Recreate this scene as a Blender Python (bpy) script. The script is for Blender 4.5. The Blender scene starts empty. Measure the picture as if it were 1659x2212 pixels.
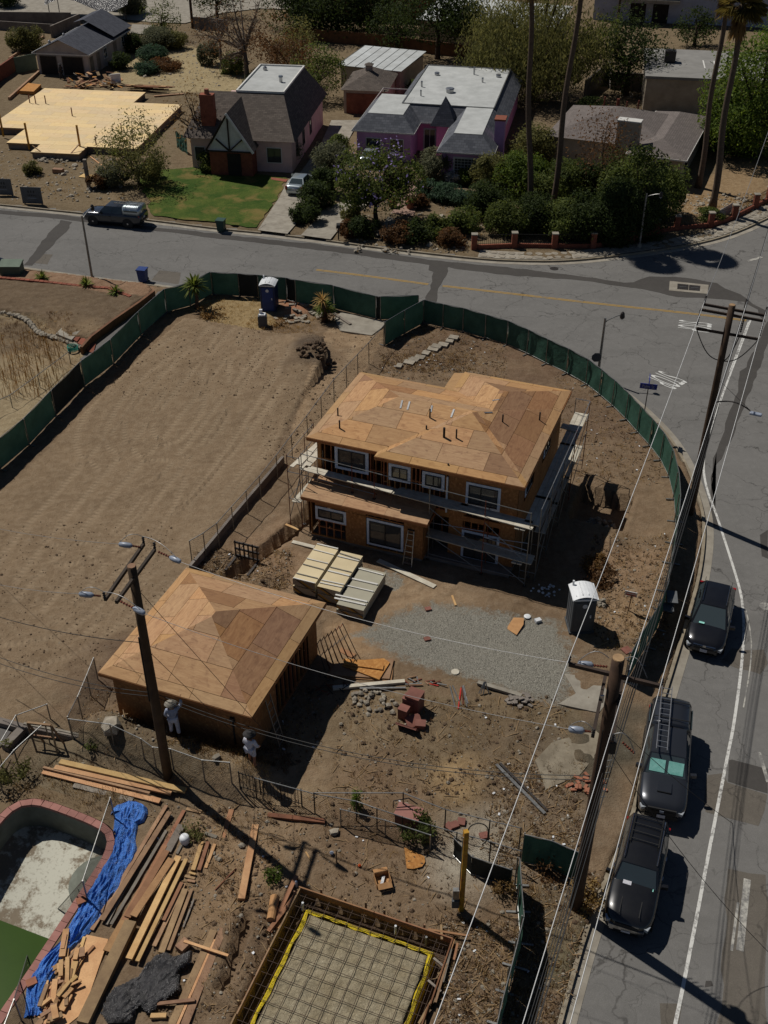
import bpy,bmesh,math,random
import numpy as np
from mathutils import Vector,Matrix,Euler

# ------------------------------------------------------------------ camera, sky, sun, exposure
scene=bpy.context.scene
COL=scene.collection
FPX,PITCH,CAMH=2350.0,math.radians(35.9),35.0
cam_d=bpy.data.cameras.new('camera')
cam_d.sensor_fit='VERTICAL';cam_d.sensor_height=24.0
cam_d.lens=FPX/2212.0*24.0
cam_d.clip_start=0.5;cam_d.clip_end=1500
cam=bpy.data.objects.new('camera',cam_d);COL.objects.link(cam)
cam.location=(0,0,CAMH);cam.rotation_euler=(math.pi/2-PITCH,0,0)
scene.camera=cam

SUN_EL=math.radians(54.8);SUN_DIR=Vector((-0.756,0.655,0)).normalized()   # horizontal direction towards the sun
sun_az=math.atan2(SUN_DIR.x,SUN_DIR.y)                                         # clockwise from +Y
world=bpy.data.worlds.new('World');scene.world=world;world.use_nodes=True
wn=world.node_tree.nodes;wl=world.node_tree.links
sky=wn.new('ShaderNodeTexSky');sky.sky_type='NISHITA';sky.sun_disc=False
sky.sun_elevation=SUN_EL;sky.sun_rotation=sun_az
sky.air_density=0.7;sky.dust_density=0.2;sky.altitude=1200
wl.new(sky.outputs[0],wn['Background'].inputs[0]);wn['Background'].inputs[1].default_value=0.05
sun_d=bpy.data.lights.new('sun','SUN');sun_d.energy=5.0;sun_d.angle=math.radians(0.53);sun_d.color=(1.0,0.955,0.88)
sun=bpy.data.objects.new('sun',sun_d);COL.objects.link(sun)
to_sun=Vector((SUN_DIR.x*math.cos(SUN_EL),SUN_DIR.y*math.cos(SUN_EL),math.sin(SUN_EL)))
sun.rotation_euler=to_sun.to_track_quat('Z','Y').to_euler();sun.location=to_sun*120
vs=scene.view_settings
vs.view_transform='Standard';vs.look='None';vs.gamma=1.0;vs.exposure=-0.45;vs.use_curve_mapping=False
scene.cycles.max_bounces=5;scene.cycles.diffuse_bounces=2;scene.cycles.transparent_max_bounces=12

# ------------------------------------------------------------------ survey helpers: photo plan -> metres on the ground
R=random.Random(7)
PS,PC=math.sin(PITCH),math.cos(PITCH)
def W(u,v,z=0.0):
    dx,dy=u-829.5,v-1106.0
    t=(CAMH-z)/(FPX*PS+dy*PC)
    return Vector((t*dx,t*(FPX*PC-dy*PS),z))
def WY(u,v,y):                                   # point of the sight line at distance y
    dx,dy=u-829.5,v-1106.0
    t=y/(FPX*PC-dy*PS)
    return Vector((t*dx,y,CAMH-t*(FPX*PS+dy*PC)))
def zone(ox,oy,k):return lambda x,y:(ox+x/k,oy+y/k)
zA=zone(0,0,2.942);zB=zone(530.9,0,2.942);zC=zone(1094.9,0,2.942)
zD=zone(0,398.1,2.942);zE=zone(530.9,398.1,2.942);zF=zone(1094.9,398.1,2.942)
zH=zone(564,763.1,2.174);zI=zone(0,1128.1,2.381);zJ=zone(597.2,1128.1,2.381)
zK=zone(1194.4,1128.1,3.5716);zN=zone(0,1625.7,2.778);zO=zone(464.5,1625.7,2.5)
zQ=zone(1061.7,1625.7,2.778)
r1=zone(617.1,915.7,4.808);r2=zone(915.7,962.2,4.808);r3=zone(630.4,776.4,2.632)
r4=zone(1161.2,796.3,5.557);r5=zone(199.1,1426.7,4.167);r6=zone(597.2,1161.2,5.556)
s1=zone(1227.6,1360.3,5.556);s2=zone(1360.3,630.4,5.556);s3=zone(763.1,1360.3,5.0)
s4=zone(597.2,597.2,4.167);s5=zone(0,1493,5.0);s6=zone(630.4,1658.9,3.333)
TH=math.radians(-20.8)
E1=Vector((math.cos(TH),math.sin(TH),0));E2=Vector((-math.sin(TH),math.cos(TH),0));EZ=Vector((0,0,1))
def LW(a,b,z=0.0):return E1*a+E2*b+EZ*z          # building-lot axes
def toL(p):return(p.x*E1.x+p.y*E1.y,p.x*E2.x+p.y*E2.y)

# ------------------------------------------------------------------ mesh helpers
class MB:
    def __init__(s):s.v=[];s.f=[];s.uv=None;s.sm=False
    def add(s,vs,fs):
        o=len(s.v);s.v+=[tuple(p)for p in vs];s.f+=[tuple(i+o for i in f)for f in fs];return s
    def box(s,c,size,ax=None,rz=0.0):
        c=Vector(c)
        if ax is None:
            ax=(Vector((math.cos(rz),math.sin(rz),0)),Vector((-math.sin(rz),math.cos(rz),0)),EZ)
        x,y,z=[Vector(a)*(d/2)for a,d in zip(ax,size)]
        vs=[c+x*i+y*j+z*k for k in(-1,1)for j in(-1,1)for i in(-1,1)]
        return s.add(vs,[(0,2,3,1),(4,5,7,6),(0,1,5,4),(2,6,7,3),(0,4,6,2),(1,3,7,5)])
    def beam(s,p,q,w,h,up=EZ):
        p,q=Vector(p),Vector(q);d=q-p;L=d.length
        if L<1e-6:return s
        d/=L;up=Vector(up)
        if abs(d.dot(up))>0.99:up=Vector((1,0,0))
        y=up.cross(d).normalized();z=d.cross(y)
        return s.box((p+q)/2,(L,w,h),(d,y,z))
    def tube(s,pts,r,n=8,cap=True):
        pts=[Vector(p)for p in pts];rs=r if isinstance(r,(list,tuple))else[r]*len(pts)
        o=len(s.v);m=len(pts);ref=None
        for i,p in enumerate(pts):
            d=(pts[min(i+1,m-1)]-pts[max(i-1,0)]).normalized()
            if ref is None:
                ref=EZ if abs(d.z)<0.9 else Vector((1,0,0))
            x=ref.cross(d)
            if x.length<1e-4:x=Vector((1,0,0)).cross(d)
            x.normalize();y=d.cross(x);ref=y
            for k in range(n):
                a=2*math.pi*k/n
                s.v.append(tuple(p+x*(math.cos(a)*rs[i])+y*(math.sin(a)*rs[i])))
        for i in range(m-1):
            for k in range(n):
                k2=(k+1)%n
                s.f.append((o+i*n+k,o+i*n+k2,o+(i+1)*n+k2,o+(i+1)*n+k))
        if cap:
            s.f.append(tuple(o+k for k in range(n))[::-1]);s.f.append(tuple(o+(m-1)*n+k for k in range(n)))
        return s
    def prism(s,poly,z0,z1):
        n=len(poly);P=[Vector(p)for p in poly]
        ar=sum(P[i].x*P[(i+1)%n].y-P[(i+1)%n].x*P[i].y for i in range(n))
        if ar<0:P=P[::-1]
        f0=(lambda p:z0)if not callable(z0)else z0
        f1=(lambda p:z1)if not callable(z1)else z1
        vs=[(p.x,p.y,f0(p))for p in P]+[(p.x,p.y,f1(p))for p in P]
        fs=[tuple(range(n))[::-1],tuple(range(n,2*n))]+[(i,(i+1)%n,n+(i+1)%n,n+i)for i in range(n)]
        return s.add(vs,fs)
    def sheet(s,poly,z=None):
        P=[Vector(p)for p in poly]
        ar=sum(P[i].x*P[(i+1)%len(P)].y-P[(i+1)%len(P)].x*P[i].y for i in range(len(P)))
        if ar<0:P=P[::-1]
        return s.add([(p.x,p.y,p.z if z is None else z)for p in P],[tuple(range(len(P)))])
    def lathe(s,prof,c,n=12,axis=EZ):
        c=Vector(c);axis=Vector(axis).normalized()
        x=axis.orthogonal().normalized();y=axis.cross(x);o=len(s.v)
        for r,h in prof:
            for k in range(n):
                a=2*math.pi*k/n
                s.v.append(tuple(c+axis*h+x*(r*math.cos(a))+y*(r*math.sin(a))))
        for i in range(len(prof)-1):
            for k in range(n):
                k2=(k+1)%n
                s.f.append((o+i*n+k,o+i*n+k2,o+(i+1)*n+k2,o+(i+1)*n+k))
        s.f.append(tuple(o+k for k in range(n))[::-1]);s.f.append(tuple(o+(len(prof)-1)*n+k for k in range(n)))
        return s
    def rock(s,c,r,rnd=R,flat=0.7):
        c=Vector(c);M=Euler((rnd.random()*6,rnd.random()*6,rnd.random()*6)).to_matrix()
        o=len(s.v)
        for p in ICO[0]:
            k=r*(0.75+0.5*rnd.random());q=M @ Vector(p)*k;q.z*=flat
            s.v.append(tuple(c+q))
        s.f+=[tuple(i+o for i in f)for f in ICO[1]]
        return s
    def smooth(s):s.sm=True;return s
    def mesh(s,name,off=(0,0,0)):
        me=bpy.data.meshes.new(name)
        vs=np.array(s.v,dtype=np.float64)-np.array(off)
        me.from_pydata(vs.tolist(),[],s.f);me.validate();me.update()
        if s.uv is not None:
            ul=me.uv_layers.new(name='UVMap');li=np.empty(len(me.loops),int);me.loops.foreach_get('vertex_index',li);ul.data.foreach_set('uv',np.array(s.uv)[li].ravel())
        if s.sm:me.polygons.foreach_set('use_smooth',[True]*len(me.polygons))
        return me
    def obj(s,name,mat,parent=None,world=True,off=None):
        o_=Vector((0,0,0))
        if world and parent is not None:
            p=parent
            while p is not None:o_+=p.location;p=p.parent
        if off is not None:o_=Vector(off)
        me=s.mesh(name,o_);me.materials.append(mat)
        ob=bpy.data.objects.new(name,me);COL.objects.link(ob)
        if parent is not None:ob.parent=parent
        if off is not None:ob.location=off
        return ob
_t=(1+5**.5)/2
ICO=([tuple(Vector(p).normalized())for p in[(-1,_t,0),(1,_t,0),(-1,-_t,0),(1,-_t,0),(0,-1,_t),(0,1,_t),(0,-1,-_t),(0,1,-_t),(_t,0,-1),(_t,0,1),(-_t,0,-1),(-_t,0,1)]],
       [(0,11,5),(0,5,1),(0,1,7),(0,7,10),(0,10,11),(1,5,9),(5,11,4),(11,10,2),(10,7,6),(7,1,8),(3,9,4),(3,4,2),(3,2,6),(3,6,8),(3,8,9),(4,9,5),(2,4,11),(6,2,10),(8,6,7),(9,8,1)])

def tag(o,label=None,cat=None,group=None,kind=None):
    if label:o['label']=label
    if cat:o['category']=cat
    if group:o['group']=group
    if kind:o['kind']=kind
    return o
def thing(name,label,cat,loc=(0,0,0),rz=0.0,group=None):
    e=bpy.data.objects.new(name,None);COL.objects.link(e);e.empty_display_size=0.2
    e.location=loc;e.rotation_euler=(0,0,rz)
    return tag(e,label,cat,group)
def single(mb,name,mat,label,cat,group=None,base=None):       # a thing that is one mesh
    a=np.array(mb.v);c=Vector(((a[:,0].min()+a[:,0].max())/2,(a[:,1].min()+a[:,1].max())/2,a[:,2].min()))
    return tag(mb.obj(name,mat,off=base or c),label,cat,group)
def struct(mb,name,mat):return tag(mb.obj(name,mat),kind='structure')
def copy_tree(o,parent=None):
    c=o.copy();COL.objects.link(c);c.parent=parent
    for ch in list(o.children):copy_tree(ch,c)
    return c
def ordn(i):return['first','second','third','fourth','fifth','sixth','seventh','eighth','ninth','tenth','eleventh','twelfth','thirteenth','fourteenth','fifteenth','sixteenth','seventeenth','eighteenth','nineteenth','twentieth'][i]

def clip(poly,n,d):                                             # keep the part of a plan polygon where n.p + d >= 0
    out=[];m=len(poly)
    for i in range(m):
        p,q=poly[i],poly[(i+1)%m]
        a=n[0]*p[0]+n[1]*p[1]+d;b=n[0]*q[0]+n[1]*q[1]+d
        if a>=0:out.append(p)
        if a*b<0:
            t=a/(a-b);out.append((p[0]+(q[0]-p[0])*t,p[1]+(q[1]-p[1])*t))
    return out if len(out)>2 else[]
def area(p):return abs(sum(p[i][0]*p[(i+1)%len(p)][1]-p[(i+1)%len(p)][0]*p[i][1]for i in range(len(p))))/2
# ------------------------------------------------------------------ materials
def srgb(r,g,b):
    f=lambda c:((c/255+.055)/1.055)**2.4 if c/255>.04045 else c/255/12.92
    return(f(r),f(g),f(b))
class NT:
    def __init__(s,name):
        s.m=bpy.data.materials.new(name);s.m.use_nodes=True;s.t=s.m.node_tree;s.n=s.t.nodes
        s.b=s.n['Principled BSDF'];s.geo=None
    def new(s,t,**k):
        nd=s.n.new(t)
        for a,b in k.items():setattr(nd,a,b)
        return nd
    def link(s,a,b):s.t.links.new(a,b)
    def pos(s):
        if s.geo is None:s.geo=s.new('ShaderNodeNewGeometry')
        return s.geo.outputs['Position']
    def noise(s,scale,detail=4,rough=.6,vec=None,dist=0.0):
        nd=s.new('ShaderNodeTexNoise');nd.inputs['Scale'].default_value=scale;nd.inputs['Detail'].default_value=detail
        nd.inputs['Roughness'].default_value=rough;nd.inputs['Distortion'].default_value=dist
        s.link(vec or s.pos(),nd.inputs['Vector']);return nd.outputs[0]
    def ramp(s,fac,*stops):
        nd=s.new('ShaderNodeValToRGB');cr=nd.color_ramp
        while len(cr.elements)<len(stops):cr.elements.new(.5)
        for e,(p,c)in zip(cr.elements,stops):
            e.position=p;e.color=(*c,1)if isinstance(c,tuple)else(c,c,c,1)
        s.link(fac,nd.inputs[0]);return nd.outputs[0]
    def mix(s,fac,a,b,mode='MIX'):
        nd=s.new('ShaderNodeMix',data_type='RGBA',blend_type=mode)
        for v,i in((fac,0),(a,6),(b,7)):
            if hasattr(v,'links'):s.link(v,nd.inputs[i])
            elif i==0:nd.inputs[0].default_value=v
            else:nd.inputs[i].default_value=(*v,1)if len(v)==3 else v
        return nd.outputs[2]
    def math(s,op,a,b=0.0):
        nd=s.new('ShaderNodeMath',operation=op)
        for v,i in((a,0),(b,1)):
            if hasattr(v,'links'):s.link(v,nd.inputs[i])
            else:nd.inputs[i].default_value=v
        return nd.outputs[0]
    def vmul(s,vec,sc):
        nd=s.new('ShaderNodeVectorMath',operation='MULTIPLY');s.link(vec,nd.inputs[0]);nd.inputs[1].default_value=sc
        return nd.outputs[0]
    def attr(s,name):
        nd=s.new('ShaderNodeAttribute');nd.attribute_name=name;return nd
    def rnd(s):return s.new('ShaderNodeObjectInfo').outputs['Random']
    def hsv(s,col,h=.5,sat=1.,val=1.):
        nd=s.new('ShaderNodeHueSaturation')
        for v,k in((h,'Hue'),(sat,'Saturation'),(val,'Value'),(col,'Color')):
            if hasattr(v,'links'):s.link(v,nd.inputs[k])
            else:nd.inputs[k].default_value=(*v,1)if isinstance(v,tuple)else v
        return nd.outputs[0]
    def bump(s,h,strength=.3,dist=.02):
        nd=s.new('ShaderNodeBump');nd.inputs['Strength'].default_value=strength;nd.inputs['Distance'].default_value=dist
        s.link(h,nd.inputs['Height']);s.link(nd.outputs[0],s.b.inputs['Normal']);return nd
    def done(s,col=None,rough=.85,metal=0.,spec=.3):
        if col is not None:
            if hasattr(col,'links'):s.link(col,s.b.inputs['Base Color'])
            else:s.b.inputs['Base Color'].default_value=(*col,1)
        if hasattr(rough,'links'):s.link(rough,s.b.inputs['Roughness'])
        else:s.b.inputs['Roughness'].default_value=rough
        s.b.inputs['Metallic'].default_value=metal;s.b.inputs['Specular IOR Level'].default_value=spec
        return s.m
def mapr(n,v,a,b):
    nd=n.new('ShaderNodeMapRange');n.link(v,nd.inputs[0]);nd.inputs[3].default_value=a;nd.inputs[4].default_value=b
    return nd.outputs[0]
def plain(name,c,c2=None,scale=2.0,rough=.8,bump=.15,bscale=None,rnd=.12,metal=0.,spec=.3,detail=5):
    n=NT(name);c2=c2 or tuple(x*.7 for x in c)
    f=n.noise(scale,detail,.65);col=n.mix(n.ramp(f,(.3,0.),(.7,1.)),c,c2)
    if rnd:col=n.hsv(col,val=mapr(n,n.rnd(),1-rnd,1+rnd))
    if bump:n.bump(n.noise(bscale or scale*8,3),bump)
    return n.done(col,rough,metal,spec)
def wood(name,c,c2,rnd=.2,hue=.015):
    n=NT(name)
    f=n.noise(1.6,4,.6);g=n.noise(18.,3,.6)
    col=n.mix(n.ramp(f,(.35,0.),(.7,1.)),c,c2);col=n.mix(n.math('MULTIPLY',n.ramp(g,(.45,0.),(.7,1.)),.35),col,tuple(x*.5 for x in c))
    r_=n.rnd();col=n.hsv(col,h=mapr(n,r_,.5-hue,.5+hue),val=mapr(n,n.math('FRACT',n.math('MULTIPLY',r_,7.3)),1-rnd,1+rnd))
    n.bump(g,.2,.01);return n.done(col,.75,0,.25)

def dirt_mat():
    n=NT('dirt');at=n.attr('soil');ar=n.attr('gravel').outputs['Fac'];tr=n.attr('track').outputs['Fac']
    big=n.noise(.35,6,.7);mid=n.noise(2.2,6,.7);fine=n.noise(14.,5,.7);grit=n.noise(60.,2,.6)
    col=n.mix(n.ramp(big,(.35,0.),(.65,.55)),at.outputs['Color'],n.hsv(at.outputs['Color'],.497,1.05,.62))
    col=n.mix(n.ramp(mid,(.42,0.),(.62,.5)),col,n.hsv(at.outputs['Color'],.505,.9,1.35))
    col=n.mix(n.ramp(fine,(.52,0.),(.72,.55)),col,n.hsv(at.outputs['Color'],.49,.95,.48))
    col=n.mix(n.ramp(grit,(.63,0.),(.72,.5)),col,srgb(176,160,132))
    tr2=n.math('MULTIPLY',tr,tr);lug=n.math('SINE',n.math('MULTIPLY',n.attr('tcoord').outputs['Fac'],21.))
    col=n.mix(n.math('MULTIPLY',tr2,.6),col,n.hsv(at.outputs['Color'],.505,.9,1.3));col=n.mix(n.math('MULTIPLY',n.math('MULTIPLY',n.math('MAXIMUM',lug,0.),tr2),.35),col,n.hsv(at.outputs['Color'],.5,1.,.6))
    # gravel
    vo=n.new('ShaderNodeTexVoronoi');vo.inputs['Scale'].default_value=32.;n.link(n.pos(),vo.inputs['Vector'])
    gcol=n.hsv(n.ramp(n.hsv(vo.outputs['Color'],sat=0.),(.25,srgb(94,94,88)),(.6,srgb(138,135,124)),(.95,srgb(174,170,158))),val=.98)
    gm=n.ramp(n.math('ADD',ar,n.math('MULTIPLY',n.math('SUBTRACT',n.noise(2.2,7,.8),.5),2.4)),(.3,0.),(.72,.92))
    col=n.mix(gm,col,gcol)
    # relief
    h=n.math('ADD',n.math('MULTIPLY',mid,1.6),n.math('MULTIPLY',fine,.6))
    h=n.math('ADD',h,n.math('MULTIPLY',n.math('MULTIPLY',lug,tr2),-.22))
    h=n.math('ADD',h,n.math('MULTIPLY',n.math('MULTIPLY',vo.outputs['Distance'],gm),-1.2))
    n.bump(h,.9,.075)
    return n.done(col,.95,0,.1)
def asphalt_mat(name,c,dark,crack=True,light=1.0):
    n=NT(name);big=n.noise(.16,5,.6);mid=n.noise(2.5,5,.7);fine=n.noise(40.,3,.7)
    col=n.mix(n.ramp(big,(.35,0.),(.65,.6)),c,tuple(x*.78 for x in c));col=n.mix(n.ramp(mid,(.45,0.),(.7,.4)),col,tuple(x*1.25 for x in c))
    st=n.noise(.5,3,.5,vec=n.vmul(n.pos(),(.25,1.,1.)))
    col=n.mix(n.ramp(st,(.5,0.),(.72,.35)),col,tuple(x*.6 for x in c))
    col=n.mix(n.ramp(fine,(.35,.35),(.6,0.)),col,tuple(x*.45 for x in c));col=n.mix(n.ramp(fine,(.6,0.),(.75,.3)),col,tuple(min(1,x*2.2)for x in c))
    if crack:
        for sc,wd,am in((.23,.009,.9),(.6,.011,.6)):
            wob=n.new('ShaderNodeVectorMath',operation='ADD');nz=n.new('ShaderNodeTexNoise');nz.inputs['Scale'].default_value=1.1;nz.inputs['Detail'].default_value=6
            n.link(n.pos(),nz.inputs['Vector']);n.link(n.pos(),wob.inputs[0]);n.link(n.vmul(nz.outputs['Color'],(1.9,1.9,0)),wob.inputs[1])
            v=n.new('ShaderNodeTexVoronoi',feature='DISTANCE_TO_EDGE');v.inputs['Scale'].default_value=sc;n.link(wob.outputs[0],v.inputs['Vector'])
            mask=n.math('MULTIPLY',n.ramp(v.outputs['Distance'],(0.,am),(wd*(1 if sc<.3 else 1.3),0.)),n.ramp(n.noise(.25,3),(.4,.15 if sc>.3 else .5),(.6,1.)))
            col=n.mix(mask,col,dark)
    n.bump(n.noise(90.,2),.25,.01)
    return n.done(col,.9,0,.2)
def ply_mat(name,c,c2,c3,val=.22):
    n=NT(name);r_=n.rnd()
    ofs=n.new('ShaderNodeCombineXYZ')
    for i,k in enumerate((91.,37.,0.)):n.link(n.math('MULTIPLY',r_,k),ofs.inputs[i])
    ad=n.new('ShaderNodeVectorMath',operation='ADD');uv=n.new('ShaderNodeUVMap');n.link(uv.outputs[0],ad.inputs[0]);n.link(ofs.outputs[0],ad.inputs[1])
    st=n.vmul(ad.outputs[0],(.5,3.2,1.))
    g=n.noise(2.6,7,.68,vec=st,dist=1.0);k=n.noise(2.2,4,.6,vec=n.vmul(ad.outputs[0],(1.,1.6,1.)),dist=.6);f=n.noise(9.,4,.7,vec=st)
    col=n.mix(n.ramp(g,(.38,0.),(.62,1.)),c,c2);col=n.mix(n.ramp(k,(.52,0.),(.72,.75)),col,c3)
    col=n.mix(n.ramp(f,(.5,0.),(.8,.4)),col,tuple(x*.55 for x in c2))
    sc_=n.new('ShaderNodeTexVoronoi');sc_.inputs['Scale'].default_value=2.4;n.link(ad.outputs[0],sc_.inputs['Vector'])
    col=n.mix(n.ramp(sc_.outputs['Distance'],(.03,.7),(.09,0.)),col,tuple(x*.4 for x in c3))
    r2_=n.math('FRACT',n.math('MULTIPLY',r_,13.7));r3_=n.math('FRACT',n.math('MULTIPLY',r_,29.1))
    col=n.mix(n.ramp(r3_,(.72,0.),(.78,.3)),col,c3)
    col=n.hsv(col,h=mapr(n,r3_,.496,.505),sat=mapr(n,r2_,.85,1.),val=mapr(n,r2_,1-val,1+val))
    n.bump(f,.15,.005);return n.done(col,.75,0,.2)
def osb_mat(name,c,c2):
    n=NT(name);v=n.new('ShaderNodeTexVoronoi');v.inputs['Scale'].default_value=11.;n.link(n.vmul(n.pos(),(1.,1.,.8)),v.inputs['Vector'])
    col=n.mix(n.hsv(v.outputs['Color'],sat=0.),c,c2);col=n.mix(n.ramp(n.noise(1.2,4),(.4,0.),(.7,.5)),col,tuple(x*.6 for x in c))
    n.bump(v.outputs['Distance'],.2,.01);return n.done(n.hsv(col,val=mapr(n,n.rnd(),.88,1.1)),.8,0,.2)
def shingle_mat(name,c,c2,row=.2):
    n=NT(name);uv=n.new('ShaderNodeUVMap');b=n.new('ShaderNodeTexBrick');n.link(uv.outputs[0],b.inputs['Vector'])
    b.inputs['Scale'].default_value=1.;b.inputs['Brick Width'].default_value=.42;b.inputs['Row Height'].default_value=row;b.inputs['Mortar Size'].default_value=.012
    b.inputs['Color1'].default_value=(*c,1);b.inputs['Color2'].default_value=(*c2,1);b.inputs['Mortar'].default_value=(*[x*.35 for x in c],1);b.inputs['Bias'].default_value=-.1
    col=n.mix(n.ramp(n.noise(.6,5),(.4,0.),(.65,.45)),b.outputs['Color'],tuple(x*.72 for x in c));col=n.mix(n.ramp(n.noise(25.,3),(.5,0.),(.75,.4)),col,tuple(min(1,x*1.5)for x in c2))
    n.bump(b.outputs['Fac'],-.5,.03);return n.done(col,.9,0,.15)
def leaf_mat(name,c,c2,trans=.45,rnd=.15):
    n=NT(name);g=n.new('ShaderNodeNewGeometry')
    col=n.mix(g.outputs['Random Per Island'],c,c2);col=n.mix(n.ramp(n.noise(.9,3),(.4,0.),(.65,.6)),col,tuple(x*.62 for x in c))
    col=n.hsv(col,val=mapr(n,n.rnd(),1-rnd,1+rnd))
    n.done(col,.7,0,.12)
    tl=n.new('ShaderNodeBsdfTranslucent');n.link(n.hsv(col,.49,1.1,1.25),tl.inputs[0]);mx=n.new('ShaderNodeMixShader');mx.inputs[0].default_value=trans
    n.link(n.b.outputs[0],mx.inputs[1]);n.link(tl.outputs[0],mx.inputs[2]);n.link(mx.outputs[0],n.n['Material Output'].inputs[0])
    return n.m
def paint_wear(name,c,base,amt=.5,scale=6.):
    n=NT(name);f=n.math('ADD',n.math('MULTIPLY',n.noise(scale,6,.75),.8),n.math('MULTIPLY',n.noise(.8,3),.35))
    return n.done(n.mix(n.ramp(f,(amt,0.),(amt+.14,1.)),c,base),.75,0,.3)
def car_paint(name,c,rough=.3,metal=.3):
    n=NT(name);col=n.mix(n.ramp(n.noise(3.,5,.7),(.4,0.),(.7,.25)),c,tuple(x*.7+.015 for x in c))
    n.b.inputs['Coat Weight'].default_value=.8;n.b.inputs['Coat Roughness'].default_value=.06
    return n.done(col,rough,metal,.5)
def glass_mat(name,c=(.045,.06,.066),rough=.05):
    n=NT(name);return n.done(c,rough,0.,.7)
M={}
M['dirt']=dirt_mat()
ASPH=srgb(113,111,108)
M['asphalt']=asphalt_mat('asphalt',ASPH,srgb(62,60,58));M['patch']=asphalt_mat('asphalt_patch',srgb(74,71,68),srgb(40,38,36),False)
M['patch_mid']=asphalt_mat('asphalt_patch_mid',srgb(100,94,86),srgb(60,56,52),True)
M['drive']=asphalt_mat('drive_asphalt',srgb(104,101,98),srgb(60,58,55),False)
M['concrete']=plain('concrete',srgb(150,144,132),srgb(120,113,102),1.3,.9,.2);M['curb']=plain('curb_concrete',srgb(146,136,118),srgb(110,100,84),1.6,.9,.25)
M['wallconc']=plain('wall_concrete',srgb(128,120,112),srgb(98,90,84),.9,.9,.25)
M['white_line']=paint_wear('white_road_paint',srgb(196,195,190),ASPH,.56);M['faded_line']=paint_wear('faded_road_paint',srgb(170,167,158),ASPH,.5,3.)
M['yellow_line']=paint_wear('yellow_road_paint',srgb(162,130,66),ASPH,.6)
M['stop']=paint_wear('stop_paint',srgb(196,196,192),ASPH,.64,9.)
M['ply_roof']=ply_mat('roof_plywood',srgb(181,141,96),srgb(163,121,79),srgb(132,92,60),.13);M['ply_dark']=ply_mat('dark_plywood',srgb(154,113,74),srgb(137,96,61),srgb(113,76,49),.14);M['ply_fresh']=ply_mat('fresh_subfloor',srgb(224,198,150),srgb(216,186,134),srgb(206,172,120),.09)
M['tng']=ply_mat('eave_boards',srgb(174,136,90),srgb(160,122,78),srgb(142,104,66),.1)
M['osb']=osb_mat('osb',srgb(172,124,78),srgb(126,84,50));M['osb_light']=osb_mat('osb_light',srgb(204,152,88),srgb(164,110,56))
M['frame_wood']=wood('framing_timber',srgb(166,112,68),srgb(134,84,50));M['new_wood']=wood('new_timber',srgb(200,162,114),srgb(178,136,92),.15)
M['old_wood']=wood('weathered_timber',srgb(158,128,96),srgb(128,100,76));M['red_wood']=wood('reddish_timber',srgb(152,112,80),srgb(130,92,64));M['grey_wood']=wood('grey_timber',srgb(136,128,116),srgb(106,98,88))
M['fence_wood']=wood('fence_boards',srgb(128,84,60),srgb(98,62,44));M['pole_wood']=wood('pole_wood',srgb(78,60,46),srgb(54,40,30),.05);M['arm_wood']=wood('crossarm_wood',srgb(66,54,46),srgb(46,38,33),.1)
M['plank_white']=plain('scaffold_plank',srgb(196,190,174),srgb(164,156,140),3.,.8,.1);M['wrap']=plain('window_flashing',srgb(206,214,226),srgb(176,188,206),5.,.6,.1,rnd=.05)
M['steel']=plain('galvanised_steel',srgb(150,150,148),srgb(110,110,108),6.,.42,0,metal=.75,rnd=.1);M['steel_dark']=plain('dark_steel',srgb(72,68,66),srgb(50,46,44),6.,.5,0,metal=.5);M['rust']=plain('rusty_steel',srgb(122,62,44),srgb(84,48,38),8.,.7,.1,metal=.2)
M['alu']=plain('aluminium',srgb(190,190,190),srgb(150,150,150),5.,.35,0,metal=.85);M['wire']=plain('bare_wire',srgb(150,150,150),srgb(120,120,120),5.,.5,0,metal=.3);M['cable']=plain('black_cable',(.02,.02,.021),(.012,.012,.012),5.,.6,0)
M['wire_pale']=plain('pale_wire',srgb(206,206,204),srgb(184,184,182),5.,.5,0);M['earth']=plain('packed_earth',srgb(120,102,78),srgb(98,82,62),1.4,.95,.5,rnd=0);M['insul']=plain('insulator',srgb(150,158,172),srgb(120,128,142),9.,.35,0,spec=.5)
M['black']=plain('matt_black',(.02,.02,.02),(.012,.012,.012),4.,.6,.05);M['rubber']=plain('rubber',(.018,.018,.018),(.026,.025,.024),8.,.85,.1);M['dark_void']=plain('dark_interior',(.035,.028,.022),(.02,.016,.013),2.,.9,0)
M['frame_black']=plain('black_vinyl',(.018,.018,.02),(.025,.025,.027),4.,.5,0);M['glass']=glass_mat('window_glass',(.05,.05,.05),.04);M['car_glass']=glass_mat('car_glass')
M['green_mesh']=None
def fabric(name,c,c2,trans=.08):
    n=NT(name);col=n.mix(n.ramp(n.noise(1.1,4),(.35,0.),(.7,1.)),c,c2);n.bump(n.noise(2.5,3),.5,.06);n.done(col,.7,0,.2)
    tl=n.new('ShaderNodeBsdfTranslucent');n.link(col,tl.inputs[0]);mx=n.new('ShaderNodeMixShader');mx.inputs[0].default_value=trans
    n.link(n.b.outputs[0],mx.inputs[1]);n.link(tl.outputs[0],mx.inputs[2]);n.link(mx.outputs[0],n.n['Material Output'].inputs[0]);return n.m
M['green_mesh']=fabric('green_windscreen',srgb(60,94,80),srgb(46,76,64));M['black_mesh']=fabric('black_windscreen',srgb(30,36,36),srgb(22,26,26),.1)
def tarp(name,c,c2,rough=.35):
    n=NT(name);w=n.noise(3.2,7,.72,dist=1.6);w2=n.noise(9.,4,.65,dist=1.)
    col=n.mix(n.ramp(w,(.3,0.),(.65,1.)),c,c2);n.bump(n.math('ADD',w,n.math('MULTIPLY',w2,.5)),1.,.12);return n.done(col,rough,0,.5)
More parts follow.
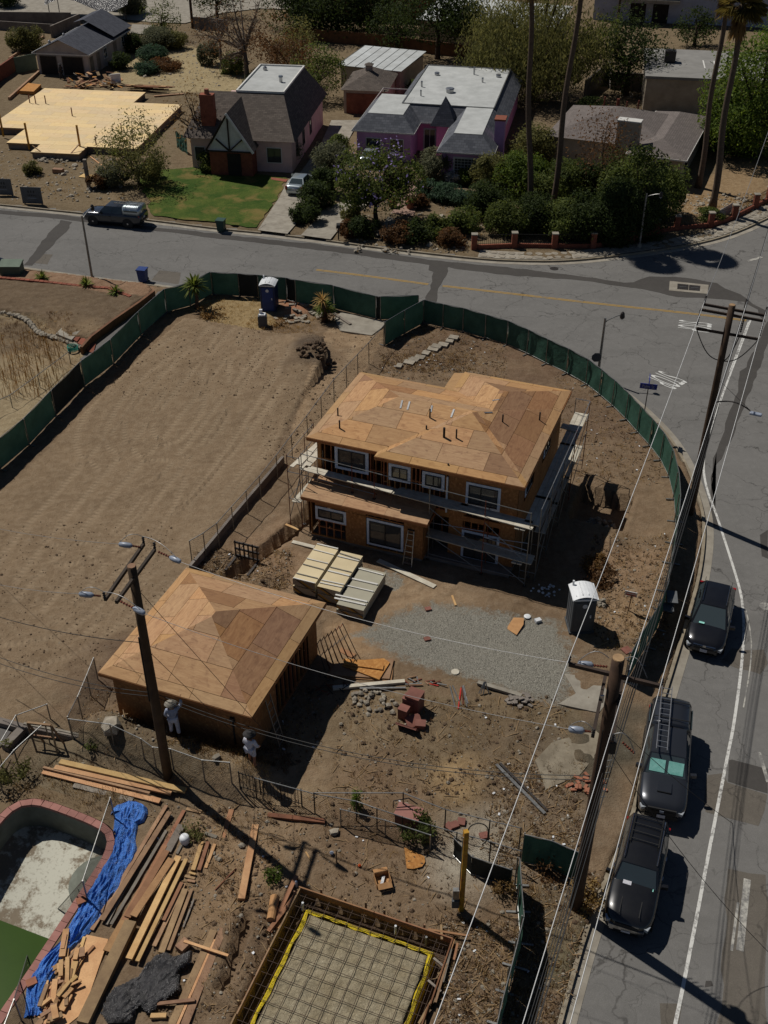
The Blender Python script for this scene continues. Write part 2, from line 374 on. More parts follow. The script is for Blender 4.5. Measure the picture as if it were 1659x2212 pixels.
M['blue_tarp']=tarp('blue_tarp',srgb(44,98,186),srgb(78,136,216));M['black_tarp']=tarp('black_plastic',srgb(48,47,48),srgb(84,82,82),.22)
M['yellow_film']=tarp('yellow_vapour_barrier',srgb(226,200,30),srgb(204,176,24),.4)
M['white']=plain('white_paint',srgb(214,212,206),srgb(190,188,182),2.,.6,.05);M['offwhite']=plain('cream_stucco',srgb(176,164,146),srgb(150,138,122),1.2,.9,.3);M['stucco_pale']=plain('pale_stucco',srgb(186,174,164),srgb(162,150,142),1.,.9,.3)
M['rose']=plain('rose_stucco',srgb(206,176,168),srgb(182,154,148),1.,.9,.3);M['pink']=plain('pink_stucco',srgb(226,142,184),srgb(206,126,166),.8,.9,.3,rnd=.04);M['lilac']=plain('lilac_stucco',srgb(192,148,188),srgb(172,130,168),.8,.9,.3,rnd=.04);M['bluegrey']=plain('bluegrey_stucco',srgb(182,184,196),srgb(156,158,170),.8,.9,.2)
M['brick_red']=plain('red_brick',srgb(140,82,62),srgb(110,62,48),3.,.9,.3,rnd=.2);M['coping']=plain('pink_coping',srgb(158,112,102),srgb(136,94,86),2.,.85,.2,rnd=.1);M['brown_box']=plain('brown_painted_board',srgb(130,84,72),srgb(108,68,58),3.,.7,.1)
M['shingle_grey']=shingle_mat('grey_shingles',srgb(104,103,104),srgb(84,84,88));M['shingle_brown']=shingle_mat('brown_shingles',srgb(104,95,88),srgb(78,71,66));M['shingle_blue']=shingle_mat('blue_grey_shingles',srgb(104,106,112),srgb(72,75,82),.26);M['shingle_tan']=shingle_mat('tan_grey_shingles',srgb(116,108,104),srgb(98,91,88));M['shingle_slate']=shingle_mat('slate_shingles',srgb(84,86,94),srgb(62,64,72))
M['roll_roof']=plain('white_roll_roofing',srgb(182,184,182),srgb(156,158,156),.7,.8,.1);M['metal_roof']=plain('pale_metal_roof',srgb(192,196,196),srgb(166,168,166),.8,.6,.05);M['grey_roof']=plain('grey_flat_roof',srgb(132,130,126),srgb(112,110,106),.5,.9,.1)
def lawn_mat():
    n=NT('lawn');col=n.mix(n.ramp(n.noise(.35,5,.7),(.38,0.),(.62,1.)),srgb(58,82,30),srgb(92,104,46));col=n.mix(n.ramp(n.noise(7.,6,.8),(.4,.6),(.65,0.)),col,srgb(36,56,20));col=n.mix(n.ramp(n.noise(.5,4,.6,dist=.4),(.5,0.),(.66,.75)),col,srgb(122,104,62))
    n.bump(n.noise(22.,4),.8,.06);return n.done(col,.9,0,.1)
M['lawn']=lawn_mat()
def leafset():
    g={'dark':((46,58,32),(76,88,48)),'mid':((68,82,42),(112,120,64)),'bright':((72,92,38),(112,126,58)),'olive':((94,96,56),(130,126,78)),'dry':((120,96,62),(152,124,80)),'brown':((92,68,46),(120,92,62)),
         'grey':((92,96,74),(118,118,92)),'blue':((58,78,62),(84,104,80)),'purple':((150,132,186),(176,158,206)),'white':((196,196,196),(220,220,214)),'yucca':((88,104,44),(130,138,72)),'palm':((90,84,44),(128,114,64)),'straw':((164,136,84),(186,158,104))}
    for k,(a,b)in g.items():M['leaf_'+k]=leaf_mat('leaf_'+k,srgb(*a),srgb(*b))
leafset()
M['bark']=plain('bark',srgb(82,66,52),srgb(56,44,36),4.,.95,.5);M['bark_grey']=plain('grey_bark',srgb(112,100,88),srgb(78,68,60),4.,.95,.4);M['palm_bark']=plain('palm_bark',srgb(100,84,70),srgb(72,60,50),5.,.95,.5)
M['paint_black']=car_paint('black_car_paint',(.008,.008,.010));M['paint_char']=car_paint('charcoal_car_paint',(.035,.038,.045),.28,.5);M['paint_silver']=car_paint('silver_car_paint',srgb(168,178,182),.28,.6);M['paint_old']=car_paint('old_black_paint',(.009,.009,.010),.3)
M['chrome']=plain('chrome',srgb(190,190,190),srgb(160,160,160),4.,.15,0,metal=1.);M['lamp_glass']=glass_mat('headlamp_glass',srgb(150,155,160),.1);M['red_lamp']=glass_mat('tail_lamp',(.25,.01,.01),.15);M['sunshade']=plain('teal_sunshade',srgb(150,206,196),srgb(112,178,166),5.,.4,.3)
M['plate']=plain('licence_plate',srgb(200,200,205),srgb(170,170,180),12.,.5,0)
M['poly_blue']=plain('blue_plastic',srgb(34,60,120),srgb(26,48,100),1.5,.5,.05);M['poly_navy']=plain('navy_plastic',srgb(30,52,92),srgb(24,40,74),1.5,.5,.05);M['poly_grey']=plain('grey_plastic',srgb(84,88,92),srgb(70,74,78),1.5,.55,.05);M['poly_white']=plain('white_plastic',srgb(216,218,220),srgb(196,198,200),1.5,.5,.05);M['poly_green']=plain('green_plastic',srgb(52,80,72),srgb(40,64,58),1.5,.5,.05);M['util_green']=plain('utility_green',srgb(86,100,84),srgb(68,82,68),1.5,.6,.05)
M['blue_sign']=plain('blue_sign',srgb(34,56,150),srgb(30,48,130),2.,.4,0);M['sign_white']=plain('sign_white',srgb(222,222,222),srgb(205,205,205),3.,.5,0);M['sign_red']=plain('sign_red',srgb(196,60,54),srgb(176,50,46),3.,.5,0);M['red']=plain('red_paint',srgb(180,44,36),srgb(150,36,30),3.,.5,0);M['orange']=plain('orange_plastic',srgb(226,96,44),srgb(200,84,40),3.,.5,0);M['sign_grey']=plain('sign_back',srgb(92,94,96),srgb(76,78,80),2.,.6,0)
M['drywall']=plain('panel_face',srgb(208,192,156),srgb(192,176,142),.8,.8,.02,rnd=.04);M['drywall_grey']=plain('grey_panel_face',srgb(160,156,138),srgb(148,143,126),.8,.8,.02,rnd=.04);M['drywall_edge']=plain('panel_edges',srgb(186,176,154),srgb(160,150,130),8.,.8,.2)
def endtape():
    n=NT('panel_end_tape');wv=n.new('ShaderNodeTexWave');wv.bands_direction='DIAGONAL';wv.inputs['Scale'].default_value=.5;n.link(n.pos(),wv.inputs['Vector'])
    col=n.ramp(wv.outputs['Fac'],(0.,srgb(150,142,128)),(.35,srgb(66,56,50)),(.6,srgb(150,118,52)),(.85,srgb(126,120,112)))
    n.n[col.node.name].color_ramp.interpolation='CONSTANT';return n.done(col,.7,0,.2)
M['endtape']=endtape()
M['cloth_white']=plain('white_cloth',srgb(206,206,214),srgb(178,178,188),6.,.9,.3,rnd=0);M['cloth_blue']=plain('pale_blue_cloth',srgb(164,172,190),srgb(134,142,162),6.,.9,.3,rnd=0);M['cloth_dark']=plain('dark_cloth',srgb(60,58,58),srgb(44,42,42),6.,.9,.3);M['straw_hat']=plain('hat_felt',srgb(148,142,130),srgb(112,106,96),8.,.9,.3,rnd=.15);M['skin']=plain('skin',srgb(164,116,88),srgb(146,98,74),6.,.6,.05,rnd=0)
M['card']=plain('cardboard',srgb(176,134,90),srgb(152,112,74),3.,.85,.05);M['rubble']=plain('rubble',srgb(150,142,128),srgb(118,110,98),4.,.95,.3,rnd=.2);M['clod']=plain('dark_soil',srgb(98,80,62),srgb(70,56,43),3.,.95,.6);M['terracotta']=plain('terracotta',srgb(158,104,80),srgb(132,86,66),3.,.85,.2)
M['pool_plaster']=plain('pool_plaster',srgb(122,126,116),srgb(92,94,84),1.1,.85,.15,rnd=0)
def poolfloor():
    n=NT('stained_pool_floor');f=n.noise(.9,8,.75);col=n.mix(n.ramp(f,(.48,0.),(.56,.9)),srgb(186,184,170),srgb(112,98,80));return n.done(n.mix(n.ramp(n.noise(9.,5),(.55,0.),(.75,.6)),col,srgb(90,80,66)),.85,0,.2)
M['pool_floor']=poolfloor()
n_=NT('green_water');M['water']=n_.done(n_.mix(n_.noise(.6,4),srgb(56,80,20),srgb(40,60,16)),.12,0,.4)
M['rebar']=plain('rebar',srgb(84,66,54),srgb(62,50,44),9.,.7,.2,metal=.2)
def slabdirt():
    n=NT('compacted_sand');v=n.new('ShaderNodeTexVoronoi',feature='SMOOTH_F1');v.inputs['Scale'].default_value=3.6;n.link(n.pos(),v.inputs['Vector']);f=n.noise(1.2,6,.7);g=n.noise(9.,6,.75,dist=1.2)
    col=n.mix(n.ramp(f,(.35,0.),(.65,1.)),srgb(172,162,138),srgb(150,138,112));col=n.mix(n.ramp(g,(.42,.6),(.62,0.)),col,srgb(124,112,90))
    n.bump(n.math('ADD',v.outputs['Distance'],n.math('MULTIPLY',g,.8)),1.,.09);return n.done(col,.95,0,.1)
M['sand']=slabdirt()
M['rubber_hose']=plain('teal_hose',srgb(40,150,130),srgb(30,120,106),5.,.5,0)
M['yellow_post']=plain('weathered_yellow_paint',srgb(190,148,40),srgb(140,84,44),3.5,.7,.2)
# ------------------------------------------------------------------ ground, roads, kerbs
def inpoly(X,Y,poly):
    c=np.zeros(X.shape,bool);n=len(poly)
    for i in range(n):
        x1,y1=poly[i][0],poly[i][1];x2,y2=poly[(i+1)%n][0],poly[(i+1)%n][1]
        if y1==y2:continue
        c^=((y1>Y)!=(y2>Y))&(X<(x2-x1)*(Y-y1)/(y2-y1)+x1)
    return c
def pdist(X,Y,pts):                                  # distance to a polyline
    d=np.full(X.shape,1e9)
    for i in range(len(pts)-1):
        ax,ay=pts[i][0],pts[i][1];bx,by=pts[i+1][0]-ax,pts[i+1][1]-ay
        t=np.clip(((X-ax)*bx+(Y-ay)*by)/(bx*bx+by*by+1e-9),0,1)
        d=np.minimum(d,np.hypot(X-ax-t*bx,Y-ay-t*by))
    return d
rng=np.random.default_rng(5)
_NG=rng.random((256,256))
def vnoise(X,Y,f):
    x,y=X*f,Y*f;xi,yi=np.floor(x).astype(int),np.floor(y).astype(int);fx,fy=x-xi,y-yi
    fx=fx*fx*(3-2*fx);fy=fy*fy*(3-2*fy);g=lambda a,b:_NG[a%256,b%256]
    return(g(xi,yi)*(1-fx)+g(xi+1,yi)*fx)*(1-fy)+(g(xi,yi+1)*(1-fx)+g(xi+1,yi+1)*fx)*fy
def WP(pts,z=0):return[W(*p,z)for p in pts]
def smooth_line(pts,it=2):
    P=[Vector(p)for p in pts]
    for _ in range(it):
        Q=[P[0]]
        for i in range(len(P)-1):Q+=[P[i]*.75+P[i+1]*.25,P[i]*.25+P[i+1]*.75]
        P=Q+[P[-1]]
    return P
def offset(pts,d):
    out=[];m=len(pts)
    for i in range(m):
        t=(pts[min(i+1,m-1)]-pts[max(i-1,0)]);t=Vector((t.x,t.y,0)).normalized()
        out.append(pts[i]+Vector((-t.y,t.x,0))*d)
    return out
def strip(pts,w,z,mb=None):
    mb=mb or MB();a,b=offset(pts,w/2),offset(pts,-w/2);n=len(pts)
    return mb.add([(p.x,p.y,z)for p in a]+[(p.x,p.y,z)for p in b],[(n+i,n+i+1,i+1,i)for i in range(n-1)])
ROADZ=-0.12
struct(MB().sheet([(-300,-40,-5),(300,-40,-5),(300,420,-5),(-300,420,-5)]),'ground',plain('distant_ground',srgb(118,104,84),srgb(92,80,64),.08,.95,.2,rnd=0))
# kerb lines
KN=smooth_line(WP([(-500,520),(0,572),(44,578),(190,599),(299,612),(387,622.5),(455,629),(560,637),(700,652),(820,665),(905,676),(1000,694),(1100,720),(1200,757),(1290,805),(1370,865),(1430,922),(1463,963),(1495,1023),(1518,1090),(1525,1135),(1522,1195),(1508,1274),(1446,1478),(1397,1636),(1372,1770),(1285,1960),(1216,2202),(1140,2500)]))
KF=smooth_line(WP([(-500,392),(0,442),(163,459),(323,475),(469,494),(556,502),(622,509),(716,521),(810,534),(929,548),(1024,558),(1095,563),(1221,565),(1367,549),(1503,528),(1584,506),(1659,472),(1800,400)]))
struct(MB().sheet([Vector((p.x,p.y,0))for p in offset(KN,-.1)]+[Vector(p)for p in((90,2,0),(90,135,0),(-80,135,0))],ROADZ),'road',M['asphalt'])
near_poly=[tuple(p)[:2]for p in KN]+[(-60,8),(-60,90)]
def band(line,d0,d1,z0,z1,name,mat,skip=()):
    mb=MB();a,b=offset(line,d0),offset(line,d1);n=len(line)
    for i in range(n-1):
        if any(s<=i<e for s,e in skip):continue
        mb.prism([a[i],a[i+1],b[i+1],b[i]],z0,z1)
    return struct(mb,name,mat)
band(KN,-.16,.0,-.4,.03,'kerb',M['curb']);band(KN,.0,.45,-.4,ROADZ+.012,'gutter',M['concrete'])
def near_idx(u,v,line):
    p=W(u,v);return min(range(len(line)),key=lambda i:(line[i]-p).length)
i1,i2,i3,i4=[near_idx(*q,KF)for q in((560,503),(620,509),(650,512),(714,521))]
band(KF,.0,.16,-.4,.03,'kerb',M['curb'],((i1,i2),(i3,i4)));band(KF,-.5,.0,-.4,ROADZ+.012,'gutter',M['concrete'])

# near block of earth
GS=0.17
xs=np.arange(-37,21,GS);ys=np.arange(13,85,GS);GX,GY=np.meshgrid(xs,ys)
def lpoly(a0,a1,b0,b1):return[tuple(LW(a,b))[:2]for a,b in((a0,b0),(a1,b0),(a1,b1),(a0,b1))]
P2=lambda pts:[tuple(W(*p))[:2]for p in pts]
Z_PAD=P2([(-200,1190),(30,1040),(160,915),(360,725),(400,692),(655,735),(700,752),(706,790),(640,880),(590,980),(430,1200),(330,1320),(180,1480),(60,1560),(-200,1580)])
Z_YARD=P2([(-900,560),(0,586),(190,607),(322,624),(334,640),(300,662),(196,740),(150,738),(120,712),(80,690),(0,678),(-900,640)])
Z_STRAW=P2([(-600,640),(0,678),(80,690),(150,738),(200,762),(160,830),(0,960),(-600,1200)])
Z_DRIVE2=P2([(342,628),(396,620),(420,640),(330,700),(200,795),(165,775),(300,668)])
Z_GRAV=P2([(768,1372),(860,1325),(930,1305),(1010,1312),(1110,1332),(1200,1342),(1228,1400),(1232,1470),(1216,1525),(1120,1500),(1010,1462),(910,1440),(835,1402)])
Z_GRAV2=P2([(826,1230),(862,1238),(880,1262),(850,1280),(830,1262)])
Z_POOL=[tuple(LW(a,b))[:2]for a,b in((-19.0,10.),(-19.0,14.2),(-19.15,19.6),(-19.2,20.6),(-19.5,21.25),(-20.1,21.55),(-22.6,21.65),(-23.3,21.55),(-23.75,21.2),(-23.9,20.4),(-23.9,10.))]
Z_POOLX=[tuple(LW(a,b))[:2]for a,b in((-18.75,9.),(-18.75,14.2),(-18.88,19.7),(-18.95,20.7),(-19.3,21.45),(-20.05,21.82),(-22.6,21.92),(-23.45,21.8),(-24.0,21.35),(-24.2,20.4),(-24.2,9.))]
SLA,SLB=(-11.55,-5.65),(14.0,21.7)
Z_SLAB=lpoly(SLA[0],SLA[1],SLB[0],SLB[1])
Z_HOUSE=lpoly(-20.3,-9.1,41.9,52.)
Z_GAR=lpoly(-22.5,-15.9,26.7,33.7)
Z_SITE=P2([(700,1480),(1260,1530),(1280,1850),(900,1800),(500,1640),(600,1540)])
Z_DRYG=P2([(430,650),(560,640),(600,700),(560,715),(440,700)])
Z_BANK=[tuple(p)[:2]for p in KN[60:]]+P2([(1340,1500),(1365,1462),(1418,1362),(1438,1280),(1458,1130)])[0:0]
TRENCH=[tuple(W(*p))[:2]for p in((500,1240),(560,1200),(615,1158),(662,1118),(690,1080))]
TRENCH2=[tuple(W(*p))[:2]for p in(zO(130,1000),zO(180,900),zO(120,1060),zO(90,1180),zO(40,1260))]
def terrain(X,Y):
    h=(vnoise(X,Y,.45)-.5)*.12+(vnoise(X+31,Y,1.3)-.5)*.09+(vnoise(X,Y+17,3.1)-.5)*.06
    flat=inpoly(X,Y,Z_PAD)|inpoly(X,Y,Z_HOUSE)|inpoly(X,Y,Z_GAR)|inpoly(X,Y,Z_GRAV)
    h=np.where(flat,h*.35,h)
    pad=inpoly(X,Y,Z_PAD);ramp=np.clip((Y-55)/9,0,1)*.3
    h+=np.where(pad,ramp,0)
    dk=np.hypot(X-W(676,775).x,(Y-W(676,775).y)*.7);h+=np.where(~pad,0,np.clip(1-dk/3.0,0,1)*1.0)
    h+=np.clip(1-np.hypot(X-W(643,662).x,(Y-W(643,662).y)*.8)/1.6,0,1)**.7*.5
    h+=np.where(inpoly(X,Y,Z_YARD),.42,0)
    # loose spoil beside trench, heaps
    for(u,v,r,a)in((620,1215,1.7,.32),(590,1240,1.2,.2),(560,1265,1.1,.25),(1180,1130,1.5,.25),(980,730,2.0,.2),(890,740,1.5,.2),(1180,1000,1.0,.1),(1300,930,1.5,.15),(700,1560,1.4,.2),(560,1780,1.2,.15),(580,1900,1.0,.12),(1040,1930,.9,.15),(270,1560,1.3,.25),(235,1590,1.0,.2),(290,1400,1.2,.3),(255,1440,.9,.25),(1330,1170,.8,.25)):
        p=W(u,v);h+=np.clip(1-np.hypot(X-p.x,Y-p.y)/r,0,1)**1.3*a*(.6+.8*vnoise(X+u,Y,1.9))
    la,lb_=X*E1.x+Y*E1.y,X*E2.x+Y*E2.y;h+=np.clip((26.75-lb_)/.7,0,1)*np.clip((lb_-24.2)/1.2,0,1)*np.clip((la+24)/1.2,0,1)*np.clip((-14.3-la)/1.5,0,1)
    d=pdist(X,Y,TRENCH);h=np.where(d<.42,-.75,h)
    d=pdist(X,Y,TRENCH2);h=np.where(d<.2,-.3,h);h=np.where((d>=.2)&(d<.7),h+.1,h)
    p=W(1300,1095);dd=np.maximum(abs((X-p.x)*E1.x+(Y-p.y)*E1.y)/1.5,abs((X-p.x)*E2.x+(Y-p.y)*E2.y)/1.6);h=np.where(dd<1,-1.0,h)
    h=np.where(inpoly(X,Y,Z_DRIVE2),-.03,h)
    h=np.where(inpoly(X,Y,Z_POOLX),-3.2,h)
    h=np.where(inpoly(X,Y,Z_SLAB),-1.3,h)
    # bank down to the side street
    return h
def hz(x,y):return float(terrain(np.array([x]),np.array([y]))[0])
def WG(u,v,dz=0.0):
    p=W(u,v)
    for _ in range(4):p=W(u,v,hz(p.x,p.y))
    p.z=hz(p.x,p.y)+dz;return p
HZ=terrain(GX,GY)
ins=inpoly(GX,GY,[tuple(p)[:2]for p in offset(KN,-.12)]+[(-60,8),(-60,90)])
HZ=np.where(ins,HZ,-.55)
def shade(c):return np.array(srgb(*c))
soil=np.empty(GX.shape+(3,));soil[:]=shade((124,100,74))
for poly,c in((Z_SITE,(120,100,72)),(Z_PAD,(134,110,82)),(Z_STRAW,(150,130,96)),(Z_YARD,(108,88,66)),(Z_DRYG,(150,124,78))):soil[inpoly(GX,GY,poly)]=shade(c)
pl=W(0,620);soil[inpoly(GX,GY,P2([(-500,560),(0,576),(190,600),(330,618),(340,640),(310,650),(240,645),(100,620),(0,608),(-500,590)]))]=shade((140,106,78))
soil[inpoly(GX,GY,P2([(700,720),(740,690),(830,700),(825,740),(700,960),(640,1010),(620,960)]))]=shade((146,118,86))
def around(u,v,r,c):
    global soil
    p=W(u,v);k=np.clip(1.3-np.hypot(GX-p.x,GY-p.y)/r+(vnoise(GX,GY,.9)-.5)*.9,0,1)[...,None];soil=soil*(1-k)+shade(c)*k
for q in((643,662,1.7,(164,104,68)),(680,775,2.2,(86,70,56)),(1000,720,5,(108,84,62)),(1200,780,5,(112,86,64)),(1290,400+500,5,(112,88,66)),(250,1450,2.2,(98,76,58)),(580,1180,2.0,(142,112,82)),(640,1230,1.8,(140,110,80)),(780,1380,2.0,(158,124,86)),(900,1300,2.5,(150,122,90)),(820,1620,4.5,(128,106,78)),(1050,1620,4,(112,92,66)),(990,1680,1.4,(160,128,80)),(1180,1700,3,(118,98,76)),(540,1660,3,(130,108,80)),(350,1640,3,(110,94,72)),(120,1650,3,(116,100,76)),(640,1700,2,(146,122,90)),(600,1800,2.5,(140,114,84)),(1010,1850,2,(158,148,132)),(1180,2050,3,(112,88,64)),(800,1760,3,(122,96,70)),(470,1900,2.5,(146,116,82)),(560,2020,1.5,(112,88,64)),(1330,1600,2.5,(84,76,62)),(1240,2050,2,(104,94,70)),(1150,1250,2.2,(118,92,64)),(1360,1230,3,(140,110,80)),(1350,1330,2,(148,118,84)),(100,740,4,(130,106,76)),(20,720,3,(110,90,66))):around(*q)
grav=np.where(inpoly(GX,GY,Z_GRAV),1.,0.);
gd=pdist(GX,GY,Z_GRAV+Z_GRAV[:1]);grav=np.clip(np.where(grav>.5,.5+gd/1.6,.5-gd/1.2),0,1);grav=np.maximum(grav,np.where(inpoly(GX,GY,Z_GRAV2),.6,0))
best=np.full(GX.shape,9.);sec=best.copy();tco=np.zeros(GX.shape)
for tl_ in([(610,760),(510,900),(430,1010),(330,1130),(180,1330)],[(330,850),(290,920),(325,985),(420,965),(478,880),(462,800),(500,720)],[(480,715),(300,905),(120,1105),(0,1250)],[(560,735),(420,905),(250,1105),(60,1310)],[(640,840),(480,1055),(330,1205),(150,1360)],[(690,860),(560,1010),(500,1100),(400,1200),(260,1330)],[(740,740),(690,850),(640,930)],[(240,1000),(180,960),(250,840),(400,740)],[(100,1200),(240,1190),(330,1130),(370,1030)],[(0,1420),(150,1400),(260,1310)]):
    base_=smooth_line([Vector((*W(*q).xy,0))for q in tl_],2)
    for o_ in(-.85,.85):
        pl_=offset(base_,o_);acc=0.;lb2=np.full(GX.shape,9.);lt2=np.zeros(GX.shape)
        for a_,b_ in zip(pl_,pl_[1:]):
            d_=b_-a_;L_=d_.length
            if L_<1e-3:continue
            tt_=np.clip(((GX-a_.x)*d_.x+(GY-a_.y)*d_.y)/(L_*L_),0,1);ds=np.hypot(GX-a_.x-tt_*d_.x,GY-a_.y-tt_*d_.y);up_=ds<lb2;lb2=np.where(up_,ds,lb2);lt2=np.where(up_,acc+tt_*L_,lt2);acc+=L_
        up_=lb2<best;sec=np.where(up_,best,np.minimum(sec,lb2));tco=np.where(up_,lt2,tco);best=np.where(up_,lb2,best)
track=np.clip(1.25-best/.3,0,1)*ins*np.clip((sec-best)/.3,0,1);HZ=HZ-track*.02
soil=soil*(1+(track*.1*(vnoise(GX,GY,.5)-.35)*2)[...,None]);soil=(soil*.77+soil.mean(-1,keepdims=True)*.23)*np.array([.99,.98,.93])
ny,nx=GX.shape
idx=np.arange(nx*ny).reshape(ny,nx)
me=bpy.data.meshes.new('dirt_lot')
quads=np.stack([idx[:-1,:-1],idx[:-1,1:],idx[1:,1:],idx[1:,:-1]],-1).reshape(-1,4)
zq=np.array([HZ[:-1,:-1],HZ[:-1,1:],HZ[1:,1:],HZ[1:,:-1]]).max(0).reshape(-1);iq=(ins[:-1,:-1]|ins[:-1,1:]|ins[1:,1:]|ins[1:,:-1]).reshape(-1)
quads=quads[iq&(zq>-1.25)]
me.from_pydata(np.stack([GX.ravel(),GY.ravel(),HZ.ravel()],-1).tolist(),[],quads.tolist());me.update()
at=me.attributes.new('soil','FLOAT_COLOR','POINT');at.data.foreach_set('color',np.concatenate([soil.reshape(-1,3),np.ones((nx*ny,1))],1).astype(np.float32).ravel())
for nm,ar in(('gravel',grav),('track',track),('tcoord',tco)):
    at=me.attributes.new(nm,'FLOAT','POINT');at.data.foreach_set('value',ar.astype(np.float32).ravel())
me.polygons.foreach_set('use_smooth',[True]*len(me.polygons));me.materials.append(M['dirt'])
ob=bpy.data.objects.new('dirt_ground',me);COL.objects.link(ob);tag(ob,kind='structure')

# far block: earth with its own relief, then lawn, drives and paths laid on it
def farsheet(name,pts,z,mat):return struct(MB().sheet(WP(pts),z),name,mat)
def sub_ground(name,X0,X1,Y0,Y1,gs,inside,colf,base=0.0,amp=.12):
    X,Y=np.meshgrid(np.arange(X0,X1,gs),np.arange(Y0,Y1,gs));H=base+(vnoise(X,Y,.3)-.5)*amp+(vnoise(X,Y,.9)-.5)*amp*.5
    ok=inside(X,Y);H=np.where(ok,H,-.55);n_y,n_x=X.shape;ix=np.arange(n_x*n_y).reshape(n_y,n_x)
    q=np.stack([ix[:-1,:-1],ix[:-1,1:],ix[1:,1:],ix[1:,:-1]],-1).reshape(-1,4);zq=np.array([H[:-1,:-1],H[:-1,1:],H[1:,1:],H[1:,:-1]]).max(0).reshape(-1);q=q[zq>-.54]
    m_=bpy.data.meshes.new(name);m_.from_pydata(np.stack([X.ravel(),Y.ravel(),H.ravel()],-1).tolist(),[],q.tolist())
    c=colf(X,Y);a_=m_.attributes.new('soil','FLOAT_COLOR','POINT');a_.data.foreach_set('color',np.concatenate([c.reshape(-1,3),np.ones((n_x*n_y,1))],1).astype(np.float32).ravel())
    for nm in('gravel','track','tcoord'):m_.attributes.new(nm,'FLOAT','POINT')
    m_.polygons.foreach_set('use_smooth',[True]*len(m_.polygons));m_.materials.append(M['dirt']);o=bpy.data.objects.new(name,m_);COL.objects.link(o);return tag(o,kind='structure')
far_poly=[tuple(p)[:2]for p in offset(KF,.12)]+[(120,130),(120,300),(-120,300),(-120,120)]
Z_BACKYARD=P2([(300,90),(480,110),(560,200),(330,200),(230,170)])
def farcol(X,Y):
    c=np.empty(X.shape+(3,));c[:]=shade((108,92,74));k=vnoise(X,Y,.12)[...,None];c=c*(1-.4*k)+shade((134,116,92))*.4*k
    c[inpoly(X,Y,Z_BACKYARD)]=shade((156,138,108));c[inpoly(X,Y,P2([(1440,420),(1659,330),(1659,440),(1560,480),(1460,490)]))]=shade((138,114,88));return c*np.array([.97,.99,.93])
sub_ground('far_yards',-70,90,80,260,.8,lambda X,Y:inpoly(X,Y,far_poly),farcol,.02)
# ------------------------------------------------------------------ road patches and markings
RZ=ROADZ
def patch(pts,mat='patch',lift=.004,name='asphalt_patch'):return struct(MB().sheet(WP(pts,RZ),RZ+lift),name,M[mat])
def ragged(pts,amp=.12,seed=1):
    rr=random.Random(seed);P=WP(pts,RZ);out=[]
    for i in range(len(P)):
        a,b=P[i],P[(i+1)%len(P)];n=max(1,int((b-a).length/.7))
        for k in range(n):out.append(a.lerp(b,k/n)+Vector((rr.uniform(-amp,amp),rr.uniform(-amp,amp),0)))
    return out
def patchr(pts,mat='patch',lift=.004,seed=1,amp=.1):return struct(MB().sheet(ragged(pts,amp,seed),RZ+lift),'asphalt_patch',M[mat])
patchr([zD(0,165),zD(330,188),zD(480,205),zD(1000,275),zD(1659,345),zE(560,392),zE(1170,480),zE(1659,527),zF(500,587),zF(750,625),zF(800,620),zF(900,585),zF(1060,588),zF(1200,600),zF(1330,630),zF(1390,660),zF(1480,700),zF(1570,760),zF(1640,800),zF(1640,880),zF(1590,800),zF(1500,745),zF(1385,735),zF(1230,720),zF(1080,715),zF(960,690),zF(850,668),zF(480,612),zF(0,578),zE(1170,512),zE(560,430),zE(0,365),zD(1000,297),zD(500,235),zD(330,215),zD(0,190)],seed=3)
patchr([zD(390,225),zD(462,238),zD(420,300),zD(205,515),zD(152,512),zD(270,360)],seed=4,lift=.008)
patchr([zE(1180,485),zE(1320,500),zE(1290,530),zE(1230,660),zE(1205,750),zE(1140,745),zE(1185,620),zE(1190,560),zE(1155,545)],seed=5,lift=.008)
patchr([s2(1659,350),s2(1740,350),s2(1560,900),s2(1420,1250),s2(1320,1500),s2(1240,1720),s2(1100,2000),s2(960,2212),zK(1290,20),zK(1190,40),s2(1010,2000),s2(1110,1750),s2(1170,1500),s2(1290,1200),s2(1320,950),s2(1400,900)],seed=6,lift=.008,amp=.07)
patchr([zQ(1425,45),zQ(1440,40),zQ(1659,100),zQ(1659,245),zQ(1420,175)],seed=7,lift=.008,amp=.02);patchr([zQ(1420,185),zQ(1659,250),zQ(1600,440),zQ(1290,360),zQ(1280,300),zQ(1300,140),zQ(1390,120)],'patch_mid',seed=8,lift=.006,amp=.05)
patchr([zQ(1010,1500),zQ(1160,1520),zQ(1140,1640),zQ(1000,1640)],'patch_mid',seed=9);patchr([zK(1380,970),zK(1620,990),zK(1650,1080),zK(1600,1170),zK(1540,1160),zK(1280,1080)],'patch_mid',seed=10);patchr([zQ(1320,1370),zQ(1325,1400),zQ(1280,1410),zQ(1290,1370)],seed=11,amp=.04)
patchr([zQ(1420,700),zQ(1659,730),zQ(1659,1640),zQ(1370,1640)],'patch_mid',seed=12);patchr([zK(1600,100),zK(1659,60),zK(1659,280),zK(1610,260)],'patch',seed=13,amp=.04)
patchr([zD(260,443),zD(335,448),zD(300,510),zD(205,500)],'patch_mid',seed=14,amp=.05,lift=.006);patchr([zD(1010,545),zD(1145,560),zD(1135,635),zD(960,610)],'patch_mid',seed=15,amp=.05)
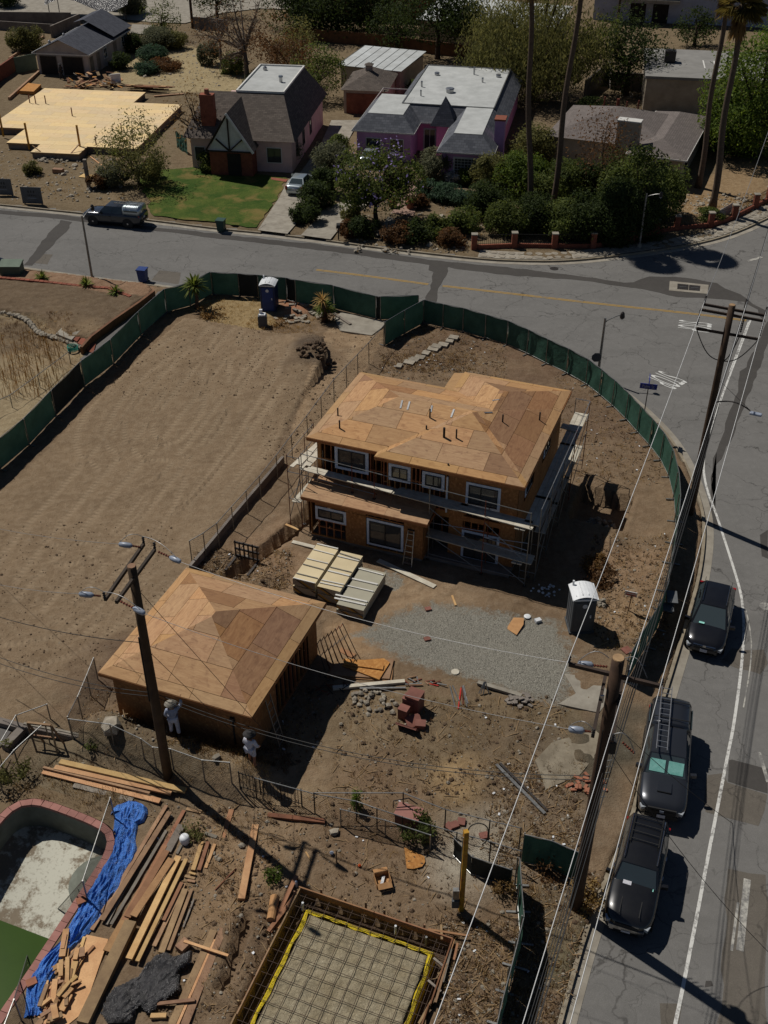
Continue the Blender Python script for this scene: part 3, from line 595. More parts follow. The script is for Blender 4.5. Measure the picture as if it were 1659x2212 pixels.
# drain vault
t=thing('utility_vault','concrete-rimmed steel double-door vault set flush in the dark road patch','utility vault',W(*zF(1155,655),RZ))
P=WP([zF(1035,615),zF(1282,640),zF(1275,697),zF(1030,675)],RZ);c=sum(P,Vector())/4
MB().sheet([p+(0,0,.014)if False else Vector((p.x,p.y,RZ+.014))for p in P]).obj('rim',M['concrete'],t)
for s_ in(-1,1):
    q=[c+(p-c)*.60 for p in P];mid0=(q[0]+q[1])/2;mid1=(q[2]+q[3])/2
    quad=[q[0],mid0,mid1,q[3]]if s_<0 else[mid0,q[1],q[2],mid1];cc=sum(quad,Vector())/4;quad=[cc+(p-cc)*.95 for p in quad]
    d=MB().prism(quad,RZ+.016,RZ+.03).obj('door',M['steel_dark'],t);MB().box((cc.x,cc.y,RZ+.035),(.5,.06,.02)).obj('handle',M['steel'],d)
# lines
def line(pts,w,mat,name='road_marking',lift=.012,sm=2):return struct(strip(smooth_line(WP(pts,RZ),sm),w,RZ+lift),name,M[mat])
line([s2(1450,340),s2(1240,900),s2(1080,1330),s2(975,1620),(1525,960),(1518,1010),(1527,1060),(1545,1105),zK(1280,0),zK(1390,340),zK(1455,560),zK(1473,750),zK(1470,950),zK(1440,1250),zK(1390,1600),zQ(1420,0),zQ(1300,620),zQ(1210,1100),zQ(1110,1600),zQ(1000,2100)],.13,'white_line')
line([zK(1490,680),zK(1520,820),zK(1535,950),zK(1520,1150),zK(1470,1430)],.06,'faded_line');line([s2(1425,360),s2(1200,960)],.08,'white_line')
for dd in(-.09,.09):struct(strip(offset(smooth_line(WP([(683,583),zE(700,574),zE(1160,636)],RZ),1),dd),.1,RZ+.012),'road_marking',M['yellow_line']);struct(strip(offset(smooth_line(WP([zE(1250,646),zE(1659,692),zF(600,762),zF(1180,822),s2(1400,345)],RZ),1),dd),.1,RZ+.012),'road_marking',M['yellow_line'])
line([zQ(1535,760),zQ(1490,1190)],.26,'faded_line');line([zQ(1480,900),zQ(1440,1190)],.1,'faded_line');line([zF(1530,490),zF(1620,462)],.3,'faded_line');line([(1640,1625),(1659,1690)],.15,'faded_line')
struct(MB().sheet([W(zF(300,536)[0],zF(300,536)[1],RZ)+Vector((.35*math.cos(a),.35*math.sin(a),0))for a in np.linspace(0,6.28,12,endpoint=False)],RZ+.014),'manhole_cover',M['steel_dark'])
struct(MB().sheet([W(*zK(1640,650),RZ)+Vector((.3*math.cos(a),.3*math.sin(a),0))for a in np.linspace(0,6.28,14,endpoint=False)],RZ+.014),'manhole_cover',M['faded_line'])
def text_mesh(name,txt,mat,origin,right,up,w,h,parent=None,extrude=0.0):
    cu=bpy.data.curves.new(name,'FONT');cu.body=txt;cu.extrude=0;to=bpy.data.objects.new(name,cu);COL.objects.link(to)
    dg=bpy.context.evaluated_depsgraph_get();me=bpy.data.meshes.new_from_object(to.evaluated_get(dg));bpy.data.objects.remove(to);bpy.data.curves.remove(cu)
    v=np.empty(len(me.vertices)*3);me.vertices.foreach_get('co',v);v=v.reshape(-1,3);mn,mx=v.min(0),v.max(0);k=(v-mn)/np.maximum(mx-mn,1e-6)
    off=Vector((0,0,0));p=parent
    while p is not None:off+=p.location;p=p.parent
    o=Vector(origin)-off;r_,u_=Vector(right).normalized()*w,Vector(up).normalized()*h
    co=np.array(o)[None]+k[:,:1]*np.array(r_)[None]+k[:,1:2]*np.array(u_)[None];me.vertices.foreach_set('co',co.ravel());me.update();me.materials.clear();me.materials.append(mat)
    ob=bpy.data.objects.new(name,me);COL.objects.link(ob)
    if parent is not None:ob.parent=parent
    return ob
def stop(p0,pu,pr):      # start corner (bottom of the S), end of its up-stroke, far corner along the word
    o,u_,r_=[W(*q,RZ)for q in(p0,pu,pr)];up=u_-o;ri=r_-o;tag(text_mesh('road_lettering','STOP',M['stop'],o+EZ*.012,ri,up,ri.length,up.length),kind='structure')
stop(s2(355,945),s2(700,1085),s2(195,1035));stop(s2(590,335),s2(990,385),s2(570,445))
# near-block driveway apron, neighbour's drive
struct(MB().prism(WP([zE(605,815),zE(840,860),zE(905,880),zE(800,960),zE(600,930),zE(560,850)],.05),-.05,.06),'driveway_apron',M['concrete'])
P=WP([(342,630),(397,622),(415,640),(330,700),(205,790),(172,776),(303,668)]);struct(MB().sheet(P,.012),'driveway',M['drive'])
# ------------------------------------------------------------------ hip roofs laid sheet by sheet
class Frame:                                             # plan frame: origin + axes (a, b)
    def __init__(s,o,ang):s.o=Vector(o);s.x=Vector((math.cos(ang),math.sin(ang),0));s.y=Vector((-math.sin(ang),math.cos(ang),0));s.ang=ang
    def __call__(s,a,b,z=0.):return s.o+s.x*a+s.y*b+EZ*z
    def loc(s,p):d=Vector(p)-s.o;return(d.dot(s.x),d.dot(s.y))
LOT=Frame((0,0,0),TH)
SIDES=[((1,0),0,-1),((-1,0),1,1),((0,1),2,-1),((0,-1),3,1)]
def planes(r):return[((1,0),-r[0]),((-1,0),r[1]),((0,1),-r[2]),((0,-1),r[3])]
def roof_pieces(rects,i,k,cell):
    pl=planes(rects[i]);n,d=pl[k];P=cell
    for j in range(4):
        m,e=pl[j];P=clip(P,m,e)if P else P
        if j!=k and P:P=clip(P,(m[0]-n[0],m[1]-n[1]),e-d)
    pcs=[P]if P else[]
    for j,r in enumerate(rects):
        if j==i:continue
        g=[]
        for(m,e)in planes(r):
            eps=1e-5 if j<i else-1e-5
            g.append(((m[0]-n[0],m[1]-n[1]),e-d+eps));g.append((m,e+1e-5))
        new=[]
        for Q in pcs:
            rest=Q
            for(m,e)in g:
                if not rest:break
                out=clip(rest,(-m[0],-m[1]),-e)
                if out and area(out)>.004:new.append(out)
                rest=clip(rest,m,e)
        pcs=new
    return[p for p in pcs if area(p)>.004]
def sheet_roof(parent,F,rects,z0,slope,mat,eave_mat,pw=2.44,ph=1.17,eave=.45,thick=.022,deck_mat=None):
    deck=MB()
    for i,r in enumerate(rects):
        for k in range(4):
            (n,d)=planes(r)[k];along=1 if n[0]else 0
            s0,s1=(r[2],r[3])if n[0]else(r[0],r[1]);tmax=min(r[1]-r[0],r[3]-r[2])/2+.01
            zz=lambda p:z0+slope*(n[0]*p[0]+n[1]*p[1]+d)
            def cell(sa,sb,ta,tb):
                q=[]
                for(s_,t_)in((sa,ta),(sb,ta),(sb,tb),(sa,tb)):
                    v=(t_-d)*(n[0]+n[1]);q.append((v,s_)if n[0]else(s_,v))
                return q
            for pc in roof_pieces(rects,i,k,cell(s0-1,s1+1,-.01,tmax)):
                W_=[F(p[0],p[1],zz(p)-thick-.012)for p in pc];a_=sum(W_[q].x*W_[(q+1)%len(W_)].y-W_[(q+1)%len(W_)].x*W_[q].y for q in range(len(W_)))
                deck.add(W_ if a_>0 else W_[::-1],[tuple(range(len(W_)))])
            t=0.;row=0
            while t<tmax:
                t1=min(t+(eave if row==0 else ph),tmax);s=s0-(row%2)*pw*.5-(.3*k)%pw
                while s<s1:
                    g=.009;pcs=roof_pieces(rects,i,k,cell(s+g,s+pw-g,t+(g if row else 0),t1-g))
                    if pcs:
                        mb=MB();mb.uv=[]
                        for pc in pcs:
                            top=[F(p[0],p[1],zz(p))for p in pc];o_=len(mb.v)
                            ar=sum(top[q].x*top[(q+1)%len(top)].y-top[(q+1)%len(top)].x*top[q].y for q in range(len(top)))
                            if ar<0:top=top[::-1];pc=pc[::-1]
                            m=len(top);mb.add(list(top)+[p-EZ*thick for p in top],[tuple(range(m)),tuple(range(2*m-1,m-1,-1))]+[(q+m,(q+1)%m+m,(q+1)%m,q)for q in range(m)])
                            uv=[((p[along]),(n[0]*p[0]+n[1]*p[1]+d))for p in pc];mb.uv+=uv+uv
                        mb.obj('eave_board' if row==0 else 'sheathing_panel',eave_mat if row==0 else M['ply_dark']if R.random()<(.7 if k==1 else .14)else mat,parent)  # darker, redder sheets are drawn far more often on right-hand faces
                    s+=pw
                t=t1;row+=1
    deck.obj('roof_deck',deck_mat or M['frame_wood'],parent)
def fascia(parent,F,outline,z,h=.17,mat=None,w=.04):
    mb=MB();n=len(outline)
    for i in range(n):
        p,q=outline[i],outline[(i+1)%n];mb.beam(F(*p,z-h/2),F(*q,z-h/2),w,h)
    return mb.obj('fascia',mat or M['frame_wood'],parent)
class Wall:                                              # a wall plane: u runs along the wall, n points out
    def __init__(s,F,fixed,axis,sign):s.F=F;s.c=fixed;s.ax=axis;s.sg=sign
    def p(s,u,out,z):
        c=s.c+s.sg*out
        return s.F(u,c,z)if s.ax=='b' else s.F(c,u,z)
    def rect(s,mb,u0,u1,z0,z1,out0,out1):
        c=s.p((u0+u1)/2,(out0+out1)/2,(z0+z1)/2);ax=(s.F.x,s.F.y,EZ)if s.ax=='b' else(s.F.y,s.F.x,EZ)
        return mb.box(c,(abs(u1-u0),abs(out1-out0),abs(z1-z0)),ax)
    def ring(s,mb,u0,u1,z0,z1,w,o0,o1):
        s.rect(mb,u0,u1,z1-w,z1,o0,o1);s.rect(mb,u0,u1,z0,z0+w,o0,o1);s.rect(mb,u0,u0+w,z0+w,z1-w,o0,o1);s.rect(mb,u1-w,u1,z0+w,z1-w,o0,o1);return mb
    def window(s,parent,u0,u1,z0,z1,fl=.16,split=.5,flash=None,frame=None,glass=None,bars=None,out=.03,name='window'):
        fr=MB();a0,a1,b0,b1=u0+fl,u1-fl,z0+fl,z1-fl
        s.ring(fr,a0,a1,b0,b1,.05,-.02,out+.03)
        um=a0+(a1-a0)*split if split else None
        if um:s.rect(fr,um-.025,um+.025,b0+.05,b1-.05,-.02,out+.025)
        if bars:
            for q in range(1,bars[0]):s.rect(fr,a0+(a1-a0)*q/bars[0]-.012,a0+(a1-a0)*q/bars[0]+.012,b0+.05,b1-.05,0,out+.02)
            for q in range(1,bars[1]):s.rect(fr,a0+.05,a1-.05,b0+(b1-b0)*q/bars[1]-.012,b0+(b1-b0)*q/bars[1]+.012,0,out+.018)
        w=fr.obj(name,frame or M['frame_black'],parent)
        if fl>.03:s.ring(MB(),u0,u1,z0,z1,fl+.01,0,out).obj('flashing',flash or M['wrap'],w)
        for(x0,x1)in(((a0+.05,um-.025),(um+.025,a1-.05))if um else((a0+.05,a1-.05),)):s.rect(MB(),x0,x1,b0+.05,b1-.05,-.01,out-.01).obj('pane',glass or M['glass'],w)
        return w
    def studs(s,parent,u0,u1,z0,z1,sp=.4,mat=None,jit=0.):
        u=u0+.02
        while u<u1:
            s.rect(MB(),u,u+.045,z0,z1,-.11,-.005).obj('stud',mat or M['frame_wood'],parent);u+=sp
    def plate(s,parent,u0,u1,z,h=.05,name='plate',d=.115):return s.rect(MB(),u0,u1,z,z+h,-d,0).obj(name,M['frame_wood'],parent)
    def sheath(s,parent,u0,u1,z0,z1,mat=None,w=1.22,name='sheathing_board'):
        u=u0
        while u<u1-.05:
            s.rect(MB(),u+.003,min(u+w,u1)-.003,z0,z1,0,.014).obj(name,mat or M['osb'],parent);u+=w
# ------------------------------------------------------------------ the house under construction
HOUSE=thing('house_under_construction','two-storey timber-framed house with bare plywood hip roof wrapped in scaffolding','house',LW(-14.5,46.5,0))
RS=[(-20.5,-8.9,42.8,50.2),(-16.6,-8.91,42.35,50.1),(-15.0,-8.92,43.0,52.3)]
Z0,SL=5.5,.31
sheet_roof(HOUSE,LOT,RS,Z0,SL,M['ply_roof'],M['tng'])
fascia(HOUSE,LOT,[(-20.5,42.8),(-16.6,42.8),(-16.6,42.35),(-8.9,42.35),(-8.9,52.3),(-15.,52.3),(-15.,50.2),(-20.5,50.2)],Z0-.03)
PORCH=tag(bpy.data.objects.new('porch_roof',None));COL.objects.link(PORCH);PORCH.parent=HOUSE;PORCH.location=LW(-17,42.2,2.8)-HOUSE.location
mb=MB();sheet_z=lambda b:2.8+(b-41.35)*.16
for k in range(3):
    u0,u1=-20.3+k*2.3,min(-20.3+(k+1)*2.3,-13.4)-.01
    m_=MB();m_.uv=[]
    for(b0,b1)in((41.35,42.2),(42.21,43.2)):
        v=[LOT(u0,b0,sheet_z(b0)),LOT(u1,b0,sheet_z(b0)),LOT(u1,b1,sheet_z(b1)),LOT(u0,b1,sheet_z(b1))]
        m_.add(v+[p-EZ*.025 for p in v],[(0,1,2,3),(7,6,5,4),(0,4,5,1),(1,5,6,2),(2,6,7,3),(3,7,4,0)]);uv=[(u0,b0),(u1,b0),(u1,b1),(u0,b1)];m_.uv+=uv+uv
    m_.obj('sheathing_panel',M['ply_roof'],PORCH)
fascia(PORCH,LOT,[(-20.3,41.35),(-13.4,41.35),(-13.4,42.6),(-20.3,42.6)],2.77,.16,M['frame_wood'])
# small lower roof at the rear
m_=MB();m_.uv=[]
v=[LOT(-15.75,50.4,5.05),LOT(-15.02,50.4,5.18),LOT(-15.02,52.75,5.18),LOT(-15.75,52.75,5.05)];m_.add(v+[p-EZ*.03 for p in v],[(0,1,2,3),(7,6,5,4),(0,4,5,1),(1,5,6,2),(2,6,7,3),(3,7,4,0)]);m_.uv=[(p.x,p.y)for p in v]*2
m_.obj('rear_canopy',M['tng'],HOUSE)
# ground-floor slab, upper floor, rear and side walls
MB().box(LW(-14.6,46.9,.06),(10.7,9.6,.3),(E1,E2,EZ)).obj('foundation',M['wallconc'],HOUSE)
MB().box(LW(-16.9,42.6,.055),(6.2,1.6,.29),(E1,E2,EZ)).obj('foundation',M['wallconc'],HOUSE)
MB().box(LW(-14.65,46.9,2.72),(10.5,7.0,.2),(E1,E2,EZ)).obj('upper_floor',M['osb'],HOUSE)
WF=Wall(LOT,41.75,'b',-1);WUL=Wall(LOT,43.2,'b',-1);WUR=Wall(LOT,42.75,'b',-1);WR=Wall(LOT,-9.25,'a',1)
WL=Wall(LOT,-20.1,'a',-1);WB=Wall(LOT,50.0,'b',1)
WB.sheath(HOUSE,-20.1,-14.6,.2,5.4);Wall(LOT,51.9,'b',1).sheath(HOUSE,-14.6,-9.25,.2,5.4);Wall(LOT,-14.6,'a',-1).sheath(HOUSE,50,51.9,.2,5.4)
WL.sheath(HOUSE,43.2,50,.2,5.4);WL.sheath(HOUSE,41.8,43.2,.2,2.6)
# lower front
WF.studs(HOUSE,-19.98,-18.0,.2,2.45,.42);WF.plate(HOUSE,-19.98,-13.74,.2);WF.plate(HOUSE,-19.98,-13.74,2.46,.1)
WF.sheath(HOUSE,-18.0,-16.85,.2,2.45);WF.sheath(HOUSE,-14.78,-13.74,.2,2.45);WF.sheath(HOUSE,-17.95,-14.8,2.12,2.2)
WF.plate(HOUSE,-19.7,-18.,2.15,.3,'header');WF.plate(HOUSE,-16.85,-14.78,2.38,.07,'header');WF.plate(HOUSE,-19.7,-18.0,1.22,.06,'sill_plate');WF.plate(HOUSE,-19.6,-18.1,.8,.05,'blocking')
WF.studs(HOUSE,-16.8,-14.8,.22,.4,.4);WF.studs(HOUSE,-16.8,-14.8,2.1,2.36,.4)
WF.window(HOUSE,-19.68,-17.95,1.29,2.12,.15);WF.window(HOUSE,-16.8,-14.79,.41,2.08,.14)
Wall(LOT,-13.74,'a',1).sheath(HOUSE,41.8,42.75,.2,2.6)
# upper front, set back on the open-framed side
WUL.studs(HOUSE,-20.1,-19.15,2.85,5.35,.36);WUL.studs(HOUSE,-17.2,-16.35,2.85,5.35,.3);WUL.studs(HOUSE,-19.1,-17.2,2.85,3.65,.35);WUL.plate(HOUSE,-20.1,-16.3,5.32,.1);WUL.plate(HOUSE,-20.1,-19.1,4.1,.05,'blocking');WUL.plate(HOUSE,-19.1,-17.2,5.1,.2,'header');WUL.plate(HOUSE,-17.2,-16.3,4.0,.05,'blocking')
WUL.rect(MB(),-20.1,-19.9,2.85,5.35,-.15,.02).obj('corner_post',M['frame_wood'],HOUSE)
WUL.window(HOUSE,-19.12,-17.25,3.7,5.1,.18)
WUR.studs(HOUSE,-16.3,-16.0,2.85,5.3,.2);WUR.studs(HOUSE,-14.8,-14.2,2.85,5.3,.22);WUR.studs(HOUSE,-13.0,-12.8,2.85,5.3,.2);WUR.studs(HOUSE,-16.,-14.8,2.85,4.0,.3);WUR.studs(HOUSE,-14.2,-13.,2.85,4.0,.3)
WUR.plate(HOUSE,-16.3,-9.3,5.25,.1);WUR.plate(HOUSE,-16.3,-12.8,2.8,.06);WUR.plate(HOUSE,-16.3,-16.,3.8,.05,'blocking');WUR.plate(HOUSE,-14.8,-14.2,4.2,.05,'blocking')
WUR.window(HOUSE,-15.98,-14.81,4.02,5.01,.16);WUR.window(HOUSE,-14.19,-13.02,3.99,4.97,.16);WUR.window(HOUSE,-11.9,-10.13,3.47,4.87,.14,.42)
WUR.sheath(HOUSE,-12.8,-11.9,2.8,5.3,w=1.3);WUR.sheath(HOUSE,-10.13,-9.25,2.8,5.3,w=1.3);WUR.sheath(HOUSE,-11.9,-10.13,4.9,5.3,w=2);WUR.studs(HOUSE,-11.9,-10.13,2.85,3.47,.35)
WUR.sheath(HOUSE,-12.72,-11.98,.15,2.8,w=1.3);WUR.sheath(HOUSE,-10.02,-9.25,.15,2.8,w=1.3);WUR.plate(HOUSE,-12.0,-10.0,2.45,.3,'header');WUR.plate(HOUSE,-12.,-10.,1.95,.12,'header');WUR.studs(HOUSE,-11.95,-10.02,2.07,2.45,.37)
WUR.rect(MB(),-13.5,-12.72,2.45,2.8,-.1,.0).obj('header',M['frame_wood'],HOUSE);WUR.window(HOUSE,-12.0,-10.02,.12,1.92,.14,.33,name='patio_door')
WUR.rect(MB(),-12.9,-12.82,2.8,4.95,.02,.1).obj('drain_pipe',M['poly_white'],HOUSE)
# right side wall
WR.sheath(HOUSE,42.8,44.0,.2,5.35);WR.sheath(HOUSE,46.0,47.8,.2,5.35);WR.sheath(HOUSE,44,46,.2,3.4);WR.sheath(HOUSE,49.6,51.9,.2,5.35);WR.sheath(HOUSE,47.8,49.6,.2,3.4);WR.window(HOUSE,44.2,45.6,3.6,4.9,.14);WR.window(HOUSE,48,49.4,3.6,4.9,.14);WR.studs(HOUSE,44,46,3.4,5.3,.4)
# interior partitions that close the rooms
for a in(-17.6,-13.4):
    w_=Wall(LOT,a,'a',1);w_.studs(HOUSE,44,50,.2,2.6,.8);w_.studs(HOUSE,44,50,2.85,5.3,.8)
MB().box(LW(-15.6,46.4,4.05),(9.0,.03,2.3),(E1,E2,EZ)).obj('partition',M['osb'],HOUSE);MB().box(LW(-15.6,45.2,1.4),(9.0,.03,2.3),(E1,E2,EZ)).obj('partition',M['osb'],HOUSE)
# vent pipes and straps on the roof
def roofz(a,b):return Z0+SL*max(min(a-r[0],r[1]-a,b-r[2],r[3]-b)for r in RS)
def onroof(px):
    z=6.0
    for _ in range(4):a,b=toL(W(*px,z));z=roofz(a,b)
    return a,b,z
for q,h in((r3(262,320),.55),(r3(272,395),.55),(r3(785,325),.6),(r3(765,395),.25),(r3(865,440),.65),(r3(935,445),.6),(r3(1198,355),.5),(r3(1408,345),.55),(r2(252,212),.1)):
    a,b,z=onroof(q);p=MB().tube([LW(a,b,z-.1),LW(a,b,z+h*.85)],.04 if h<.62 else .06,8).obj('vent_pipe',M['cable'],HOUSE)
for q in(((628,238),(617,272)),((670,245),(657,280)),((797,268),(790,296)),((922,290),(905,330)),((1140,235),(1180,230)),((1095,303),(1140,302))):
    p0,p1=[LW(*onroof(r3(*k)))+EZ*.02 for k in q];MB().beam(p0,p1,.09,.015).obj('ridge_strap',M['alu'],HOUSE)
# ------------------------------------------------------------------ garage under construction
GAR=thing('garage_under_construction','single-storey square garage with bare plywood pyramid roof behind the utility pole','garage',LW(-19.25,30.2,0))
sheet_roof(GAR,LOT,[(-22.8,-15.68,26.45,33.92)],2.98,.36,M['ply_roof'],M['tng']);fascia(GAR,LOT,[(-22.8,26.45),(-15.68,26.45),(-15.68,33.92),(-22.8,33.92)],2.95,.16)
G1,G2=Wall(LOT,26.85,'b',-1),Wall(LOT,-16.05,'a',1)
G1.sheath(GAR,-22.45,-16.05,.02,3.0);Wall(LOT,33.55,'b',1).sheath(GAR,-22.45,-16.05,.02,3.0);Wall(LOT,-22.45,'a',-1).sheath(GAR,26.85,33.55,.02,3.0)
G2.sheath(GAR,26.85,29.2,.02,3.0);G2.sheath(GAR,29.2,32.6,2.35,3.0);G2.sheath(GAR,32.6,33.55,.02,3.0);G2.studs(GAR,29.2,32.6,.1,2.35,.4);G2.plate(GAR,26.85,33.55,.02,.06)
G1.rect(MB(),-16.9,-16.7,2.0,2.2,.014,.12).obj('meter_box',M['steel_dark'],GAR);G1.rect(MB(),-16.83,-16.77,.6,2.0,.014,.06).obj('conduit',M['cable'],GAR)
# ------------------------------------------------------------------ scaffolding round the house
SC=thing('scaffold','steel tube scaffold with white planks along the front and side of the framed house','scaffold',LW(-12.5,41.4,0))
ZD,ZL=3.6,1.5
fa,fb=Vector(toL(W(*r1(165,470),ZD))),Vector(toL(W(*r2(1100,872),ZD)))
def fline(t):return fa.lerp(fb,t)
def sc_tube(p,q,r=.024,mat='steel',name='tube'):return MB().tube([p,q],r,6).obj(name,M[mat],SC)
def fl(t,d,z):v=fline(t);return LW(v[0],v[1]+d,z)
ts=[0.0,.075,.235,.335,.58,.815,1.0]
for i,t in enumerate(ts):
    for d in((0,.75)if i in(0,1,4,5,6)else(0,)):
        v=fline(t);base=0.05 if i not in(2,3)else sheet_z(max(41.5,v[1]+d))
        sc_tube(fl(t,d,base),fl(t,d,ZD+(.98 if d==0 or i<2 else .05)),.026,'rust' if i in(2,3,5)else 'steel','post')
        MB().box(fl(t,d,base+.01),(.16,.16,.02),(E1,E2,EZ)).obj('foot_plate',M['steel_dark'],SC)
    if i in(0,1,4,5,6):
        for z in((ZL,ZD-.05,.5,1.2)if i>3 else(ZD-.05,1.4,2.6)):sc_tube(fl(t,0,z),fl(t,.75,z),.02,'steel','ledger')
for z in(ZD+.95,ZD+.5):
    for a,b in zip(ts,ts[1:]):
        if z<ZD+.9 and b>.4:continue
        sc_tube(fl(a,0,z if z>ZD+.9 else ZD-.35),fl(b,0,z if z>ZD+.9 else ZD-.35),.022,'steel','guard_rail')
def scplank(t0,t1,d,z,w=.24,lift=0.):return MB().beam(fl(t0,d,z+lift),fl(t1,d,z+lift),w,.045).obj('plank',M['plank_white'],SC)
for(t0,t1,d,l)in((-.01,.245,.06,0),(.02,.27,.32,.0),(.215,.415,.02,.05),(.235,.41,.27,.05),(.40,.70,.06,0),(.41,.72,.31,0),(.43,.73,.56,0),(.68,1.01,.04,.05),(.70,1.0,.29,.05),(.70,1.0,.54,.0)):scplank(t0,t1,d,ZD,lift=l)
for d,t0 in((.06,.57),(.31,.56),(.56,.56)):scplank(t0,.82,d,ZL);scplank(.78,1.02,d,ZL,lift=.05)
for a,b in((.58,.815),(.815,1.)):
    sc_tube(fl(a,0,3.3),fl(b,0,ZL),.02,'steel','brace');sc_tube(fl(a,0,1.6),fl(b,0,.2),.02,'steel','brace');sc_tube(fl(a,0,.4),fl(b,0,.5),.018,'steel','brace');sc_tube(fl(a,0,2.4),fl(b,0,2.75),.02,'alu','guard_rail')
sc_tube(fl(.815,0,2.4),fl(1.,0,2.3),.022,'alu','guard_rail');sc_tube(fl(.815,0,2.05),fl(1.,0,2.0),.022,'alu','guard_rail')
for i in(2,3):sc_tube(fl(ts[i],.05,ZD-.3),fl(ts[i],.45,ZD-.75),.02,'rust','bracket')
for t_,z_ in((.93,ZD-.1),(.93,ZL-.1)):
    for k in(0,.28):MB().beam(fl(t_+.02,-.15+0,z_+.02)+E1*k,fl(t_+.02,.5,z_+.02)+E1*k,.24,.045).obj('plank',M['plank_white'],SC)
# left end bay with planks sticking out
for k in range(4):
    p=LW(-21.35+k*.27,42.6+.3*(k%2),3.6+.02*k);MB().beam(p,LW(-20.95+k*.22,45.4+.2*(k%2),3.6+.02*k),.23,.04).obj('plank',M['plank_white'],SC)
for k in range(2):MB().beam(LW(-21.0+.27*k,41.9,1.9+.03*k),LW(-20.85+.27*k,44.2,1.95),.23,.04).obj('plank',M['plank_white'],SC)
for(a,b)in((-21.4,42.2),(-20.7,42.2),(-21.4,44.4),(-20.75,45.6),(-21.4,45.6)):sc_tube(LW(a,b,.05),LW(a,b,4.6),.024,'rust','post')
for z in(3.55,4.5,1.85):sc_tube(LW(-21.4,42.2,z),LW(-21.4,45.6,z),.02,'steel','ledger');sc_tube(LW(-21.4,42.2,z),LW(-20.7,42.2,z),.02,'steel','ledger')
sc_tube(LW(-21.4,42.2,.6),LW(-20.7,42.2,3.2),.018,'steel','brace');sc_tube(LW(-20.7,42.2,.6),LW(-21.4,42.2,3.2),.018,'steel','brace');sc_tube(LW(-21.4,42.2,.6),LW(-21.4,44.4,3.2),.018,'steel','brace')
# side run
sb=[42.2,44.5,47.2,49.8,53.2]
for b in sb:
    for a in(-8.75,-7.95):sc_tube(LW(a,b,.05),LW(a,b,ZD+(.98 if a>-8.5 else .05)),.024,'steel' if b<49 else 'rust','post')
    for z in(ZD-.06,ZL-.06,.6):sc_tube(LW(-8.75,b,z),LW(-7.95,b,z),.02,'steel','ledger')
for b0,b1 in zip(sb,sb[1:]):
    sc_tube(LW(-7.95,b0,ZD+.95),LW(-7.95,b1,ZD+.95),.022,'alu','guard_rail');sc_tube(LW(-7.95,b0,.3),LW(-7.95,b1,2.6),.018,'steel','brace');sc_tube(LW(-7.95,b1,.3),LW(-7.95,b0,2.6),.018,'steel','brace');sc_tube(LW(-7.95,b0,2.1),LW(-7.95,b1,3.8),.018,'steel','brace')
    for k in range(3):MB().beam(LW(-8.62+.25*k,b0-.1,ZD+.02*(int(b0)%2)),LW(-8.62+.25*k,b1+.1,ZD+.02*(int(b0)%2)),.235,.045).obj('plank',M['plank_white'],SC)
    if b0>44:MB().beam(LW(-8.2,b0-.1,ZL),LW(-8.2,b1+.1,ZL),.24,.045).obj('plank',M['plank_white'],SC);MB().beam(LW(-8.5,b0-.1,ZL),LW(-8.5,b1+.1,ZL),.24,.045).obj('plank',M['plank_white'],SC)
sc_tube(LW(-8.75,53.2,ZD+.95),LW(-7.95,53.2,ZD+.95),.022,'alu','guard_rail');sc_tube(LW(-8.75,53.2,ZD),LW(-8.75,53.2,ZD+.98),.024,'steel','post')
for k in range(2):MB().beam(LW(-9.1,51.4+.27*k,ZD+.08),LW(-8.0,51.2+.27*k,ZD+.08),.24,.045).obj('plank',M['plank_white'],SC)
# ------------------------------------------------------------------ ladders
def ladder(name,label,p0,p1,width,across,rungs,mat='alu',cat='ladder'):
    p0,p1=Vector(p0),Vector(p1);ac=Vector(across).normalized()*width/2;t=thing(name,label,cat,p0)
    for s_ in(-1,1):MB().beam(p0+ac*s_,p1+ac*s_,.03,.07).obj('rail',M[mat],t)
    for k in range(rungs):q=p0.lerp(p1,(k+.5)/rungs);MB().tube([q-ac,q+ac],.017,6).obj('rung',M[mat],t)
    return t
sl=thing('step_ladder','open aluminium stepladder standing at the front of the framed house','ladder',W(*r1(1265,1480)))
b0=W(*r1(1262,1478));top=LW(*toL(b0),0)+E2*.55+EZ*1.95
for s_ in(-1,1):
    MB().beam(b0+E1*.24*s_,top+E1*.15*s_,.035,.07).obj('rail',M['alu'],sl);MB().beam(b0+E1*.24*s_+E2*1.05,top+E1*.15*s_,.03,.05).obj('rear_leg',M['alu'],sl)
for k in range(6):q=b0.lerp(top,(k+.5)/6.2);MB().box(q,(.46-.025*k,.09,.03),(E1,E2,EZ)).obj('tread',M['alu'],sl)
MB().box(top,(.36,.16,.05),(E1,E2,EZ)).obj('top_cap',M['black'],sl)
ladder('extension_ladder','dark ladder leaning on the shaded side wall of the garage',LW(-15.2,27.9,0),LW(-15.98,28.3,2.5),.42,E2,8,'steel')
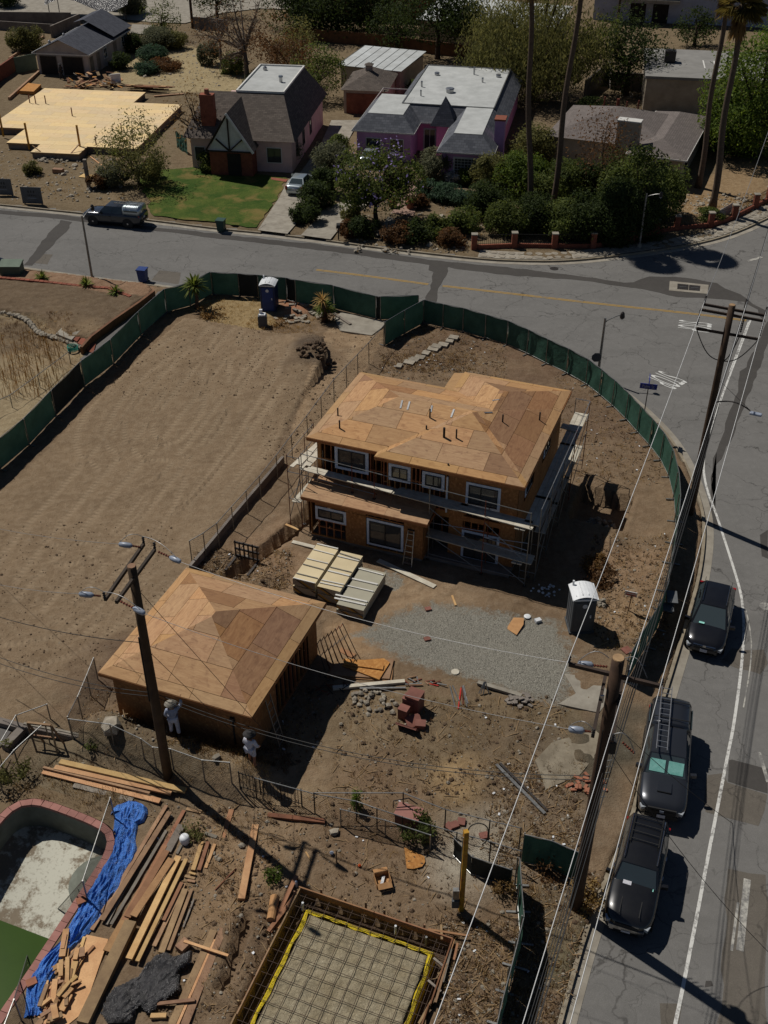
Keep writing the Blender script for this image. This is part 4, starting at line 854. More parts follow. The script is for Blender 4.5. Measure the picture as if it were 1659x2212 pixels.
# ------------------------------------------------------------------ stacked wall panels
def panel_stack(label,a0,a1,b0,b1,tiers,face,straps,grp='stacks of wall panels'):
    t=thing('panel_stack',label,'panel stack',LW((a0+a1)/2,(b0+b1)/2,0),group=grp);z=.0
    for h,sh in tiers:
        for b in np.linspace(b0+.3,b1-.3,4):MB().box(LW((a0+a1)/2,b,z+.04),(a1-a0,.09,.08),(E1,E2,EZ)).obj('sleeper',M['grey_wood'],t)
        z+=.08;c=LW((a0+a1)/2+sh,(b0+b1)/2,z+h/2)
        bd=MB().box(c,(a1-a0,b1-b0,h),(E1,E2,EZ)).obj('panel_bundle',M['drywall_edge'],t)
        MB().box(c-E2*((b1-b0)/2+.004),(a1-a0-.01,.006,h-.01),(E1,E2,EZ)).obj('end_tape',M['endtape'],bd);z+=h
        MB().box(LW((a0+a1)/2+sh,(b0+b1)/2,z+.006),(a1-a0+.005,b1-b0+.005,.012),(E1,E2,EZ)).obj('top_panel',face,bd);z+=.012
    for(f,sk,w,m,ov)in straps:
        b=b0+(b1-b0)*f;MB().beam(LW(a0-ov+.02,b+sk,z+.03),LW(a1-.02,b-sk,z+.03),w,.05).obj('metal_track',M['white' if m=='alu' else m],t)
panel_stack('cream wall-panel stack nearest the garage, crossed by six thin battens',-18.95,-17.75,37.2,40.2,((.36,0),(.36,.0)),M['drywall'],[(.99,0,.07,'alu',0),(.82,.02,.05,'alu',0),(.56,.0,.05,'alu',0),(.39,.02,.04,'steel',0),(.14,.0,.04,'steel',0),(.01,0,.05,'alu',0)])
panel_stack('middle cream wall-panel stack with bright metal tracks across its top',-17.58,-16.38,37.1,40.1,((.36,0),(.36,.0)),M['drywall'],[(.9,.06,.05,'steel',0),(.84,.0,.07,'alu',0),(.52,.0,.04,'steel',0),(.42,.0,.08,'alu',0),(.17,-.03,.06,'alu',0),(.1,-.03,.06,'alu',0)])
panel_stack('lower grey-topped wall-panel stack on the gravel side with white tubes on it',-16.3,-14.92,36.42,39.48,((.28,0),(.24,.03)),M['drywall_grey'],[(.93,.02,.06,'alu',0),(.66,-.02,.1,'alu',.3),(.47,-.02,.06,'alu',.3),(.2,-.03,.09,'alu',.3),(.12,-.03,.1,'alu',.25)])
# ------------------------------------------------------------------ loose boards and small gear
def board(label,q0,q1,w,th,mat,z=0.0,name='board',cat='board',grp=None,z1=None,dz=None):
    p,q=W(*q0,z),W(*q1,z if z1 is None else z1);p.z+=max(0,hz(p.x,p.y))if dz is None else dz;q.z+=max(0,hz(q.x,q.y))if dz is None else dz
    up=EZ*(th/2+.012);return single(MB().beam(p+up,q+up,w,th),name,M[mat],label,cat,grp)
board('pale scaffold board lying between the trench and the wall panels',r1(70,1235),r1(300,1290),.24,.05,'plank_white');board('long pale board lying in front of the house stepladder',r1(960,1425),zJ(815,335),.3,.05,'plank_white')
board('small yellow wood offcut alone on bare ground below the house',zJ(903,380),zJ(922,432),.1,.05,'new_wood');board('short plank end bridging the trench by the scaffold',r1(0,1060),r1(135,1105),.14,.05,'new_wood',.05)
board('pale timber kerb edging the gravel above the rubble',zJ(290,862),zJ(660,825),.2,.12,'plank_white');board('thin grey-blue pipe beside the pale kerb',s3(70,650),s3(565,640),.09,.09,'steel',name='pipe',cat='pipe');board('concrete edging beam sloping beside the gravel',s3(1345,585),zJ(1260,905),.2,.12,'concrete',name='edging_beam',cat='beam')
board('grey-green steel channel lying across the lower site',zJ(1130,1250),zQ(320,375),.13,.07,'steel',name='steel_channel',cat='channel');board('second steel channel alongside the grey-green one',zJ(1150,1245),zQ(335,355),.1,.07,'steel_dark',name='steel_channel',cat='channel')
for i,(a,b,c)in enumerate(((1040,1500,.05),(1075,1560,.04),(1080,1640,.05))):board(f'{ordn(i)} weathered edging board in the gap left of the steel channel',s3(0+3*i,690+6*i),s3(50,700-8*i),.1,.06,'grey_wood')
# stack of plywood by the garage
st=thing('plywood_stack','splayed stack of plywood and strand-board sheets half in garage shade','plywood stack',W(*s3(180,430)))
for i,(pts,m)in enumerate((([(-240,380),(440,340),(415,550),(-290,500)],'red_wood'),([(-200,360),(440,310),(390,525),(-270,480)],'old_wood'),([(20,330),(330,305),(395,350),(280,535),(-120,380)],'osb_light'),([(-110,310),(200,330),(330,375),(320,428),(-100,370)],'osb_light'))):
    MB().prism(WP([s3(*p)for p in pts],.12+.06*i),.03+.07*i,.085+.07*i).obj('sheet',M[m],st)
# leaning scaffold frames by the garage corner
fr=thing('scaffold_frame_bundle','bundle of rusty scaffold frames leaning on the garage corner','scaffold frames',LW(-15.35,33.2,0))
for k in range(7):
    a=-15.45+.09*k;lean=.15+.05*k;b=32.7+.22*k
    for s_ in(0,.7):MB().tube([LW(a+lean,b+s_*.5,0),LW(a-.1,b+s_*.5-.2,1.75)],.022,5).obj('tube',M['rust' if k%2 else 'steel_dark'],fr)
    MB().tube([LW(a-.1,b-.2,1.7),LW(a-.1,b+.15,1.7)],.02,5).obj('tube',M['rust'],fr);MB().tube([LW(a,b,.9),LW(a,b+.35,.9)],.02,5).obj('tube',M['steel'],fr)
single(MB().beam(LW(-15.2,34.2,.04),LW(-14.4,34.0,.04),.3,.04),'board',M['red_wood'],'short reddish board on the ground behind the scaffold frames','board')
pc=thing('pipe_clutter','dark jumble of steel couplers at the foot of the scaffold frames','couplers',LW(-14.9,31.9,0))
for k in range(26):p=LW(-15.3+R.random()*1.3,31.2+R.random()*1.2,.05+R.random()*.12);MB().tube([p,p+Vector((R.uniform(-.4,.4),R.uniform(-.4,.4),R.uniform(-.05,.1)))],.025,5).obj('coupler',M['steel_dark' if k%3 else 'rust'],pc)
# red-brown box units
def crate(label,q,sz0,rz,tilt=0.,mat='brown_box',name='painted_box',top=True):
    sz=tuple(d*.86 for d in sz0);p=W(*q);t=thing(name,label,'box',(p.x,p.y,hz(p.x,p.y)),0,'red-brown boxes on the lower site')
    ax=(Vector((math.cos(rz),math.sin(rz),0)),Vector((-math.sin(rz),math.cos(rz),0)),EZ)
    if tilt:rot=Matrix.Rotation(tilt,3,ax[0]);ax=tuple(rot @ a for a in ax)
    c=p+EZ*(sz[2]/2*abs(ax[2].z)+sz[1]/2*abs(ax[1].z));MB().box(c,sz,ax).obj('body',M[mat],t);MB().box(c+ax[2]*(sz[2]/2+.01),(sz[0]+.03,sz[1]+.03,.022),ax).obj('lid',M[mat],t);return t
crate('tallest red-brown box of the cluster, at its back',s3(660,850),(.75,.75,1.05),TH-.1);crate('open red-brown box in front of the tallest one, with a broken rim',s3(605,860),(.6,.45,.85),TH-.1);crate('narrow upright red-brown box at the edge nearest the rubble',s3(545,950),(.48,.42,.7),TH-.1)
crate('thin red-brown panel leaning at the front of the box cluster',s3(580,1085),(1.1,.5,.08),TH-.05,-.9);crate('red-brown sheet lying tilted between the box cluster pieces',s3(650,1010),(.75,.6,.1),TH+.7,.35);crate('small red-brown lid block at the front corner of the box cluster',s3(725,1045),(.5,.42,.25),TH+.25)
# rubble, pavers, poles
def heap(name,label,q,n,r,sz,mat,cat,h=.25,box=None):
    p=W(*q);t=thing(name,label,cat,(p.x,p.y,hz(p.x,p.y)))
    for k in range(n):
        a=R.random()*6.28;d=math.sqrt(R.random())*r;x,y=p.x+math.cos(a)*d,p.y+math.sin(a)*d*.7;z=hz(x,y)+(1-d/r)*h*R.random()+sz*.3
        mb=MB()
        if box:mb.box((x,y,z),box,rz=R.random()*3)
        else:mb.rock((x,y,z),sz*R.uniform(.6,1.3))
        mb.obj('stone' if not box else 'brick',mat if not isinstance(mat,str)else M[mat],t)
    return t
heap('rubble_pile','heap of grey broken stones beside the pale kerb',s3(190,750),24,.85,.13,'rubble','rubble');heap('rubble_scatter','loose stones below the grey rubble heap',s3(280,850),12,.8,.12,'rubble','rubble');heap('paver_pile','small pile of grey concrete pavers at the edge of the gravel',zJ(1255,920),26,.62,.1,'wallconc','pavers',.25,(.24,.14,.08))
heap('brick_pile','scattered heap of orange bricks beside the roadside utility pole',s1(225,1880),26,.85,.1,'terracotta','bricks',.25,(.24,.12,.08));heap('stone_heap','grey round stones beside the grey portable toilet',zK(380,625),14,.3,.13,'rubble','stones')
heap('sapling_rubble','mixed broken rubble in the shaded pit beside the house',r4(770,1710),30,.8,.16,'rubble','rubble',.4);heap('white_litter_pile','scatter of white litter in the shade by the scaffold',zJ(1385,350),24,.75,.07,'poly_white','litter',.1)
tt=thing('scaffold_tubes','fan of grey scaffold tubes and one red tube on the ground','tubes',W(*s3(1140,720)))
for(x0,y0,x1,y1,m)in((1045,610,1100,830,'steel'),(1075,605,1165,815,'steel'),(1165,630,1135,855,'red'),(1180,610,1228,835,'steel'),(1190,605,1238,800,'alu'),(1170,620,1190,810,'rust')):MB().tube([W(*s3(x0,y0),.06),W(*s3(x1,y1),.06)],.035,6).obj('tube',M[m],tt)
tt=thing('metal_stands','splayed cluster of steel stands beside the concrete edging beam','stands',W(*s3(1420,650)))
for k,(x,y)in enumerate(((1355,690),(1375,695),(1405,700),(1410,680),(1465,690),(1440,640))):MB().tube([W(*s3(x,y),.03),W(*s3(1408+4*k,640),.0)+EZ*.45],.022,5).obj('leg',M['steel' if k!=3 else 'rust'],tt)
tt=thing('rusty_frame_heap','tangle of rusty steel frames lying on the pale kerb end','scrap',W(*s3(700,560)))
for(x0,y0,x1,y1)in((545,540,600,585),(580,520,685,500),(600,525,670,565),(685,505,705,575),(560,590,740,580),(770,560,880,545),(775,560,810,590),(830,555,860,580),(860,580,945,550),(905,580,1010,600),(640,560,740,530),(600,600,750,595)):MB().beam(W(*s3(x0,y0),.08),W(*s3(x1,y1),.1),.05,.04).obj('bar',M[R.choice(['rust','steel','old_wood'])],tt)
MB().beam(W(*s3(820,585),.05),W(*s3(920,605),.05),.05,.04).obj('bar',M['red'],tt)
sg=thing('warning_sign','small red and white warning sign on a wooden stake','sign',WG(*zK(580,680)))
b=WG(*zK(580,680));MB().beam(b,b+EZ*1.0+E1*.05,.05,.05).obj('stake',M['old_wood'],sg);c=b+EZ*1.05;ax=(E1,(E2+EZ*.3).normalized(),(EZ-E2*.3).normalized());MB().box(c,(.6,.02,.38),ax).obj('board',M['sign_white'],sg);MB().box(c-ax[1]*.012-ax[2]*.08,(.5,.006,.1),ax).obj('stripe',M['sign_red'],sg);MB().box(c-ax[1]*.012+ax[2]*.08,(.45,.006,.05),ax).obj('stripe',M['sign_red'],sg)
single(MB().prism(WP([zJ(1190,530),zJ(1220,490),zJ(1272,497),zJ(1270,530),zJ(1235,580),zJ(1188,545)],.06),lambda p:.05+.06*math.sin(p.x*3),lambda p:.065+.06*math.sin(p.x*3)),'cardboard_sheet',M['card'],'curled sheet of brown cardboard on the gravel','cardboard')
for q,l in((zJ(780,445),'brown paver lying alone between the panels and the gravel'),(zJ(775,600),'brown paver lying alone in the middle of the gravel')):single(MB().box(W(*q,.05),(.3,.24,.08),rz=.3),'paver',M['brown_box'],l,'paver')
single(MB().lathe([(.02,0),(.2,.0),(.18,.03),(.02,.03)],W(*zJ(920,770),.03),12),'round_lid',M['plank_white'],'round pale lid lying on the gravel','lid');single(MB().lathe([(.1,0),(.17,.02),(.17,.05),(.1,.07)],W(*zJ(1290,487),.03),12),'white_bucket_lid',M['poly_white'],'white round lid beside the curled cardboard','lid');single(MB().box(W(*zJ(1345,505),.08),(.3,.22,.14),rz=.4),'foam_box',M['poly_white'],'small white foam box beside the round white lid','box');single(MB().box(WG(*zK(570,990),.03),(.42,.42,.05),rz=.5),'paver',M['brown_box'],'square brown paver on the earth below the warning sign','paver')
# concrete pads on the lower site
struct(MB().prism(WP([zJ(1345,1260),zJ(1330,1225),zJ(1420,1130),zJ(1640,1070),zJ(1700,1130),zJ(1560,1300),zJ(1385,1375)],.03),-.1,.045),'concrete_pad',M['curb']);struct(MB().prism(WP([zJ(1480,780),zJ(1659,800),zJ(1720,900),zJ(1659,980),zJ(1450,935),zJ(1540,880)],.03),-.1,.04),'concrete_pad',M['concrete'])
# forklift carriage
fk=thing('forklift_carriage','black forklift carriage with tall tines standing by the trench','forklift part',W(*zI(1250,170)));a0,b0=toL(W(*zI(1215,180)))
for k in range(6):MB().box(LW(a0+.25*k,b0,.55),(.06,.06,1.0 if k%2 else 1.1),(E1,E2,EZ)).obj('bar',M['steel_dark'],fk)
for z in(.1,.55,.95):MB().box(LW(a0+.62,b0+.06,z),(1.4,.07,.1),(E1,E2,EZ)).obj('cross_bar',M['steel_dark'],fk)
for k in(0,1.25):MB().box(LW(a0+k,b0-.6,.05),(.12,1.2,.05),(E1,E2,EZ)).obj('fork',M['steel_dark'],fk)
# two service toilets
def toilet(label,q,rz,bodymat,roofmat,door,grp='portable toilets'):
    t=thing('portable_toilet',label,'portable toilet',W(*q),rz,grp);w,h=1.12,2.0
    mb=MB();mb.box((0,0,.06),(w+.06,w+.06,.12));mb.obj('base',M['poly_grey'],t,world=False)
    mb=MB();mb.box((0,0,h/2+.1),(w,w,h));b_=mb.obj('cabin',bodymat,t,world=False);m=b_.modifiers.new('b','BEVEL');m.width=.06;m.segments=2
    mb=MB();mb.box((0,-w/2-.012,h/2+.05),(w*.74,.03,h*.88));d_=mb.obj('door',door,t,world=False)
    mb=MB();mb.box((w*.28,-w/2-.04,1.1),(.06,.04,.16));mb.obj('latch',M['poly_white'],d_,world=False);mb=MB();mb.lathe([(.12,0),(.12,.008)],(.0,-w/2-.028,1.72),14,(0,-1,0));mb.obj('badge',M['poly_white'],d_,world=False)
    for s_ in(-1,1):
        for k in range(3):mb=MB();mb.box((s_*(w/2+.008),-.3+.3*k,1.1),(.025,.1,1.7));mb.obj('rib',bodymat,t,world=False)
    mb=MB();N=8;vs=[]
    for i in range(N+1):
        x=-w/2-.05+(w+.1)*i/N;z=h+.1+.2*math.sin(math.pi*i/N)**.8
        for j in range(5):y=-w/2-.05+(w+.1)*j/4;vs.append((x,y,z+.06*math.sin(math.pi*j/4)))
    fs=[(i*5+j,(i+1)*5+j,(i+1)*5+j+1,i*5+j+1)for i in range(N)for j in range(4)]
    mb.add(vs,fs);mb.box((0,0,h+.1),(w+.08,w+.08,.08));ro=mb.obj('roof',roofmat,t,world=False)
    for k in range(4):mb=MB();mb.tube([((-.42+.28*k),-.45,h+.14+.2*math.sin(math.pi*(.13+.25*k))),((-.42+.28*k),.45,h+.14+.2*math.sin(math.pi*(.13+.25*k)))],.03,6);mb.obj('roof_rib',roofmat,ro,world=False)
    mb=MB();mb.tube([(-.42,.4,h+.1),(-.42,.4,h+.5)],.05,8);mb.obj('vent',roofmat,t,world=False);return t
toilet('grey portable toilet with white ribbed roof beside the gravel',zK(200,800),.05,M['poly_grey'],M['poly_white'],M['poly_grey']);toilet('blue portable toilet with white roof behind the green fence',zE(155,795),-.12,M['poly_navy'],M['poly_white'],M['poly_blue'])
t=thing('hand_wash_station','grey hand-wash station with white top in front of the blue toilet','wash station',W(*zE(110,905)));b=W(*zE(110,905));MB().box(b+EZ*.45,(.62,.5,.9)).obj('tank',M['poly_grey'],t);MB().box(b+EZ*.96,(.45,.42,.1)).obj('basin',M['poly_white'],t);MB().box(b+EZ*1.15+Vector((-.1,.1,0)),(.22,.18,.3)).obj('dispenser',M['poly_white'],t)
# ------------------------------------------------------------------ fences
def screen_fence(label,px,h=1.85,mats=None,name='screen_fence',world=None,feet=True,lean=0.):
    P=world or[WG(*q)for q in px];t=thing(name,label,'fence',P[0]);n=len(P)
    for i in range(n):
        d=(P[min(i+1,n-1)]-P[max(i-1,0)]);d.z=0;d.normalize();nrm=Vector((-d.y,d.x,0))
        ins_=nrm*(.07 if nrm.dot(LW(-14,46)-P[i])>0 else-.07);MB().tube([P[i]+ins_-EZ*.1,P[i]+ins_+EZ*h],.03,6).obj('post',M['steel'],t)
        if feet:MB().beam(P[i]+EZ*.04-nrm*.45,P[i]+EZ*.04+nrm*.45,.08,.05).obj('foot',M['steel'],t)
    for i in range(n-1):
        a,b=P[i],P[i+1];d=(b-a);L=d.length;d.normalize();nrm=Vector((-d.y,d.x,0));mb=MB();nu,nv=max(4,int(L/.3)),6;ph=R.random()*6
        for j in range(nv+1):
            for k in range(nu+1):
                u,v=k/nu,j/nv;bil=.07*math.sin(math.pi*v)*math.sin(u*math.pi)*(.4+math.sin(u*7+ph)*.6)+.03*math.sin(u*19+v*5+ph)*math.sin(math.pi*v)
                sag=-.05*math.sin(math.pi*u)*v;mb.v.append(tuple(a.lerp(b,u)+EZ*(.03+v*(h-.05)+sag)+nrm*bil))
        mb.f=[(j*(nu+1)+k,j*(nu+1)+k+1,(j+1)*(nu+1)+k+1,(j+1)*(nu+1)+k)for j in range(nv)for k in range(nu)];mb.sm=True
        mb.obj('screen',M[mats[i%len(mats)]if mats else 'green_mesh'],t);MB().tube([a+EZ*(h-.02),b+EZ*(h-.02)],.022,6).obj('top_rail',M['steel'],t);MB().tube([a+EZ*.08,b+EZ*.08],.018,5).obj('bottom_rail',M['steel'],t)
    return t
g='green_mesh';k_='black_mesh'
screen_fence('green screened fence running diagonally between the graded lot and the neighbour',[(-150,1145),(-80,1085),(0,1015),(62,962),(120,900),(182,836),(245,787),(303.5,726),(359.6,675),(411,661),(459,636)],mats=[g,g,g,g,k_,g,g,g,g,g])
screen_fence('green screened fence along the street behind the blue toilet',[(460,637),(518,640),(560,643),(621,650),(640,654),(721,666)],mats=[g,k_,g,k_,g])
screen_fence('green screened gate pair across the driveway apron',[(722,667),(813,690),(822,691),(903,688)],mats=[g,k_,g],name='screen_gate');screen_fence('short green screened fence turned in from the street beside the gates',[(830,748),(872,722),(913,699)],mats=[g,g])
screen_fence('long green screened fence curving round the street corner',[(915,698),(957,708),(1000,717),(1048,731),(1095,745),(1139,765),(1180,786),(1224,807),(1266,831),(1295,854),(1323,878),(1352,907),(1377,935),(1403,964),(1427,995),(1445,1032),(1456,1080),(1459,1128),(1455,1175),(1449,1218),(1438,1279),(1432,1320),(1418,1360),(1395,1398),(1374,1433),(1352,1475)],mats=[g])
def chain_fence(label,px,h=1.5,rail=True,mesh=True,name='chain_link_fence',mat='steel',sp=.14,world=None,pmat=None):
    P=world or[WG(*q)for q in px];t=thing(name,label,'fence',P[0])
    for p in P:MB().tube([p-EZ*.1,p+EZ*(h+.02)],.03,6).obj('post',M[pmat or mat],t)
    for a,b in zip(P,P[1:]):
        if rail:MB().tube([a+EZ*h,b+EZ*h],.022,6).obj('top_rail',M[mat],t)
        if mesh:
            L=(b-a).length;mb=MB();k=-h
            while k<L:
                for s_ in(0,1):
                    u0,v0,u1,v1=k,0.,k+h,h
                    if u0<0:v0-=u0;u0=0
                    if u1>L:v1-=(u1-L);u1=L
                    if u1-u0>.05:
                        if s_:v0,v1=h-v0,h-v1
                        mb.tube([a.lerp(b,u0/L)+EZ*(v0+.02),a.lerp(b,u1/L)+EZ*(v1-.01)],.0035,3,False)
                k+=sp
            if mb.v:tag(mb.obj('wire_mesh',M['steel_dark'],t),kind='stuff')
    return t
chain_fence('chain-link fence running down between the graded lot and the framed house',[(829,748),(797,786),(773,812),(749,838),(722,868),(695,905),(665,947),(632,990),(600,1034),(564,1080),(536,1112),(505,1147),(474,1183),(445,1205),(416,1222)],1.6)
P=[WG(*q)for q in((612,1000),(560,1062),(500,1132),(440,1205),(413,1236))];mb=MB()
for a,b in zip(P,P[1:]):mb.beam(a+EZ*.2,b+EZ*.2,.16,.55)
single(mb,'low_wall',M['wallconc'],'low grey retaining wall along the chain-link fence beside the graded lot','wall')
chain_fence('pipe rail fence crossing the straw yard below the neighbour lawn',[zD(-60,1480),zD(80,1420),zD(255,1290),zD(450,1140)],.9,mesh=False)
chain_fence('leaning chain-link panels beside the near corner of the garage',[zI(375,1115),zI(425,1010),zI(470,900),zI(505,810)],1.35,sp=.07);chain_fence('bare chain-link run along the front of the garage yard',[zI(378,1118),zI(590,1160),zI(745,1225),zI(805,1270),zI(895,1280),zI(1055,1335),zI(1195,1355)],1.25,sp=.12)
ir=thing('iron_fence','short black iron picket fence behind the second worker','fence',WG(*zO(145,225)));a,b=WG(*zO(140,215)),WG(*zO(470,290))
for k in range(19):p=a.lerp(b,k/18);MB().tube([p,p+EZ*1.05],.012 if k%6 else .03,5).obj('picket',M['black'],ir)
for z in(.15,.95):MB().tube([a+EZ*z,b+EZ*z],.018,5).obj('rail',M['black'],ir)
chain_fence('chain-link fence between the lower site and the yard of the slab, below the iron pickets',[zO(225,245),zO(540,330),zO(765,370),zO(875,410),zO(1010,455),zO(1160,500),zO(1300,540),zO(1480,590),zO(1640,640)],1.2,pmat='steel_dark');chain_fence('upper pipe fence with bare top rail above the reddish box',[zO(540,330),zO(1015,330),zO(1240,420),zO(1475,480),zO(1640,520)],1.25,mesh=False,pmat='steel_dark')
chain_fence('galvanised gate panel lying along the fence beside the small green shrub',[zO(680,395),zO(920,455),zO(1160,535)],1.0,sp=.09)
screen_fence('black shade cloth hung on the fence behind the yellow post',[zO(1285,560),zO(1380,660),zO(1590,730)],1.1,mats=[k_],feet=False);screen_fence('dark green screened fence panel beside the roadside pole',[zQ(178,660),zQ(340,700),zQ(500,770)],1.7,mats=[g],feet=False)
screen_fence('tall screened fence panels running down the roadside edge of the slab yard',[zQ(150,800),zQ(160,960),zQ(175,1150),zQ(140,1290),zQ(100,1450),zQ(50,1640),zQ(-10,1900)],1.7,mats=[g])
chain_fence('pipe barrier standing across the corner of the pool yard',[s5(540,560),s5(215,860),s5(30,1090)],1.25,mesh=True,sp=.12);chain_fence('long pipe rail leaving the frame beside the weedy corner',[s5(545,300),s5(215,420),s5(0,800)],.9,mesh=False)
chain_fence('pool safety fence of thin pipes along the pool edge',[zN(690,400),zN(530,900),zN(370,1070),zN(205,1330),zN(130,1610),zN(60,1800)],1.3,sp=.1)
# ------------------------------------------------------------------ utility poles
def pole(label,px,h,r0=.19,r1_=.15,dark=None):
    b=W(*px);t=thing('utility_pole',label,'utility pole',b,group='wooden utility poles')
    MB().tube([b+EZ*z for z in(-.3,h*.35,h*.7,h)],[r0,r0*.95,r1_*1.05,r1_],14).smooth().obj('shaft',M['pole_wood'],t);MB().lathe([(r1_*.96,0),(r1_*.9,.03)],b+EZ*h,14).obj('cap',M['old_wood'],t);return t,b
def insulator(t,p,ax=EZ,n=4,r=.07,L=.3,mat='insul'):
    ax=Vector(ax).normalized();prof=[]
    for k in range(n):prof+=[(r*.45,L*k/n),(r,L*(k+.25)/n),(r*.5,L*(k+.7)/n)]
    return MB().lathe(prof,p,8,ax).obj('insulator',M[mat],t)
def sag(p,q,s,n=18):return[p.lerp(q,k/n)-EZ*(s*4*(k/n)*(1-k/n))for k in range(n+1)]
def wire(label,p,q,s=.3,r=.014,mat='wire',grp=None,name='power_line'):return single(MB().tube(sag(Vector(p),Vector(q),s),r,5),name,M[mat],label,'cable',grp)
PL,bL=pole('wooden utility pole in front of the garage with double crossarm',zI(868,1325),11.2,.2,.16)
HL=10.75
armsL=[]
for(p,q)in((zI(740,112),zI(540,398)),(zI(797,140),zI(598,412))):
    a,b=W(*p,HL),W(*q,HL);MB().beam(a,b,.1,.14).obj('crossarm',M['arm_wood'],PL);armsL.append((a,b))
(aT,aB),(cT,cB)=armsL
for e in(aT,aB,cT):insulator(PL,e+EZ*.07,EZ,3,.06,.28,'steel_dark')
dead={}
for nm,p,q in(('lu',zI(610,112),zI(725,128)),('ll',zI(405,368),zI(520,380)),('ru',zI(930,205),zI(810,150)),('rl',zI(745,470),zI(615,405))):
    a,b=W(*p,HL+.12),W(*q,HL+.1);d=(b-a).normalized();MB().lathe([(.03,0),(.09,.05),(.11,.25),(.1,.45),(.03,.55)],a,10,d).smooth().obj('dead_end_cover',M['insul'],PL);insulator(PL,a+d*.55,d,5,.05,max(.15,(b-a).length-.55),'rust');dead[nm]=a
for e0,e1 in((dead['lu'],aT+EZ*.35),(aT+EZ*.35,dead['ru']),(dead['ll'],aB+EZ*.35),(aB+EZ*.35,dead['rl'])):MB().tube([e0.lerp(e1,k/8)+EZ*(.25*math.sin(math.pi*k/8))for k in range(9)],.012,5).obj('jumper',M['wire'],PL)
MB().tube([bL+EZ*4.6+Vector((-.2,-.05,0)),bL+EZ*7.9+Vector((-.18,-.05,0))],.03,6).obj('conduit',M['cable'],PL)
PRt,bR=pole('thick roadside utility pole with crossarms beside the parked vehicles',(1243,1960),12.45,.22,.19)
HR=11.7
a0,a1=W(*s1(5,412),HR),W(*s1(1110,680),HR);MB().beam(a0,a1,.1,.13).obj('crossarm',M['arm_wood'],PRt)
b0,b1=W(*s1(450,530),11.0),W(*s1(292,1285),10.4);MB().beam(b0,b1,.1,.13).obj('crossarm',M['arm_wood'],PRt);b2,b3=W(*s1(650,600),11.0),W(*s1(525,1340),10.4);MB().beam(b2,b3,.1,.13).obj('crossarm',M['arm_wood'],PRt)
for p,q in((s1(400,800),s1(385,860)),):MB().box(W(*s1(402,830),10.8),(.12,.05,.3)).obj('tag_plate',M['alu'],PRt)
for e in(a0,W(*s1(720,520),HR),a1,b1,b3):insulator(PRt,e+EZ*.06,EZ,3,.06,.3,'steel_dark')
deadR={}
for nm,p,q in(('u',s1(110,410),s1(480,445)),('l',s1(0,1190),s1(280,1225))):
    a,b=W(*p,HR-.2 if nm=='u' else 10.3),W(*q,HR-.2 if nm=='u' else 10.3);d=(b-a).normalized();MB().lathe([(.03,0),(.1,.05),(.12,.25),(.11,.42),(.03,.5)],a,10,d).smooth().obj('dead_end_cover',M['insul'],PRt);insulator(PRt,a+d*.5,d,5,.05,max(.2,(b-a).length-.5),'rust');deadR[nm]=a
d2=W(*s1(800,1490),10.0);insulator(PRt,W(*s1(650,1350),10.2),d2-W(*s1(650,1350),10.2),6,.05,.5,'rust')
for e0,e1,hh in((deadR['u']+EZ*.1,W(*s1(490,340),HR+.2),.35),(W(*s1(660,350),HR+.3),W(*s1(945,580),HR),.4),(deadR['l']+EZ*.1,b1+EZ*.3,.3),(b3+EZ*.3,d2,.4)):MB().tube([e0.lerp(e1,k/8)+EZ*(hh*math.sin(math.pi*k/8))for k in range(9)],.013,5).obj('jumper',M['wire'],PRt)
for k in range(8):
    z=6.0+.3*k;MB().tube([bR+Vector((.15,.1,z)),bR+Vector((.4,.12,z+.02))],.02,5).obj('step_bolt',M['steel'],PRt)
MB().box(bR+Vector((.28,.05,8.6)),(.22,.3,.5)).obj('splice_box',M['black'],PRt);MB().tube([bR+Vector((-.14,-.16,.2)),bR+Vector((-.13,-.13,9.5))],.025,6).obj('conduit',M['cable'],PRt)
P3,b3_=pole('dark roadside utility pole by the intersection carrying a street lamp',(1490,1110),12.4,.21,.16)
c0,c1=W(*s2(890,150),12.0),W(*s2(1625,285),12.0);e0_,e1_=W(*s2(850,212),11.85),W(*s2(1605,350),11.85);f0,f1=W(*s2(800,440),10.9),W(*s2(1550,570),10.9)
for a,b in((c0,c1),(e0_,e1_),(f0,f1)):MB().beam(a,b,.09,.12).obj('crossarm',M['arm_wood'],P3)
for a,b in((e0_,f0),(W(*s2(1370,330),11.85),W(*s2(1320,520),10.9)),(e1_,f1)):
    dd=(b-a).normalized();insulator(P3,a,dd,7,.055,(b-a).length*.85,'steel_dark')
    for s_ in(c0,c1):pass
for a in(c0,W(*s2(1380,190),12.0),c1):insulator(P3,a,(c0-b3_).cross(EZ)+EZ*.3 if False else Vector((.35,.9,.25)),6,.055,.7,'steel_dark')
pj=b3_+EZ*9.4
for e in(f0,W(*s2(1320,530),10.9),f1):MB().tube([e.lerp(pj,k/10)-EZ*(.45*math.sin(math.pi*k/10))for k in range(11)],.025,6).obj('riser_cable',M['cable'],P3)
la=b3_+EZ*7.0;lb=WY(*s2(1440,1450),la.y-.8);MB().tube([la.lerp(lb,k/8)+EZ*(.35*math.sin(math.pi*k/9))for k in range(9)],.035,7).obj('lamp_arm',M['steel_dark'],P3)
dl=(lb-la);dl.z=0;dl.normalize();lh=MB().box(lb+dl*.3,(.62,.26,.14),(dl,Vector((-dl.y,dl.x,0)),EZ)).obj('lamp_head',M['insul'],P3);m_=lh.modifiers.new('b','BEVEL');m_.width=.06;m_.segments=2
MB().tube([b3_+EZ*8.4,lb+dl*.05+EZ*.1],.01,4).obj('stay_wire',M['cable'],P3)
